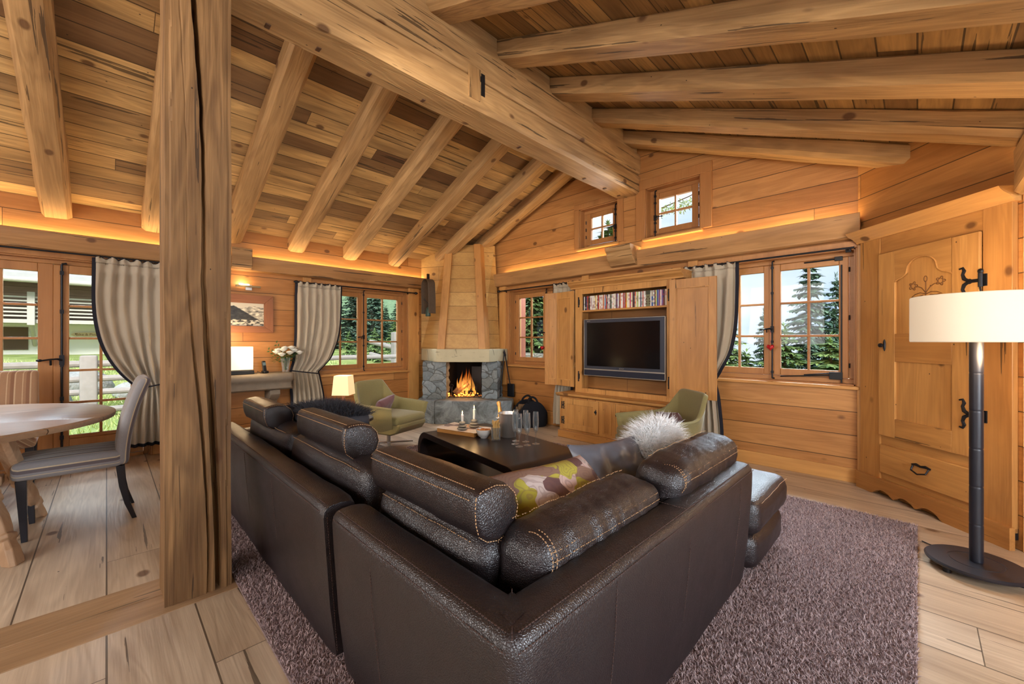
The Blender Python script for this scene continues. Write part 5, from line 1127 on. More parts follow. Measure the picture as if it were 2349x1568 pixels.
for k, (x, y, z, rz, lb) in enumerate(((0.02, -0.04, 0.24, 0.1, 'birch log at the front of the felt basket'), (-0.02, 0.05, 0.25, -0.15, 'birch log at the back of the felt basket'), (0.0, 0.0, 0.30, 0.05, 'birch log lying on top in the felt basket'))):
    p = lc.location + Matrix.Rotation(R(64), 3, 'Z') @ V((x, y, z)); l = empty('firewood_log', p, R(64) + rz, lb, 'log', 'logs in the felt basket')
    MB().tube([(-0.17 + 0.34 * t / 6, 0.004 * sin(t * 2), 0) for t in range(7)], [0.04 + 0.003 * sin(t * 2.1 + k) for t in range(7)], 12).build('log_body', barkm, l, ang=40)

# ================================================================== TELEVISION CUPBOARD
tv = empty('television_cupboard', (-2.62, 4.58, 0), 0, 'honey pine cupboard with open bifold doors around the television, DVD shelf on top', 'cupboard')
def tvb(m, name, mat, parent=None, **kw): return m.xf(W2L(tv)).build(name, mat, parent or tv, **kw)
YU = 4.55; XA, XB = -3.31, -1.93; XI0, XI1 = -3.20, -2.03; ZB, ZT = 0.585, 2.0
# lower unit carcass
LX0, LX1, LY = -3.44, -1.97, 4.36
tvb(MB().box(LX0, LX1, LY, 4.826, 0.10, 0.555), 'lower_carcass', 'cab_z', bevel=0.004)
tvb(MB().box(LX0 - 0.02, LX1 + 0.02, LY - 0.02, 4.826, 0.0, 0.10), 'plinth', 'cab_x', bevel=0.006)
tvb(MB().prism([(LY - 0.02, 0.555), (LY - 0.05, 0.575), (LY - 0.055, 0.60), (4.826, 0.60), (4.826, 0.555)], 0, LX0 - 0.03, LX1 + 0.03), 'worktop', 'cab_x', bevel=0.004)
def cdoor(root, x0, x1, y, z0, z1, fw=0.075, t=0.022, name='door', parent=None, pan='cab_z'):
    m = MB().box(x0, x0 + fw, y - t, y, z0, z1).box(x1 - fw, x1, y - t, y, z0, z1)
    d = m.box(x0 + fw, x1 - fw, y - t, y, z0, z0 + fw).box(x0 + fw, x1 - fw, y - t, y, z1 - fw, z1)
    d = d.xf(W2L(root)).build(name, 'cab_z', parent or root, bevel=0.003)
    MB().box(x0 + fw - 0.004, x1 - fw + 0.004, y - t * 0.45, y, z0 + fw - 0.004, z1 - fw + 0.004).xf(W2L(root)).build('door_panel', pan, d)
    return d
def shinge(root, par, x, y, z, s=1.0, name='hinge', mir=1):
    """wrought s-scroll hinge on a surface facing -y"""
    m = MB()
    for sg in (-1, 1):
        m.tube([(x, y, z), (x + mir * 0.018 * s, y, z + sg * 0.012 * s), (x + mir * 0.020 * s, y, z + sg * 0.030 * s), (x + mir * 0.010 * s, y, z + sg * 0.044 * s), (x + mir * 0.018 * s, y, z + sg * 0.056 * s), (x + mir * 0.030 * s, y, z + sg * 0.050 * s)], [0.008 * s, 0.009 * s, 0.007 * s, 0.008 * s, 0.005 * s, 0.003 * s], 6)
    m.tube([(x - mir * 0.014 * s, y - 0.004, z - 0.04 * s), (x - mir * 0.014 * s, y - 0.004, z + 0.04 * s)], 0.007 * s, 8).sphere((x - mir * 0.014 * s, y - 0.004, z + 0.045 * s), 0.009 * s, 8, 6).sphere((x - mir * 0.014 * s, y - 0.004, z - 0.045 * s), 0.009 * s, 8, 6)
    return m.xf(W2L(root)).build(name, 'iron', par)
def escut(root, par, x, y, z):
    m = MB().lathe([(0.001, 0), (0.012, 0.004), (0.012, 0.008), (0.001, 0.010)], 12); m.xf(Matrix.Translation((x, y, z)) @ Matrix.Rotation(R(90), 4, 'X'))
    m.tube([(x, y - 0.003, z + 0.01), (x + 0.006, y - 0.003, z + 0.025), (x - 0.002, y - 0.003, z + 0.034)], [0.008, 0.005, 0.002], 6).tube([(x, y - 0.003, z - 0.01), (x + 0.007, y - 0.003, z - 0.024), (x - 0.002, y - 0.003, z - 0.036)], [0.008, 0.005, 0.002], 6).sphere((x, y - 0.004, z), (0.020, 0.005, 0.016), 10, 6)
    return m.xf(W2L(root)).build('escutcheon', 'iron', par)
for x0, x1, mir in ((LX0 + 0.06, LX0 + 0.62, 1), (LX0 + 0.85, LX1 - 0.06, -1)):
    d = cdoor(tv, x0, x1, LY, 0.13, 0.535)
    hx = x0 + 0.012 if mir == 1 else x1 - 0.012
    for zz in (0.24, 0.44): shinge(tv, d, hx, LY - 0.026, zz, 0.9, mir=mir)
    escut(tv, d, x1 - 0.035 if mir == 1 else x0 + 0.035, LY - 0.023, 0.40)
m = MB().box(LX0 + 0.67, LX0 + 0.80, LY - 0.006, LY, 0.14, 0.53)
for k in range(4): m.box(LX0 + 0.70 + 0.02 * k, LX0 + 0.708 + 0.02 * k, LY - 0.012, LY, 0.16, 0.51)
tvb(m, 'fluted_strip', 'cab_z', bevel=0.002)
# upper unit: sides, back, shelves, face frame
tvb(MB().box(XA, XA + 0.03, YU + 0.005, 4.826, 0.60, ZT), 'side_panel', 'cab_z'); tvb(MB().box(XB - 0.03, XB, YU + 0.005, 4.826, 0.60, ZT), 'side_panel', 'cab_z')
tvb(MB().box(XA + 0.03, XB - 0.03, 4.80, 4.826, 0.60, ZT), 'back_panel', wood('cupboard_back_boards', 0, 2, rgb(170, 116, 62), rgb(150, 100, 52), rgb(110, 66, 32), width=0.16, length=4, grain=0.5, knots=0.2), )
tvb(MB().box(XA, XI0, YU - 0.02, YU + 0.01, 0.60, ZT).box(XI1, XB, YU - 0.02, YU + 0.01, 0.60, ZT).box(XI0, XI1, YU - 0.02, YU + 0.01, 1.925, ZT).box(XI0, XI1, YU - 0.02, YU + 0.01, 0.60, 0.665), 'face_frame', 'cab_z', bevel=0.003)
tvb(MB().box(XA + 0.03, XB - 0.03, YU - 0.015, 4.80, 1.685, 1.708), 'shelf', 'cab_x', bevel=0.003); tvb(MB().box(XA + 0.03, XB - 0.03, YU + 0.01, 4.80, 1.96, 1.985), 'top_board', 'cab_x')
cp = [(4.826, ZT), (YU - 0.03, ZT), (YU - 0.035, ZT + 0.02), (YU - 0.055, ZT + 0.035), (YU - 0.085, ZT + 0.05), (YU - 0.095, ZT + 0.075), (YU - 0.11, ZT + 0.08), (YU - 0.11, ZT + 0.10), (4.826, ZT + 0.10)]
tvb(MB().prism(cp, 0, XA - 0.07, XB + 0.10), 'crown_moulding', 'cab_x', ang=30)
# open bifold doors (thick framed leaves)
def leaf(p, q, z0, z1, panel=(0.08, 0.08, 0.09, 0.09), t=0.024, nm='door'):
    p, q = V(p), V(q); L = (q - p).length; a = math.atan2(q.y - p.y, q.x - p.x); l, r_, bt, tp_ = panel
    M4 = W2L(tv) @ Matrix.Translation((p.x, p.y, 0)) @ Matrix.Rotation(a, 4, 'Z')
    m = MB().box(0, l, -t, 0, z0, z1).box(L - r_, L, -t, 0, z0, z1).box(l, L - r_, -t, 0, z0, z0 + bt).box(l, L - r_, -t, 0, z1 - tp_, z1)
    d = m.xf(M4).build(nm, 'cab_z', tv, bevel=0.003)
    MB().box(l - 0.003, L - r_ + 0.003, -t * 0.72, -t * 0.2, z0 + bt - 0.003, z1 - tp_ + 0.003).xf(M4).build('door_panel', 'cab_z', d)
    k = MB(); w = 0.007
    k.box(l - w, l + w, -t * 1.05, -t * 0.7, z0 + bt, z1 - tp_).box(L - r_ - w, L - r_ + w, -t * 1.05, -t * 0.7, z0 + bt, z1 - tp_).box(l, L - r_, -t * 1.05, -t * 0.7, z0 + bt - w, z0 + bt + w).box(l, L - r_, -t * 1.05, -t * 0.7, z1 - tp_ - w, z1 - tp_ + w)
    k.xf(M4).build('panel_moulding', 'cab_z', d, bevel=0.003); return d
leaf((-3.655, 4.585, 0), (-3.33, 4.545, 0), 0.665, 1.985, (0.03, 0.06, 0.09, 0.09)); leaf((-3.84, 4.53, 0), (-3.66, 4.585, 0), 0.665, 1.985, (0.06, 0.03, 0.09, 0.09))
leaf((-1.985, 4.52, 0), (-1.50, 4.575, 0), 0.665, 1.985, (0.075, 0.075, 0.09, 0.10), 0.03)
for x, y in ((-3.245, YU - 0.03), (-2.0, YU - 0.03)):
    for zz in (0.82, 1.82): tvb(MB().tube([(x, y, zz - 0.05), (x, y, zz + 0.05)], 0.008, 8).sphere((x, y, zz + 0.06), 0.010, 8, 6).sphere((x, y, zz - 0.06), 0.010, 8, 6).box(x - 0.012, x + 0.012, y + 0.002, y + 0.010, zz - 0.035, zz + 0.035), 'hinge', 'iron')
# television
te = empty('television', (-2.587, 4.52, 0.85), 0, 'large flat television with dark grey frame and silver strip, switched off', 'television')
def teb(m, name, mat, **kw): return m.xf(W2L(te)).build(name, mat, te, **kw)
tx0, tx1, tz0, tz1, ty = -3.143, -2.035, 0.845, 1.578, 4.505
teb(MB().box(tx0, tx1, ty, ty + 0.07, tz0, tz1), 'frame', flat('tv_frame', rgb(58, 62, 74), 0.3, 0.2, 0.5), bevel=0.005)
teb(MB().box(tx0 + 0.045, tx1 - 0.06, ty - 0.004, ty, tz0 + 0.125, tz1 - 0.045), 'screen', flat('tv_screen', rgb(10, 11, 14), 0.12, 0, 0.5))
sil = flat('tv_silver', rgb(190, 186, 176), 0.3, 0.8)
teb(MB().box(tx0 + 0.004, tx1 - 0.006, ty - 0.006, ty, tz0 + 0.075, tz0 + 0.088), 'silver_strip', sil)
teb(MB().box(tx0 + 0.004, tx1 - 0.006, ty - 0.005, ty, tz0 + 0.006, tz0 + 0.073), 'speaker_bar', flat('tv_speaker_cloth', rgb(28, 30, 44), 0.7))
e = 0.003
teb(MB().box(tx0 - e, tx0 + e, ty - e * 2, ty + 0.01, tz0, tz1).box(tx1 - e, tx1 + e, ty - e * 2, ty + 0.01, tz0, tz1).box(tx0, tx1, ty - e * 2, ty + 0.01, tz1 - e, tz1 + e).box(tx0, tx1, ty - e * 2, ty + 0.01, tz0 - e, tz0 + e), 'edge_trim', sil)
teb(MB().box(-2.75, -2.45, ty + 0.07, 4.80, 1.05, 1.35), 'wall_bracket', 'black')
def text(name, s, size, loc, rot, mat, parent, ext=0.0006):
    cu = bpy.data.curves.new(name, 'FONT'); cu.body = s; cu.size = size; cu.extrude = ext; cu.align_x = 'CENTER'; cu.align_y = 'CENTER'; cu.materials.append(mat)
    o = bpy.data.objects.new(name, cu); C.objects.link(o); me = bpy.data.meshes.new_from_object(o); bpy.data.objects.remove(o); me.name = name; o = bpy.data.objects.new(name, me); C.objects.link(o); o.parent = parent; o.location = loc; o.rotation_euler = rot; return o
text('brand_lettering', 'SONY', 0.026, (0.0, ty - 0.005 - te.location.y, tz0 + 0.105 - 0.85), (R(90), 0, 0), sil, te)
text('model_lettering', 'BRAVIA', 0.014, (tx0 + 0.07 + 2.587, ty - 0.001 - te.location.y, tz1 - 0.022 - 0.85), (R(90), 0, 0), sil, te)
# DVD cases
cols = [('white', (226, 222, 214)), ('black', (30, 26, 30)), ('blue', (70, 96, 150)), ('red', (176, 50, 44)), ('brown', (110, 76, 50)), ('cream', (220, 208, 184)), ('orange', (200, 96, 48)), ('pink', (206, 56, 96)), ('yellow', (214, 176, 50)), ('dark green', (60, 72, 48)), ('light blue', (120, 160, 190)), ('grey', (150, 148, 150)), ('navy', (34, 42, 80)), ('light green', (186, 196, 120)), ('violet', (130, 110, 160))]
seq = 'white black blue red brown black cream white white white cream white yellow white black red cream white white cream orange white light_blue red navy white white grey dark_green white white cream white brown violet white navy orange white white red grey red yellow white cream pink cream brown navy orange white light_green white white navy white red white white BOX white blue white black light_green blue violet red white violet navy brown cream white'.split()
cd = dict((n.replace(' ', '_'), c) for n, c in cols); mats = {}
def dvdm(nm, c):
    s = NT('dvd_spine_' + nm); co, ax = s.sep(); oi = s.N('ObjectInfo').outputs['Random']
    k = s.N('TexWhiteNoise', noise_dimensions='2D'); s.set(k.inputs['Vector'], s.comb(s.math('FLOOR', s.math('MULTIPLY', ax[2], 42.0)), s.math('MULTIPLY', oi, 91.0), 0.0))
    st = s.math('GREATER_THAN', k.outputs[0], 0.66); cc_ = s.ramp(s.math('FRACT', s.math('MULTIPLY', oi, 13.7)), [(0.0, rgb(40, 40, 60)), (0.3, rgb(190, 60, 50)), (0.5, rgb(60, 90, 140)), (0.7, rgb(220, 200, 150)), (1.0, rgb(50, 50, 50))])
    s.p(col=s.mix(s.math('MULTIPLY', st, 0.55), (lin(c[0]), lin(c[1]), lin(c[2]), 1), cc_), rough=0.3); return s.m
n = len(seq); tot = XI1 - XI0 - 0.012 + 0.10; wts = [3.9 if q == 'BOX' else (1.6 if i in (1, 45, 47, 62) else 1.0) for i, q in enumerate(seq)]; unit = (XI1 - XI0 - 0.01) / sum(wts); x = XI0 + 0.005
def ordn(k):
    return '%d%s' % (k, 'th' if 10 <= k % 100 <= 20 else {1: 'st', 2: 'nd', 3: 'rd'}.get(k % 10, 'th'))
for i, (q, w) in enumerate(zip(seq, wts)):
    wd = unit * w; rn_ = random.Random(i); hh = 0.19 - (0.004 * rn_.random())
    if q == 'BOX':
        o = MB().box(-wd / 2 + 0.0004, wd / 2 - 0.0004, 0, 0.14, 0, 0.19).build('box_set', flat('olive_box_set', rgb(112, 112, 84), 0.35), None, bevel=0.001); o.location = (x + wd / 2, YU + 0.02, 1.708)
        g = MB(); 
        for a, b in ((0, 0.115), (-0.017, 0.09), (0.017, 0.09), (-0.017, 0.06), (0.017, 0.06), (-0.017, 0.033), (0.017, 0.033)): g.sphere((a, -0.0003, b), (0.008, 0.0012, 0.009), 10, 6)
        g.build('portrait_ovals', flat('dark_portrait_print', rgb(70, 40, 36), 0.4), o)
        MB().box(-wd / 2 + 0.002, wd / 2 - 0.002, -0.001, 0.001, 0.145, 0.188).build('title_band', flat('dark_title_band', rgb(60, 60, 48), 0.4), o)
        tag(o, 'wide olive box set with seven dark ovals in the row of DVD cases', 'DVD box')
    else:
        if q not in mats:
            mats[q] = (dvdm(q, cd[q]), None)
            me_o = MB().box(-0.5, 0.5, 0, 0.135, 0, 0.19).build('dvd_case', mats[q][0], None, smooth=False); mats[q] = (mats[q][0], me_o); o = me_o
        else: o = mats[q][1].copy(); C.objects.link(o)
        o.scale = (wd * 0.93, 1, hh / 0.19); o.location = (x + wd / 2, YU + 0.015 + 0.012 * rn_.random(), 1.708); o.rotation_euler = (0, R(2.2) if 17 < i < 20 else 0, 0)
        tag(o, '%s spined DVD case, %s from the left on the cupboard shelf' % (q.replace('_', ' '), ordn(i + 1)), 'DVD case', 'DVD cases on the top shelf of the television cupboard')
    x += wd

# ================================================================== CORNER CUPBOARD (built into the diagonal wall)
wr = empty('corner_cupboard', dloc(3.05, LATW, 0), R(135), 'tall antique pine corner cupboard with carved flower door and iron hinges', 'cupboard')
# local axes from (D, lat, z): use MD then to local
WL = W2L(wr) @ MD
def cwb(m, name, mat, par=None, **kw): return m.xf(WL).build(name, mat, par or wr, **kw)
LF = 3.115; D0, D1 = 2.52, 3.62       # D0 near (right in the picture), D1 far (left)
def Dp(px, lat=LF): return lat / ((px - 1174.5) / FPX)
dr0, dr1 = Dp(2255), Dp(2020)          # door right/left edges
cwb(MB().box(D0, dr0 - 0.002, LF - 0.005, LATW - 0.002, 0.10, 2.17).box(dr1 + 0.002, D1, LF - 0.005, LATW - 0.002, 0.10, 2.17), 'stile', 'cab_z', bevel=0.003)
cwb(MB().box(dr0, dr1, LF + 0.002, LATW - 0.002, 2.03, 2.17), 'head_rail', 'cab_x', bevel=0.003)
cwb(MB().box(dr0, dr1, LF + 0.008, LATW - 0.002, 0.10, 0.51), 'drawer_surround', 'cab_x')
cr_ = [(LATW - 0.002, 2.165), (LF - 0.015, 2.165), (LF - 0.02, 2.18), (LF - 0.035, 2.19), (LF - 0.05, 2.205), (LF - 0.085, 2.222), (LF - 0.105, 2.24), (LF - 0.115, 2.255), (LATW - 0.002, 2.26)]
m = MB(); m.add([(d, l, z) for d in (D0 - 0.02, D1 + 0.03) for l, z in cr_], [tuple(range(9))[::-1], tuple(range(9, 18))] + [(i, (i + 1) % 9, 9 + (i + 1) % 9, 9 + i) for i in range(9)]); cwb(m, 'crown_moulding', 'pine_x', ang=30)
# plinth with scalloped lower edge
m = MB(); nn = 60; top = []; bot = []
for k in range(nn + 1):
    d = D0 - 0.01 + (D1 + 0.02 - D0) * k / nn; t = (d - D0) / (D1 - D0)
    z = 0.0 if t < 0.36 or t > 0.86 else 0.052 * abs(sin((t - 0.36) / 0.50 * pi * 3)) ** 0.7; bot.append((d, z)); top.append((d, 0.14))
vs = []; 
for l in (LF - 0.035, LF + 0.0):
    vs += [(d, l, z) for d, z in bot] + [(d, l, z) for d, z in top]
N2 = nn + 1; fs = []
for k in range(nn):
    fs += [(k, k + 1, N2 + k + 1, N2 + k), (2 * N2 + k + 1, 2 * N2 + k, 3 * N2 + k, 3 * N2 + k + 1), (k + 1, k, 2 * N2 + k, 2 * N2 + k + 1), (N2 + k, N2 + k + 1, 3 * N2 + k + 1, 3 * N2 + k)]
fs += [(0, N2, 3 * N2, 2 * N2), (nn, 2 * N2 + nn, 3 * N2 + nn, N2 + nn)]
m.add(vs, fs); cwb(m, 'scalloped_plinth', 'cab_x', ang=30)
cwb(MB().box(D0, D1, LF, LATW - 0.002, 0.06, 0.13), 'plinth_back', 'black')
# door
zd0, zd1 = 0.512, 2.025; st0, st1 = Dp(2190), Dp(2058)   # panel right and left edges
d = cwb(MB().box(dr0 + 0.004, st0, LF - 0.022, LF, zd0, zd1).box(st1, dr1 - 0.004, LF - 0.022, LF, zd0, zd1), 'door', 'cab_z', bevel=0.003)
cwb(MB().box(st0, st1, LF - 0.022, LF, 1.13, 1.355), 'middle_rail', 'cab_x', d, bevel=0.003); cwb(MB().box(st0, st1, LF - 0.022, LF, zd0, 0.665), 'bottom_rail', 'cab_x', d, bevel=0.003)
# arched top rail
pts = []; w_ = st1 - st0; cen = (st0 + st1) / 2
for k in range(41):
    t = k / 40 * 2 - 1; a = abs(t)
    z = 1.835 + 0.11 * sqrt(max(0, 1 - (a / 0.56) ** 2)) if a < 0.54 else (1.835 - 0.035 * sin(min(1, (a - 0.54) / 0.30) * pi / 2) if a < 0.84 else 1.80 - 0.02 * (a - 0.84) / 0.16)
    pts.append((cen + t * w_ / 2, z))
m = MB(); P = pts + [(st1, zd1), (st0, zd1)]; P = [(a, b) for a, b in P]
vs = [(a, l, b) for l in (LF - 0.022, LF) for a, b in P]; n = len(P)
fs = []
for k in range(40):
    # quads down from top edge
    pass
vs = []; 
for l in (LF - 0.022, LF):
    vs += [(a, l, b) for a, b in pts] + [(a, l, zd1) for a, b in pts]
for k in range(40): fs += [(k, k + 1, 42 + k, 41 + k), (83 + k, 82 + k, 123 + k, 124 + k), (k + 1, k, 82 + k, 83 + k), (41 + k, 42 + k, 124 + k, 123 + k)]
m.add(vs, fs); cwb(m, 'arched_top_rail', 'cab_x', d, ang=40)
m = MB().tube([(a, LF - 0.021, b - 0.004) for a, b in pts], 0.006, 6); cwb(m, 'arch_moulding', 'cab_x', d)
cwb(MB().box(st0 - 0.002, st1 + 0.002, LF - 0.006, LF - 0.001, 1.35, 2.0), 'door_panel', 'cab_z', d); cwb(MB().box(st0 - 0.002, st1 + 0.002, LF - 0.006, LF - 0.001, 0.66, 1.135), 'door_panel', 'cab_z', d)
# carved flowers (grooves cut as thin dark ridges in relief)
cv = MB(); fx = (Dp(2126)); fz = 1.70; yl = LF - 0.008
def cu(pts_, r_=0.0028): cv.tube([(fx - a, yl, fz + b) for a, b in pts_], r_, 6)
cu([(0, -0.07), (0, -0.03), (0, 0.03), (-0.002, 0.05)]); cu([(0, -0.04), (0.03, 0.0), (0.06, 0.02), (0.085, 0.022)]); cu([(0, -0.04), (-0.03, 0.0), (-0.055, 0.012), (-0.075, 0.012)])
cu([(0, -0.05), (0.04, -0.035), (0.08, -0.04), (0.115, -0.055), (0.07, -0.062), (0.03, -0.055)]); cu([(0, -0.05), (-0.04, -0.035), (-0.08, -0.045), (-0.105, -0.062), (-0.06, -0.066), (-0.02, -0.056)])
for cx, cz, r_, nb in ((0.105, 0.035, 0.026, 5), (-0.095, 0.022, 0.026, 5)):
    cu([(cx + 0.017 * cos(2 * pi * t / 16), cz + 0.017 * sin(2 * pi * t / 16)) for t in range(17)], 0.0022)
    cu([(cx + (r_ + 0.008 * cos(nb * 2 * pi * t / 40)) * cos(2 * pi * t / 40), cz + (r_ + 0.008 * cos(nb * 2 * pi * t / 40)) * sin(2 * pi * t / 40)) for t in range(41)], 0.0026)
cu([(-0.002 + 0.012 * sin(2 * pi * t / 12), 0.065 - 0.022 * cos(2 * pi * t / 12)) for t in range(13)], 0.0024)
cwb(cv, 'flower_carving', flat('carved_groove_wood', rgb(116, 74, 38), 0.6), d)
# knob, hinges, drawer
m = MB().lathe([(0.001, 0.03), (0.016, 0.03), (0.018, 0.036), (0.016, 0.045), (0.001, 0.048)], 16).lathe([(0.006, 0), (0.006, 0.03)], 10); m.xf(Matrix.Translation((Dp(2036), LF - 0.022, 1.262)) @ Matrix.Rotation(R(90), 4, 'X'))
m.tube([(Dp(2036), LF - 0.026, 1.262 + q * 0.048) for q in (-1, -0.5, 0.5, 1)], [0.003, 0.009, 0.009, 0.003], 8); cwb(m, 'knob', 'iron', d)
for zz in (1.70, 0.80):
    hx = Dp(2254); m = MB()
    for sg in (-1, 1): m.tube([(hx + 0.055, LF - 0.026, zz), (hx + 0.085, LF - 0.026, zz + sg * 0.02), (hx + 0.095, LF - 0.026, zz + sg * 0.05), (hx + 0.085, LF - 0.026, zz + sg * 0.075), (hx + 0.095, LF - 0.026, zz + sg * 0.098), (hx + 0.115, LF - 0.026, zz + sg * 0.092)], [0.010, 0.012, 0.009, 0.010, 0.007, 0.006], 8)
    m.tube([(hx + 0.06, LF - 0.026, zz), (hx - 0.01, LF - 0.026, zz)], 0.012, 8).sphere((hx + 0.055, LF - 0.026, zz), (0.02, 0.006, 0.018), 10, 6)
    m.tube([(hx - 0.012, LF - 0.028, zz - 0.045), (hx - 0.012, LF - 0.028, zz + 0.045)], 0.012, 8).sphere((hx - 0.012, LF - 0.028, zz + 0.058), (0.016, 0.012, 0.018), 8, 6).tube([(hx - 0.01, LF - 0.03, zz - 0.04), (hx - 0.022, LF - 0.032, zz - 0.11)], [0.006, 0.004], 6).sphere((hx - 0.024, LF - 0.032, zz - 0.118), (0.008, 0.008, 0.014), 8, 6)
    m.box(hx - 0.032, hx - 0.010, LF - 0.012, LF - 0.005, zz - 0.04, zz + 0.04)
    cwb(m, 'hinge', 'iron', d)
dw = cwb(MB().box(dr0 + 0.004, dr1 - 0.004, LF - 0.014, LF + 0.01, 0.195, 0.432), 'drawer', 'cab_x', bevel=0.006); hx = Dp(2118)
m = MB().tube([(hx - 0.07, LF - 0.018, 0.345), (hx - 0.035, LF - 0.02, 0.352), (hx, LF - 0.022, 0.345), (hx + 0.035, LF - 0.02, 0.352), (hx + 0.07, LF - 0.018, 0.345)], [0.006, 0.011, 0.008, 0.011, 0.006], 8)
m.tube([(hx - 0.06, LF - 0.022, 0.34), (hx - 0.055, LF - 0.04, 0.305), (hx, LF - 0.048, 0.288), (hx + 0.055, LF - 0.04, 0.305), (hx + 0.06, LF - 0.022, 0.34)], 0.006, 8); cwb(m, 'drawer_pull', 'iron', dw)
# ================================================================== CURTAINS
def curtain(n, wallax, label, ut, ztop, utie, ztie, ub, zbot, pleats, off=0.10, amp=0.022, edge=0, seed=0, tie=True, hem=False, behind=False):
    """ut/utie/ub = (u0,u1) at top, tie and bottom. u = y on the left wall, x on the gable"""
    def place(u, d, z): return V((XL + d, u, z)) if wallax == 'l' else V((u, YG - d, z))
    cu = (ut[0] + ut[1]) / 2; root = empty('curtain', place(cu, off, zbot), 0, label, 'curtain')
    def edges(z):
        if z > ztie:
            t = max(0.0, (ztop - z) / (ztop - ztie)); e = t ** 4.0
            b = 0.06 * sin(pi * min(1, t * 1.1)) * 0
            return [ut[k] + (utie[k] - ut[k]) * e for k in (0, 1)]
        t = max(0.0, min(1.0, (ztie - z) / (ztie - zbot))); e = 1 - (1 - t) ** 2.6
        return [utie[k] + (ub[k] - utie[k]) * e for k in (0, 1)]
    def fn0(u, z, extra=0.0):
        a, b = edges(z); w = abs(b - a); wt = abs(ut[1] - ut[0])
        x = a + (b - a) * (u + 0.012 * noise.noise(V((u * 6 + seed, z * 1.5, 1))))
        full = amp * (1.0 + 0.9 * (1 - w / wt)) * (0.55 if z > ztop - 0.09 else 1.0)
        if z > ztop - 0.05: full *= 1.3
        d = full * sin(2 * pi * pleats * u + 1.6 * noise.noise(V((u * 4 + seed, z * 0.9, seed)))) + 0.014 * noise.noise(V((u * 14, z * 5, seed)))
        near = math.exp(-((z - ztie) / 0.11) ** 2); bul = math.exp(-((z - ztie - 0.16) / 0.10) ** 2)
        if tie: d = d * (1 - 0.5 * near) + 0.05 * bul * (0.5 + 0.5 * sin(2 * pi * pleats * 0.5 * u + seed)) + 0.012 * noise.noise(V((u * 30, z * 26, seed))) * near
        return x, off + d + extra
    m = MB(); nv = 110; nu = pleats * 12
    def fn(u, v):
        z = ztop + (zbot - ztop) * v; x, d = fn0(u, z)
        if v == 0: d += 0.012 * sin(u * pleats * 40)
        if v > 0.985: z += 0.01 * noise.noise(V((u * 9, 0, seed)))
        return place(x, d, z)
    m.grid(fn, nu, nv).xf(W2L(root)); o = m.build('fabric', 'curtain', root, ang=80); o.modifiers.new('s', 'SOLIDIFY').thickness = 0.003
    # gathered frill heading above the rod
    m = MB()
    def fr_(u, v):
        z = ztop + 0.055 * v; x, d = fn0(u, ztop, 0.0); return place(x + 0.004 * sin(u * 90) * v, d + 0.016 * v * sin(2 * pi * pleats * 1.5 * u + seed), z + 0.014 * v * sin(2 * pi * pleats * 1.0 * u))
    m.grid(fr_, nu, 4).xf(W2L(root)); m.build('heading_frill', 'curtain', root, ang=80).modifiers.new('s', 'SOLIDIFY').thickness = 0.003
    def pipe(u, v): 
        p = fr_(u, 0.93 + 0.12 * v); return p
    MB().grid(pipe, nu, 1).xf(W2L(root)).build('dark_piping', 'lining', root, ang=80).modifiers.new('s', 'SOLIDIFY').thickness = 0.006
    for e in ([edge] if edge in (0, 1) else [0, 1]):
        sg = -1 if e == 0 else 1
        def ed(u, v):
            z = ztop + 0.05 + (zbot - ztop - 0.05) * v; a, b = edges(min(z, ztop)); x, d = fn0(float(e), min(z, ztop)); s_ = 1 if b > a else -1
            return place(x + s_ * sg * 0.030 * u, d - 0.02 * u - 0.004, z)
        MB().grid(ed, 4, 80).xf(W2L(root)).build('dark_edge_band', 'lining', root, ang=80).modifiers.new('s', 'SOLIDIFY').thickness = 0.003
    if hem:
        def hm(u, v):
            x, d = fn0(u, zbot); return place(x, d - 0.002, zbot - 0.035 * v + 0.004)
        MB().grid(hm, nu, 2).xf(W2L(root)).build('dark_hem', 'lining', root, ang=80).modifiers.new('s', 'SOLIDIFY').thickness = 0.003
    if tie:
        a, b = edges(ztie); c = (a + b) / 2; hw = abs(b - a) / 2 + 0.015; s_ = -1
        pts = [place(c + hw * cos(t * 2 * pi / 24), off + (0.055 + amp) * sin(t * 2 * pi / 24) - 0.005, ztie + 0.03 * cos(t * 2 * pi / 24) * (1 if n % 2 else -1)) for t in range(25)]
        MB().tube(pts, 0.008, 8).xf(W2L(root)).build('tie_band', 'lining', root)
    return root
curtain(1, 'l', 'long beige linen curtain with dark edges right of the patio door, tied back', (-0.08, 0.60), 2.12, (0.24, 0.50), 0.80, (0.13, 0.62), 0.16, 7, 0.13, 0.026, 0, 1, hem=True)
curtain(2, 'l', 'beige linen curtain tied back at the left of the window beside the fireplace', (1.88, 2.47), 2.06, (1.80, 2.14), 0.86, (1.83, 2.22), 0.10, 6, 0.11, 0.024, 9, 3)
curtain(3, 'g', 'beige curtain mostly hidden behind the left cupboard door, its foot beside the plinth', (-3.86, -3.42), 2.085, (-3.76, -3.55), 0.80, (-3.86, -3.52), 0.06, 5, 0.11, 0.022, 9, 6)
curtain(4, 'g', 'beige curtain with dark edges between television cupboard and right window', (-2.02, -1.37), 2.08, (-1.80, -1.60), 0.86, (-1.92, -1.52), 0.06, 6, 0.12, 0.024, 1, 8)
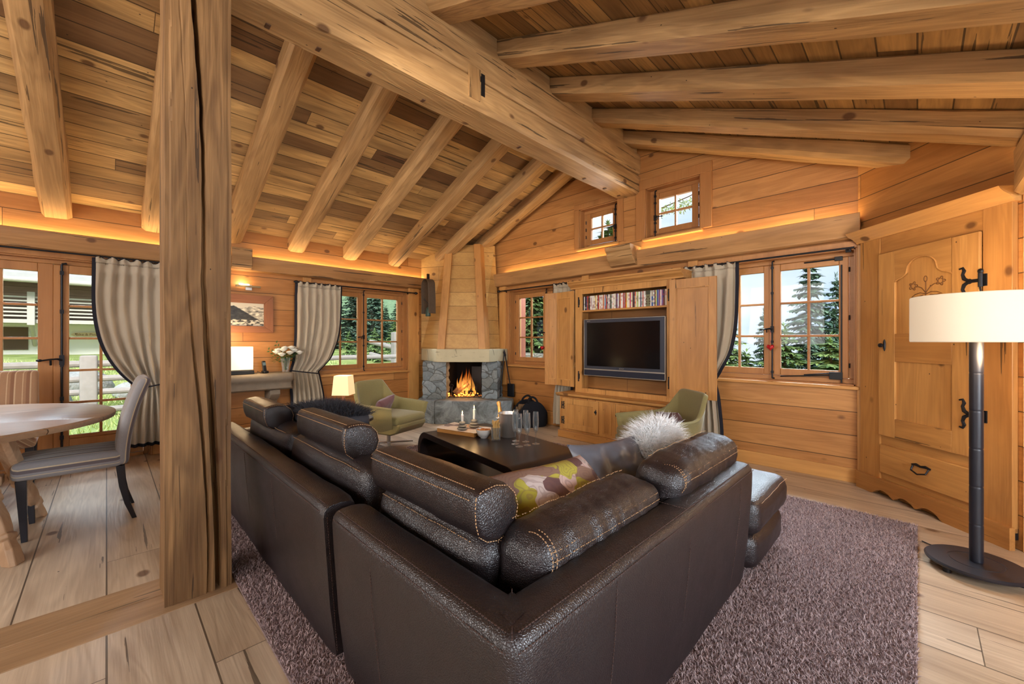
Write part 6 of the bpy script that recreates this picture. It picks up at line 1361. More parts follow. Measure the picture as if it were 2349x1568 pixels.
def rod(wallax, u0, u1, z, off, label, rings_at, fin=(True, True), cu=None):
    def place(u, d, zz): return V((XL + d, u, zz)) if wallax == 'l' else V((u, YG - d, zz))
    r = empty('curtain_rod', place((u0 + u1) / 2, off, z), 0, label, 'curtain rod'); w = W2L(r)
    MB().tube([place(u0, off, z), place(u1, off, z)], 0.009, 10).xf(w).build('rod', 'iron', r)
    for f, u, s_ in ((fin[0], u0, -1), (fin[1], u1, 1)):
        if f:
            m = MB().tube([place(u, off, z), place(u + s_ * 0.012, off, z), place(u + s_ * 0.03, off, z), place(u + s_ * 0.05, off, z), place(u + s_ * 0.075, off, z)], [0.012, 0.010, 0.022, 0.020, 0.004], 12); m.xf(w).build('finial', 'iron', r)
    for u in (u0 + 0.05, u1 - 0.05):
        MB().tube([place(u, off, z), place(u, 0.03, z)], 0.007, 8).box(*([XL + 0.0, XL + 0.03, u - 0.02, u + 0.02] if wallax == 'l' else [u - 0.02, u + 0.02, YG - 0.03, YG - 0.0]), z - 0.02, z + 0.02).xf(w).build('bracket', 'iron', r)
    for u in rings_at:
        m = MB().tube([place(u, off + 0.016 * cos(t * pi / 6), z - 0.004 + 0.016 * sin(t * pi / 6)) for t in range(13)], 0.0028, 5); m.xf(w).build('ring', 'iron', r)
def lsp(a, b, n): return [a + (b - a) * k / (n - 1) for k in range(n)]
rod('l', -1.45, 0.60, 2.185, 0.13, 'long black iron curtain rod above the patio door', lsp(-0.05, 0.55, 8), (True, False))
rod('l', 1.90, 3.72, 2.115, 0.11, 'black iron curtain rod above the window left of the fireplace', lsp(1.95, 2.4, 7))
rod('g', -5.02, -3.42, 2.14, 0.11, 'black iron curtain rod above the window right of the fireplace', lsp(-3.8, -3.5, 6))
rod('g', -2.02, -0.40, 2.135, 0.12, 'black iron curtain rod above the large right window', lsp(-1.98, -1.50, 8), (True, False))
# red hearts
redm = flat('shiny_red_satin', rgb(190, 24, 36), 0.25, 0.1, 0.6)
def heart(p, s_, ax, label):
    r = empty('heart_ornament', p, 0, label, 'ornament'); pts = []
    for t in range(40):
        a = 2 * pi * t / 40; pts.append((0.016 * sin(a) ** 3 * 16 / 16 * s_, (13 * cos(a) - 5 * cos(2 * a) - 2 * cos(3 * a) - cos(4 * a)) / 16 * 0.016 * s_))
    rings = []
    for k, (f, d) in enumerate(((0.02, -0.010), (0.6, -0.009), (0.9, -0.005), (1.0, 0), (0.9, 0.005), (0.6, 0.009), (0.02, 0.010))):
        rings.append([(x * f, d * s_, z * f) if ax == 'g' else (d * s_, x * f, z * f) for x, z in pts])
    MB().loft(rings).build('heart', redm, r, ang=80); MB().tube([(0, 0, 0.012 * s_), (0, 0, 0.05 * s_ + 0.05)], 0.0012, 5).build('cord', redm, r)
h1 = PG(1759.5, 796, YG + 0.03); heart(V((-1.078, YG + 0.015, h1.z)), 2.3, 'g', 'red satin heart hanging from the handle of the large right window')
heart(V((-4.19, YG + 0.015, 1.05 + 0.14)), 2.3, 'g', 'red satin heart hanging from the handle of the window right of the fireplace')
# ================================================================== LEFT WALL: console, lamp, phone, flowers, picture
cs = empty('stone_ledge', (XL + 0.18, 1.0, 0), 0, 'thick grey ledge with rounded moulded end, wall-mounted between post and curtain', 'shelf')
y_end = PL(678, 860, XL + 0.36).y
prof = [(0.0, 0.66), (0.28, 0.66), (0.305, 0.68), (0.30, 0.73), (0.315, 0.765), (0.345, 0.785), (0.36, 0.815), (0.355, 0.85), (0.33, 0.875), (0.0, 0.88)]
m = MB(); rings = []
for t in range(9):
    a = pi / 2 * t / 8; yy = y_end - 0.055 + 0.055 * sin(a); f = 1 - 0.18 * (1 - cos(a))
    rings.append([(XL + d * f, yy - (0.02 if 0.70 < z < 0.78 else 0) * (t / 8), z) for d, z in prof])
rings = [[(XL + d, 0.60, z) for d, z in prof], [(XL + d, y_end - 0.3, z) for d, z in prof]] + rings
m.loft(rings).xf(W2L(cs)); m.build('slab', 'stoneconsole', cs, ang=40)
for yy in (0.80, 1.50): MB().prism([(XL, 0.66), (XL + 0.26, 0.66), (XL + 0.27, 0.60), (XL + 0.22, 0.55), (XL + 0.12, 0.50), (XL + 0.08, 0.36), (XL, 0.34)], 1, yy, yy + 0.12).xf(W2L(cs)).build('bracket', 'stoneconsole', cs, bevel=0.008)
lp = V((XL + 0.20, 1.12, 0.88)); la = empty('table_lamp', lp, 0, 'rectangular lit white box lamp on the grey ledge right of the post', 'lamp')
MB().box(-0.075, 0.075, -0.20, 0.20, 0, 0.045).build('base', 'black', la, bevel=0.003)
M['shade3'] = shade_mat('lit_box_shade', rgb(236, 220, 190), (1.0, 0.80, 0.52, 1), 0.42)
MB().box(-0.07, 0.07, -0.19, 0.19, 0.055, 0.345).build('lamp_shade', 'shade3', la, bevel=0.004)
lamp('box_lamp_light', 'POINT', lp + V((0.10, 0.0, 0.45)), (0, 0, 0), 5, (1.0, 0.72, 0.40), shadow_soft_size=0.10)
lamp('box_lamp_light', 'POINT', lp + V((0.16, 0.18, 0.20)), (0, 0, 0), 2.5, (1.0, 0.74, 0.44), shadow_soft_size=0.08)
ph = empty('cordless_phone', V((XL + 0.22, PL(608, 0, XL + 0.22).y, 0.88)), R(20), 'small black cordless phone standing in its charger on the grey ledge', 'phone')
MB().box(-0.035, 0.035, -0.03, 0.03, 0, 0.03).build('charger', 'black', ph, bevel=0.008); o = MB().rbox((0, 0, 0.085), (0.022, 0.048, 0.15), 0.009, 4).build('handset', 'black', ph); o.rotation_euler = (0, R(-12), 0)
m = MB().box(0.009, 0.0125, -0.017, 0.017, 0.10, 0.14).build('display', flat('phone_display', rgb(90, 110, 120), 0.3), ph); m.rotation_euler = (0, R(-12), 0)
m = MB().tube([(0.0, -0.03, 0.01), (0.03, -0.07, 0.006), (0.0, -0.10, 0.03), (0.02, -0.12, 0.006), (-0.02, -0.15, 0.006)], 0.003, 6).build('cable', 'black', ph)
vp = V((XL + 0.21, PL(655, 0, XL + 0.21).y, 0.88)); vz = empty('flower_vase', vp, 0, 'clear glass vase of green stems on the right end of the grey ledge', 'vase')
MB().lathe([(0.036, 0), (0.038, 0.01), (0.044, 0.08), (0.060, 0.19), (0.058, 0.19), (0.041, 0.08), (0.034, 0.018), (0.001, 0.015)], 28, caps=False).build('glass_body', 'ware', vz)
fb = empty('rose_bouquet', vp + V((0, 0, 0.03)), 0, 'bouquet of white roses and green leaves standing in the glass vase', 'flowers')
grn = flat('leaf_green', rgb(62, 104, 44), 0.5, 0, 0.4, 30, 0.3); wht = flat('white_petals', rgb(244, 240, 226), 0.6)
rn = random.Random(21)
heads = [(0.02, -0.115, 0.235), (0.05, -0.04, 0.265), (0.08, 0.03, 0.225), (0.03, 0.10, 0.255), (0.06, 0.155, 0.225), (-0.02, 0.0, 0.285), (-0.03, -0.08, 0.26), (0.09, -0.07, 0.205), (-0.02, 0.10, 0.285), (0.04, 0.06, 0.29)]
for x, y, z in heads:
    MB().tube([(x * 0.05, y * 0.1, 0.0), (x * 0.25, y * 0.25, 0.14), (x * 0.9, y * 0.9, z)], 0.0028, 6).build('stem', grn, fb)
    m = MB()
    for k in range(16):
        rr = 0.010 + 0.0018 * k; a0 = k * 2.4; tilt = 0.3 + k * 0.055
        def pet(u, v):
            a = a0 + (u - 0.5) * 1.9; r_ = rr * (0.45 + 0.75 * sin(min(1.0, v) * pi / 2)) + 0.008 * v * v * (k / 16); return (x + r_ * cos(a), y + r_ * sin(a), z + (v - 0.35) * 0.05 * (1.05 - 0.03 * k) - 0.006 * (2 * u - 1) ** 2)
        m.grid(pet, 6, 5)
    m.build('rose', wht, fb, ang=80, fix=False)
m = MB()
for i in range(330):
    t, u = rn.uniform(0, 2 * pi), rn.uniform(0.0, 1.0); r_ = rn.uniform(0.03, 0.15); p = V((r_ * cos(t) * 0.8, r_ * 1.15 * sin(t), rn.uniform(0.12, 0.25) - 0.02 + 0.0)); d = V((cos(t), sin(t), rn.uniform(-0.5, 0.7))).normalized(); sd = d.cross(V((0, 0, 1))).normalized() * rn.uniform(0.006, 0.012); L = rn.uniform(0.025, 0.05)
    m.add([p, p + d * L * 0.5 + sd, p + d * L, p + d * L * 0.5 - sd], [(0, 1, 2, 3)])
for sp in ((-0.03, -0.20, 0.27), (-0.02, -0.11, 0.36), (0.02, 0.12, 0.20)):
    for k in range(12):
        q = V((0, 0, 0.12)).lerp(V(sp), k / 11); sd = V((0, 0.012, 0.012)) * (1 if k % 2 else -1); m.add([q, q + sd + V((0, -0.008, 0.01)), q + sd * 2.2 + V((0, -0.01, 0.012)), q + sd + V((0, 0.006, -0.004))], [(0, 1, 2, 3)])
o = m.build('foliage', grn, fb, fix=False); o['kind'] = 'stuff'
# framed mountain photograph
pf = empty('framed_picture', (XL, 1.22, 1.40), 0, 'framed sepia mountain photograph in a wide wooden frame behind the post', 'picture')
Y0, Y1, Z0, Z1, fwid = 0.78, PL(627, 700, XL + 0.03).y, 1.405, 1.90, 0.11
def fside(pts): return MB().add([(XL + x, y, z) for x in (0.004, 0.035) for y, z in pts], [(0, 1, 2, 3), (7, 6, 5, 4), (0, 4, 5, 1), (1, 5, 6, 2), (2, 6, 7, 3), (3, 7, 4, 0)])
f4 = [[(Y0, Z1), (Y1, Z1), (Y1 - fwid, Z1 - fwid), (Y0 + fwid, Z1 - fwid)], [(Y0, Z0), (Y1, Z0), (Y1 - fwid, Z0 + fwid * 0.8), (Y0 + fwid, Z0 + fwid * 0.8)], [(Y1, Z0), (Y1, Z1), (Y1 - fwid, Z1 - fwid), (Y1 - fwid, Z0 + fwid * 0.8)], [(Y0, Z0), (Y0, Z1), (Y0 + fwid, Z1 - fwid), (Y0 + fwid, Z0 + fwid * 0.8)]]
redw_y = wood('reddish_frame_y', 1, 2, rgb(158, 102, 66), rgb(142, 88, 54), rgb(92, 52, 30), grain=0.8, knots=0.1); redw_z = wood('reddish_frame_z', 2, 1, rgb(158, 102, 66), rgb(142, 88, 54), rgb(92, 52, 30), grain=0.8, knots=0.1)
for k, pts in enumerate(f4): fside(pts).xf(W2L(pf)).build('frame_side', redw_y if k < 2 else redw_z, pf, bevel=0.003)
def ridge(u): return 0.78 - 0.0 * u + 0.10 * noise.fractal(V((u * 3.1, 2.0, 0)), 1.0, 2.0, 5)
def print_mesh():
    nu, nv = 90, 60; m = MB(); cols_ = []
    y0, y1, z0, z1 = Y0 + fwid - 0.004, Y1 - fwid + 0.004, Z0 + fwid * 0.8 - 0.004, Z1 - fwid + 0.004
    m.grid(lambda u, v: (XL + 0.012, y0 + (y1 - y0) * u, z0 + (z1 - z0) * v), nu, nv)
    for j in range(nv + 1):
        for i in range(nu + 1):
            u, v = i / nu, j / nv; r1 = 0.80 + 0.12 * noise.fractal(V((u * 3.0, 1, 0)), 1.0, 2.0, 5); r2 = 0.86 - 0.58 * max(0.0, u - 0.45) / 0.55 - 0.20 * abs(u - 0.42) + 0.03 * noise.noise(V((u * 14, 3, 0))); n = noise.fractal(V((u * 12, v * 12, 5)), 1.0, 2.0, 5)
            if v < 0.26 + 0.02 * n: c = 0.72 + 0.25 * n if n > -0.12 else 0.25
            elif v < r2: c = 0.20 + 0.10 * n
            elif v < r1: c = 0.70 + 0.45 * n
            else: c = 0.86
            c = max(0.05, min(0.95, c)); cols_.append((lin(c * 250), lin(c * 240), lin(c * 214), 1))
    return m, cols_
m, cols_ = print_mesh(); m.xf(W2L(pf)); o = m.build('print', 'white', pf, smooth=False)
ca = o.data.color_attributes.new('Col', 'FLOAT_COLOR', 'POINT')
for i, c in enumerate(cols_): ca.data[i].color = c
s_ = NT('sepia_mountain_print'); at = s_.N('Attribute'); at.attribute_name = 'Col'; s_.p(col=at.outputs['Color'], rough=0.3); o.data.materials[0] = s_.m
pl = empty('picture_light', (XL, 1.18, 1.98), 0, 'slim brass picture light on the wall above the framed photograph', 'lamp')
MB().box(0.0, 0.02, 0.10, 0.17, -0.02, 0.05).build('wall_plate', 'steel', pl, bevel=0.002); MB().box(0.05, 0.075, -0.02, 0.26, 0.012, 0.036).build('light_bar', flat('aged_brass', rgb(150, 130, 96), 0.35, 0.8), pl, bevel=0.003)
MB().box(0.0, 0.055, 0.13, 0.15, 0.018, 0.032).build('arm', 'steel', pl); MB().tube([(0.06, 0.02, 0.045), (0.06, 0.13, 0.045)], 0.009, 8).build('bulb', bpy.data.materials['warm_bulb'], pl)
lamp('picture_lamp', 'POINT', V((XL + 0.085, 1.24, 2.045)), (0, 0, 0), 1.3, (1.0, 0.76, 0.46), shadow_soft_size=0.02)
# ================================================================== DINING AREA
dt = empty('dining_table', (-4.53, -1.08, 0), 0, 'large round oak dining table on carved trestle legs, at the left edge', 'table')
topm = wood('oak_table_top', 1, 0, rgb(178, 146, 116), rgb(158, 126, 96), rgb(104, 74, 50), width=0.36, length=9, groove=0.0025, grain=0.6, knots=0.1, rough=0.28, spec=0.55)
MB().lathe([(0.001, 0.712), (1.02, 0.712), (1.045, 0.718), (1.05, 0.735), (1.048, 0.750), (1.035, 0.758), (0.001, 0.758)], 96, sx=1.0, sy=1.08).build('tabletop', topm, dt, ang=30)
legw = wood('pale_oak_leg', 2, 0, rgb(206, 172, 140), rgb(190, 156, 122), rgb(140, 104, 76), grain=0.6, knots=0.0, rough=0.5)
def carved_leg(foot, top, name='leg'):
    """flat carved board leg with rings, following the line foot -> top"""
    foot, top = V(foot), V(top); ax = (top - foot); L = ax.length; ax.normalize(); sd = V((0.985, 0.17, 0)); sd = (sd - ax * sd.dot(ax)).normalized(); th = ax.cross(sd)
    P = [(0.0, 0.075, 0.045), (0.09, 0.072, 0.045), (0.13, 0.05, 0.04), (0.16, 0.043, 0.038), (0.175, 0.062, 0.05), (0.20, 0.066, 0.052), (0.215, 0.046, 0.04), (0.26, 0.062, 0.045), (0.34, 0.070, 0.048), (0.42, 0.055, 0.042), (0.46, 0.044, 0.038), (0.475, 0.060, 0.05), (0.50, 0.062, 0.05), (0.515, 0.052, 0.046), (0.53, 0.062, 0.05), (0.555, 0.064, 0.05), (0.57, 0.066, 0.045), (0.70, 0.064, 0.045), (1.0, 0.06, 0.045)]
    m = MB(); rings = []
    for t, w, d in P:
        c = foot + ax * (L * t); k = 0.3
        rings.append([c + sd * a * w + th * b * d for a, b in ((-1, -k), (-k, -1), (k, -1), (1, -k), (1, k), (k, 1), (-k, 1), (-1, k))])
    for i, p in enumerate(rings[0]): p.z = 0.0
    return m.loft(rings).xf(W2L(dt)).build(name, legw, dt, bevel=0.004, ang=30)
carved_leg((-3.74, -0.385, 0), (-4.08, -0.60, 0.714)); carved_leg((-4.62, -0.36, 0), (-3.99, -0.46, 0.714)); carved_leg((-5.32, -1.78, 0), (-4.98, -1.56, 0.714)); carved_leg((-4.44, -1.80, 0), (-5.07, -1.70, 0.714))
MB().box(-0.05, 0.05, -0.62, 0.60, 0.36, 0.42).build('stretcher', legw, dt, bevel=0.006).location = (0.28, 0, 0)
MB().box(-0.62, 0.62, -0.07, 0.07, 0.66, 0.712).build('apron', legw, dt, bevel=0.006); MB().box(-0.62, 0.62, 0.50, 0.62, 0.66, 0.712).build('apron', legw, dt, bevel=0.006)
def stripes(name, base, a, b, oth=2):
    s = NT(name); co, ax = s.sep(); x = s.math('ADD', ax[1], s.math('MULTIPLY', ax[oth], 1.0))
    if oth == 0:
        t = s.math('DIVIDE', s.math('SUBTRACT', ax[2], 0.435), 0.56); x = s.math('ADD', x, s.math('ADD', s.math('MULTIPLY', s.math('MULTIPLY', t, t), 0.10), s.math('MULTIPLY', t, 0.02)))
    f = s.math('FRACT', s.math('MULTIPLY', x, 11.0))
    c = s.ramp(f, [(0.0, base), (0.18, base), (0.20, a), (0.24, a), (0.26, base), (0.42, base), (0.45, b), (0.66, b), (0.69, a), (0.75, a), (0.78, base)]); s.t.nodes[-1].color_ramp.interpolation = 'CONSTANT' if False else 'LINEAR'
    n = s.noise(s.comb(s.math('MULTIPLY', ax[0], 60.0), s.math('MULTIPLY', ax[1], 400.0), s.math('MULTIPLY', ax[2], 60.0)), 1.0, 2); s.bump(n, 0.3, 0.002); c = s.mix(s.math('MULTIPLY', n, 0.35), c, (base[0] * 0.5, base[1] * 0.5, base[2] * 0.5, 1)); s.p(col=c, rough=0.9, sheen=0.2); return s.m
def dining_chair(loc, rz, label, up, up2):
    """local +x = front"""
    r = empty('dining_chair', loc, rz, label, 'chair', 'striped dining chairs at the round table')
    MB().rbox((0.02, 0, 0.455), (0.52, 0.46, 0.115), 0.035, 8, (0.0, 0.0, 0.014)).build('seat', up, r, ang=70)
    def bf(o): t = (o.z + 0.28) / 0.56; o.x -= 0.10 * t * t + 0.02 * t; o.y *= 1 - 0.04 * t; return o
    MB().rbox((-0.235, 0, 0.715), (0.075, 0.455, 0.62), 0.032, 12, (0.006, 0, 0), bf).build('backrest', up2, r, ang=70)
    lm = M['darkpole']
    for sg in (-1, 1):
        MB().loft([[(x, y, z) for x, y in ((cx - w, sg * 0.19 - w), (cx + w, sg * 0.19 - w), (cx + w, sg * 0.19 + w), (cx - w, sg * 0.19 + w))] for z, cx, w in ((0.0, 0.22, 0.014), (0.40, 0.235, 0.024))]).build('leg', lm, r, bevel=0.002)
        MB().loft([[(x, y, z) for x, y in ((cx - w, sg * 0.19 - w), (cx + w, sg * 0.19 - w), (cx + w, sg * 0.19 + w), (cx - w, sg * 0.19 + w))] for z, cx, w in ((0.0, -0.30, 0.013), (0.12, -0.262, 0.016), (0.25, -0.238, 0.020), (0.40, -0.225, 0.024))]).build('leg', lm, r, bevel=0.002)
    return r
dining_chair(V((-4.27, -0.155, 0)), R(-90), 'striped grey upholstered dining chair with black legs, seen from the side at the table', stripes('grey_beige_stripe_fabric', rgb(150, 148, 150), rgb(216, 196, 160), rgb(104, 94, 98)), stripes('grey_beige_stripe_back', rgb(150, 148, 150), rgb(216, 196, 160), rgb(104, 94, 98), 0))
dining_chair(V((-5.54, -0.66, 0)), R(2), 'brown striped dining chair beyond the table in front of the patio door', stripes('brown_stripe_fabric', rgb(166, 128, 96), rgb(206, 176, 140), rgb(140, 100, 74)), stripes('brown_stripe_back', rgb(166, 128, 96), rgb(206, 176, 140), rgb(140, 100, 74), 0))
# ================================================================== OUTSIDE
def ground_z(x, y):
    z = -0.15
    if x < -7.2: z += min(1.0, (-7.2 - x) / 7.0) * 0.75 + min(1.0, max(0, (-14 - x)) / 10.0) * 0.35
    if y > 6:
        ax_ = max(0.0, -x); z -= min(16.0, (y - 6) * 0.55) * max(0.0, min(1.0, (y - 0.74 * ax_) / (0.12 * ax_ + 1.0)))
    z += 0.06 * noise.noise(V((x * 0.6, y * 0.6, 0)))
    return z
def grassm():
    s = NT('meadow_grass'); co, _ = s.sep(); n = s.noise(co, 1.2, 4); n2 = s.noise(co, 30, 4); c = s.ramp(n, [(0.3, rgb(130, 150, 84)), (0.55, rgb(170, 182, 116)), (0.75, rgb(196, 196, 150))]); c = s.mix(s.math('MULTIPLY', n2, 0.5), c, rgb(70, 96, 44)); s.bump(n2, 1, 0.05); s.p(col=c, rough=0.95, spec=0.1); return s.m
M['grass'] = grassm()
m = MB().grid(lambda u, v: (-60 + 80 * u, -22 + 82 * v, ground_z(-60 + 80 * u, -22 + 82 * v) - 0.0), 120, 120); o = m.build('ground', 'grass'); o['kind'] = 'structure'
# gravel path outside the patio door
def gravelm():
    s = NT('grey_gravel'); co, _ = s.sep(); v = s.N('TexVoronoi'); s.l.new(co, v.inputs['Vector']); v.inputs['Scale'].default_value = 16; sc = s.N('SeparateColor'); s.l.new(v.outputs['Color'], sc.inputs[0]); c = s.ramp(sc.outputs[0], [(0, rgb(120, 118, 114)), (1, rgb(200, 198, 192))]); s.bump(v.outputs['Distance'], 1, 0.03); s.p(col=c, rough=0.9); return s.m
M['gravel'] = gravelm()
o = MB().grid(lambda u, v: (-7.9 + 1.3 * u, -4 + 9.2 * v, ground_z(-7.9 + 1.3 * u, -4 + 9.2 * v) + 0.05), 8, 40).build('gravel_path', 'gravel'); o['kind'] = 'structure'
rn = random.Random(31)
# grass tufts on the slope seen through the patio door
m = MB(); vs = []; fs = []
for i in range(16000):
    x = -7.9 - 8.5 * rn.random() ** 1.3; y = rn.uniform(-5.0, 5.5); z = ground_z(x, y) - 0.02; L = rn.uniform(0.05, 0.20); dx, dy = rn.gauss(0, 0.06), rn.gauss(0, 0.06); k = len(vs); w = 0.006
    vs += [(x, y - w, z), (x, y + w, z), (x + dx, y + dy, z + L)]; fs.append((k, k + 1, k + 2))
m.add(vs, fs)
def bladem():
    s = NT('grass_blade'); g = s.N('NewGeometry').outputs['Random Per Island']; s.p(col=s.ramp(g, [(0, rgb(140, 164, 84)), (0.6, rgb(186, 200, 128)), (1, rgb(220, 220, 176))]), rough=0.8, spec=0.1); return s.m
o = m.build('tall_grass', bladem(), smooth=False, fix=False); tag(o, 'tall pale meadow grass on the slope outside the patio door', 'grass', kind='stuff')
# boulders
rk = stone('pale_boulder_rock', [rgb(150, 152, 152), rgb(180, 184, 184)], rgb(130, 130, 126), 0.8)
for i, (x, y, s_) in enumerate(((-10.2, -1.05, 0.55), (-9.4, -0.75, 0.42), (-11.4, -0.35, 0.5), (-10.6, 0.35, 0.30))):
    m = MB().sphere((0, 0, 0), (s_ * 0.9, s_, s_ * 0.62), 20, 14); m.v = [tuple(V(p) * (1 + 0.30 * noise.noise(V(p) * (1.6 / s_) + V((i * 7, 0, 0))))) for p in m.v]
    o = m.build('boulder', rk, ang=40); o.location = (x, y, ground_z(x, y) + s_ * 0.25); tag(o, ['big pale boulder on the grass slope, left pane of the patio door', 'smaller boulder in front of the big pale one', 'boulder farther up the slope, centre of the patio door', 'small grey boulder right of the others on the slope'][i], 'boulder', 'boulders on the slope')
# log fence near the patio
greyw = flat('weathered_grey_log', rgb(150, 146, 144), 0.85, 0, 0.2, 12, 0.35, 0.4)
def fence(name, xs_, posts, z0, rails, label, wp_=0.10, rr=0.055, mat=greyw, hpost=1.0):
    base = V((posts[0][0], posts[0][1], ground_z(*posts[0]))); r = empty(name, base, 0, label, 'fence'); w = W2L(r)
    for x, y in posts:
        z = ground_z(x, y); m = MB().rbox((x, y, z + hpost / 2), (wp_ * 2, wp_ * 2, hpost), 0.03, 4); m.xf(w).build('post', mat, r)
    for h_ in rails:
        m = MB()
        a, b = posts[0], posts[-1]; n = 14; d = V((b[0] - a[0], b[1] - a[1])); d.normalize()
        A = (a[0] - d.x * 1.2, a[1] - d.y * 1.2); B = (b[0] + d.x * 1.5, b[1] + d.y * 1.5)
        pts = [V((A[0] + (B[0] - A[0]) * t / n + 0.03 * noise.noise(V((t * 0.7, h_ * 9, 0))), A[1] + (B[1] - A[1]) * t / n, (ground_z(*a) * (1 - t / n) + ground_z(*b) * t / n) + h_ + 0.03 * noise.noise(V((t * 0.6, h_ * 5, 3))))) for t in range(n + 1)]
        MB().tube(pts, [rr * (1 + 0.15 * noise.noise(V((t, h_ * 3, 7)))) for t in range(n + 1)], 9).xf(w).build('rail', mat, r)
    return r
fence('log_fence', None, [(-9.3, -0.20), (-9.2, 2.5), (-9.0, 5.2)], 0, (0.12, 0.42, 0.62, 0.86), 'weathered grey log fence on the meadow just outside the patio door', 0.10, 0.05, hpost=1.0)
fence('log_fence', None, [(-11.5, 6.4), (-9.6, 6.9), (-7.4, 7.4)], 0, (0.55, 0.95), 'grey log fence with stout post outside the window left of the fireplace', 0.13, 0.075, hpost=1.25)
o = poly([(-12, 7.0), (-7.0, 8.1), (-7.0, 8.6), (-12, 7.5)], -1.2, 0.95, 0.05, 3).build('stone_wall', stone('dry_stone_wall_rock', [rgb(120, 116, 108), rgb(160, 156, 146)], rgb(60, 56, 50), 5.0), ang=40); tag(o, 'dry stone wall behind the log fence outside the left window', 'wall')
# chalet across the meadow
ch = empty('neighbouring_chalet', (-22, 3.0, 0.9), 0, 'neighbouring chalet with slate roof, timber balcony and white plaster base', 'building')
def chb(m, name, mat, **kw): return m.xf(W2L(ch)).build(name, mat, ch, **kw)
CX, CY0, CY1 = -21.0, -6.0, 4.6
pl_ = flat('pale_plaster', rgb(244, 242, 234), 0.9, 0, 0.2, 3, 0.1); dk = wood('dark_chalet_timber', 1, 2, rgb(168, 146, 128), rgb(140, 120, 102), rgb(100, 82, 68), width=0.22, length=6, grain=0.7); rail_ = flat('silvered_timber', rgb(198, 192, 184), 0.8, 0, 0.2, 8, 0.2)
chb(MB().box(CX - 8, CX, CY0, CY1, 0.4, 1.92), 'plaster_wall', pl_); chb(MB().box(CX - 8, CX - 0.05, CY0, CY1, 1.92, 3.9), 'timber_wall', dk)
slate = flat('grey_slate_roof', rgb(186, 186, 186), 0.7, 0, 0.3, 7, 0.3, 0.5)
m = MB(); 
for k in range(14):
    z = 3.22 + 0.17 * k; x = CX + 1.5 - 0.55 * k; m.box(x - 0.9, x, CY0 - 0.8, CY1 + 0.8, z, z + 0.17)
chb(m, 'slate_roof', slate, ang=20)
chb(MB().tube([(CX + 1.55, CY0 - 0.8, 3.18), (CX + 1.55, CY1 + 0.8, 3.18)], 0.08, 10), 'gutter', rail_)
m = MB().box(CX, CX + 1.05, CY0, CY1, 1.86, 1.98); chb(m, 'balcony_floor', rail_)
for k in range(6): z = 2.06 + 0.12 * k; chb(MB().box(CX + 1.0, CX + 1.04, CY0, CY1, z, z + 0.05), 'balcony_rail', rail_)
for k in range(10): y = CY0 + 0.5 + 1.9 * k; chb(MB().box(CX + 0.95, CX + 1.10, y - 0.08, y + 0.08, 1.8, 2.85).tube([(CX + 1.0, y, 1.85), (CX, y, 1.15)], 0.06, 6), 'balcony_post', rail_)
for y in (-2.2, 2.6, 6.2): chb(MB().box(CX - 0.02, CX + 0.03, y - 0.35, y + 0.35, 1.0, 1.75), 'window', flat('dark_timber_window', rgb(96, 76, 62), 0.7) if 'dark_timber_window' not in bpy.data.materials else bpy.data.materials['dark_timber_window'])
chb(MB().box(CX - 0.02, CX + 0.03, 1.5, 3.0, 1.98, 3.3), 'door', bpy.data.materials['dark_timber_window'])
sg = empty('name_board', PL(196, 767, CX + 0.06), 0, 'small carved wooden name board on the plaster wall of the chalet', 'sign')
MB().loft([[(0.035, a, b) for a, b in ((-0.36, 0.0), (-0.26, -0.065), (0.36, -0.075), (0.36, 0.075), (-0.26, 0.065))], [(0.0, a, b) for a, b in ((-0.36, 0.0), (-0.26, -0.065), (0.36, -0.075), (0.36, 0.075), (-0.26, 0.065))]]).build('board', flat('pale_sign_wood', rgb(214, 190, 160), 0.7), sg)
MB().sphere((0.04, -0.24, 0.02), (0.008, 0.018, 0.016), 8, 6).build('knot_hole', 'black', sg)
text('lettering', 'Bike & Pivot', 0.115, (0.036, 0.05, 0.0), (R(90), 0, R(90)), flat('brown_letters', rgb(120, 84, 56), 0.7), sg, 0.003)
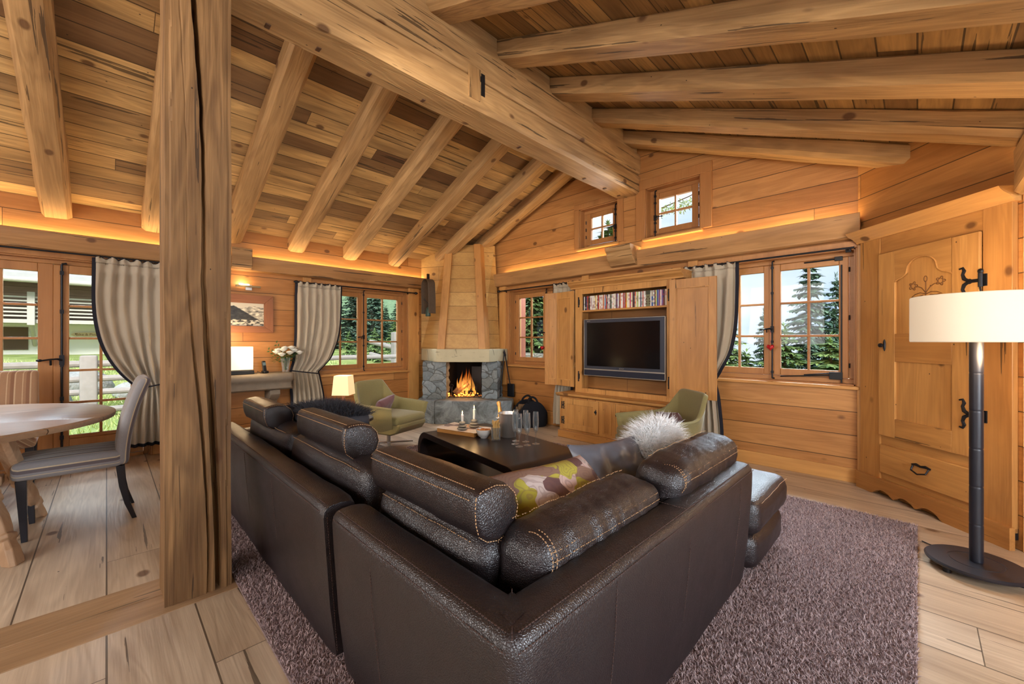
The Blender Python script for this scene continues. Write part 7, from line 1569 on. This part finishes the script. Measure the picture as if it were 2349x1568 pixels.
# trees
def needlem(nm, a, b):
    s = NT(nm); g = s.N('NewGeometry').outputs['Random Per Island']; s.p(col=s.mix(g, a, b), rough=0.7, spec=0.2); return s.m
Nd = [needlem('blue_spruce_needles', rgb(58, 84, 74), rgb(112, 140, 118)), needlem('green_spruce_needles', rgb(74, 104, 62), rgb(140, 166, 104)), needlem('dark_spruce_needles', rgb(44, 66, 56), rgb(86, 110, 84))]
bark = flat('tree_bark', rgb(84, 70, 58), 0.9, 0, 0.2, 10, 0.4, 0.5)
def spruce_mesh(h, r, seed, lv=34, dens=1.0, larch=False):
    rnd = random.Random(seed); vs = []; fs = []
    def quad(p, d, L, w, dr):
        sd = d.cross(V((0, 0, 1))); 
        if sd.length < 0.01: sd = V((1, 0, 0))
        sd = sd.normalized() * w; q = p + d * L + V((0, 0, dr)); k = len(vs); md = p.lerp(q, 0.45) ; vs.extend([p, md + sd + V((0, 0, -dr * 0.2)), q, md - sd]); fs.append((k, k + 1, k + 2, k + 3))
    for i in range(lv):
        t = (i + 0.5) / lv; z = h * (0.10 + 0.88 * t); R_ = r * (1 - t) ** 0.85 * rnd.uniform(0.82, 1.1) + 0.08; nb = max(5, int(12 * (1 - t * 0.5)))
        for b in range(nb):
            a = 2 * pi * (b + rnd.random() * 0.8) / nb; d = V((cos(a), sin(a), 0)); zz = z + rnd.uniform(-0.3, 0.3) * h / lv; n = max(4, int(R_ / 0.11 * dens)); L = R_ * rnd.uniform(0.75, 1.12)
            for s in range(n):
                u = (s + 0.6) / n; p = d * (L * u) + V((0, 0, zz - 0.32 * L * u * u + (0.16 * L * u ** 3)))
                wdt = (0.34 if not larch else 0.22) * (1 - 0.5 * u) * min(1.0, L / 0.9 + 0.35)
                for sgn in (-1, 1):
                    for kk in range(3):
                        dd = (d * rnd.uniform(0.5, 1.0) + V((-d.y, d.x, 0)) * sgn * rnd.uniform(0.5, 1.2) + V((0, 0, rnd.uniform(-0.55, 0.15)))).normalized(); quad(p, dd, wdt * rnd.uniform(0.6, 1.25), 0.042 + 0.02 * rnd.random(), -0.05 * rnd.random())
                quad(p, d, 0.22, 0.03, -0.03)
    for s in range(26): quad(V((0, 0, h * 0.965 + rnd.uniform(0, 0.03) * h)), V((rnd.uniform(-1, 1), rnd.uniform(-1, 1), rnd.uniform(0, 1))).normalized(), 0.14, 0.02, 0)
    m = MB(); m.add(vs, fs); return m
protos = {}
def tree(kind, x, y, zb_, h, label, group, s=1.0, rz=0.0, name='spruce_tree'):
    key = kind
    r = empty(name, (x, y, zb_), rz, label, 'tree', group)
    if key not in protos:
        hh, rr, lv, mt, lar = {'a': (11, 3.1, 62, 0, False), 'b': (9, 2.3, 44, 2, False), 'c': (8, 2.9, 42, 1, False)}[kind]
        c = spruce_mesh(hh, rr, ord(kind), lv, 1.0, lar).build('crown', Nd[mt], r, smooth=False, fix=False); tk = MB().tube([(0, 0, 0), (0, 0, hh * 0.5), (0, 0, hh * 0.97)], [0.17, 0.10, 0.015], 8).build('trunk', bark, r); protos[key] = (c, tk, hh)
    else:
        c0, t0, hh = protos[key]
        for q in (c0, t0): k = q.copy(); C.objects.link(k); k.parent = r
    f = h / protos[key][2]; r.scale = (f * s, f * s, f); return r
def out(px, py, Y): return PG(px, py, Y)
# right window view
g = 'spruces seen through the large right window'
def spot(kind, px, ptop, Y, h, label, grp, s=1.0, rz=0.0, name='spruce_tree', ax='g'):
    p = PG(px, ptop, Y) if ax == 'g' else PL(px, ptop, Y); return tree(kind, p.x, p.y, p.z - h, h, label, grp, s, rz, name)
spot('a', 1858, 588, 14.5, 13, 'tallest bluish spruce, behind the middle of the large right window', g, 0.85)
spot('a', 1918, 622, 16.0, 12.0, 'spruce right of the tallest one in the right window', g, 0.6, 2.0)
spot('c', 1800, 742, 12.0, 8.0, 'broad green spruce low in front of the tallest one', g, 1.1, 1.0)
spot('b', 1752, 705, 18.0, 12.0, 'narrow dark spruce behind the mullion of the large right window', g, 0.6, 3.0)
spot('c', 1905, 765, 11.0, 8, 'light green spruce low at the right edge of the window', g, 1.2, 4.0)
spot('c', 1668, 700, 12.5, 9.0, 'feathery spruce behind the curtain in the large right window', g, 0.8, 2.2)
spot('c', 1712, 800, 13.0, 9.0, 'low green spruce left of the window handle in the right window', g, 1.1, 5.0)
g = 'trees seen through the window right of the fireplace'
spot('c', 1225, 560, 9.5, 7.0, 'leafy green tree filling the window right of the fireplace', g, 1.0, 0.4); spot('c', 1170, 600, 11.0, 7.5, 'green tree behind the left panes of the fireplace-side window', g, 1.0, 2.9); spot('b', 1285, 560, 10.5, 8, 'dark tree behind the right panes of the fireplace-side window', g, 1.1, 1.9)
spot('c', 1395, 505, 8.5, 6.5, 'green tree whose crown shows in the left small gable window', 'trees seen through the small gable windows', 1.1, 0.3)
g = 'forest trees seen through the window left of the fireplace'
for i, (px, pt, X, h, k, lb) in enumerate(((760, 640, -22, 10, 'a', 'tall pale spruce at the left of the window, half behind the curtain'), (815, 620, -24, 11, 'a', 'tall spruce behind the left panes'), (858, 640, -20, 10, 'a', 'bluish spruce behind the middle of the window'), (905, 735, -15, 5.6, 'c', 'bright green bushy spruce in the right panes'), (860, 752, -14, 5, 'c', 'bright green low spruce above the fence post'), (800, 760, -15, 5.5, 'c', 'bright green spruce in the lower left panes'), (935, 700, -26, 9, 'b', 'distant dark spruce at the right of the window'), (910, 690, -34, 10, 'b', 'distant spruce on the hill, right panes'), (885, 700, -34, 10, 'b', 'distant spruce on the hill beside the bluish one'))):
    spot(k, px, pt, X, h, lb, g, 1.0, i * 1.1, ax='l')
# overhanging branch by the small right gable window
br = empty('larch_branch', PG(1545, 470, 7.0), 0, 'drooping larch branch outside the small right gable window', 'branch'); m = MB(); rnd = random.Random(6)
MB().tube([(-0.6, 0, 0.05), (-0.2, 0, 0.0), (0.25, 0, 0.08), (0.7, 0, 0.2)], [0.012, 0.01, 0.008, 0.004], 6).build('twig', bark, br)
for i in range(420):
    t = rnd.uniform(-0.62, 0.7); p = V((t, rnd.uniform(-0.1, 0.1), 0.02 + 0.16 * max(0, t) - rnd.uniform(0, 0.16))); d = V((rnd.uniform(-1, 1), rnd.uniform(-1, 1), rnd.uniform(-1, 0.6))).normalized(); sd = d.cross(V((0, 1, 0.1))).normalized() * 0.008; L = rnd.uniform(0.04, 0.09); m.add([p, p + d * L * 0.5 + sd, p + d * L, p + d * L * 0.5 - sd], [(0, 1, 2, 3)])
m.build('needles', Nd[1], br, smooth=False, fix=False)
# far forested hills and mountain
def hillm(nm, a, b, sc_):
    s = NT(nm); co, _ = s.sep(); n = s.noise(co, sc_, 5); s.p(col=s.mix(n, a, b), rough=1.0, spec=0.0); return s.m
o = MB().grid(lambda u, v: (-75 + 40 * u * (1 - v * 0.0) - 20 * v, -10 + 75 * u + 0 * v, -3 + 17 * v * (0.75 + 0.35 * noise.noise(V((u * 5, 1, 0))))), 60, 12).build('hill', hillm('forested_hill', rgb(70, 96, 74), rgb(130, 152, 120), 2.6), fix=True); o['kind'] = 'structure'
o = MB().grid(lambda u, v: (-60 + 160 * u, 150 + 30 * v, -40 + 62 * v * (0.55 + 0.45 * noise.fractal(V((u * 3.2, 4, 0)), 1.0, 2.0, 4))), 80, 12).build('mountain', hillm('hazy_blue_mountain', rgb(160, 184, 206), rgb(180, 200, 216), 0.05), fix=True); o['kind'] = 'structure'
# eaves seen through the panes: red-brown outer posts and verge
o = MB().box(-5.42, -5.20, YG + 0.55, YG + 0.71, 0.2, 4.0).build('trim_13', wood('outer_timber_z', 2, 0, rgb(128, 74, 54), rgb(110, 62, 44), rgb(76, 42, 30), grain=0.6)); struct(o)
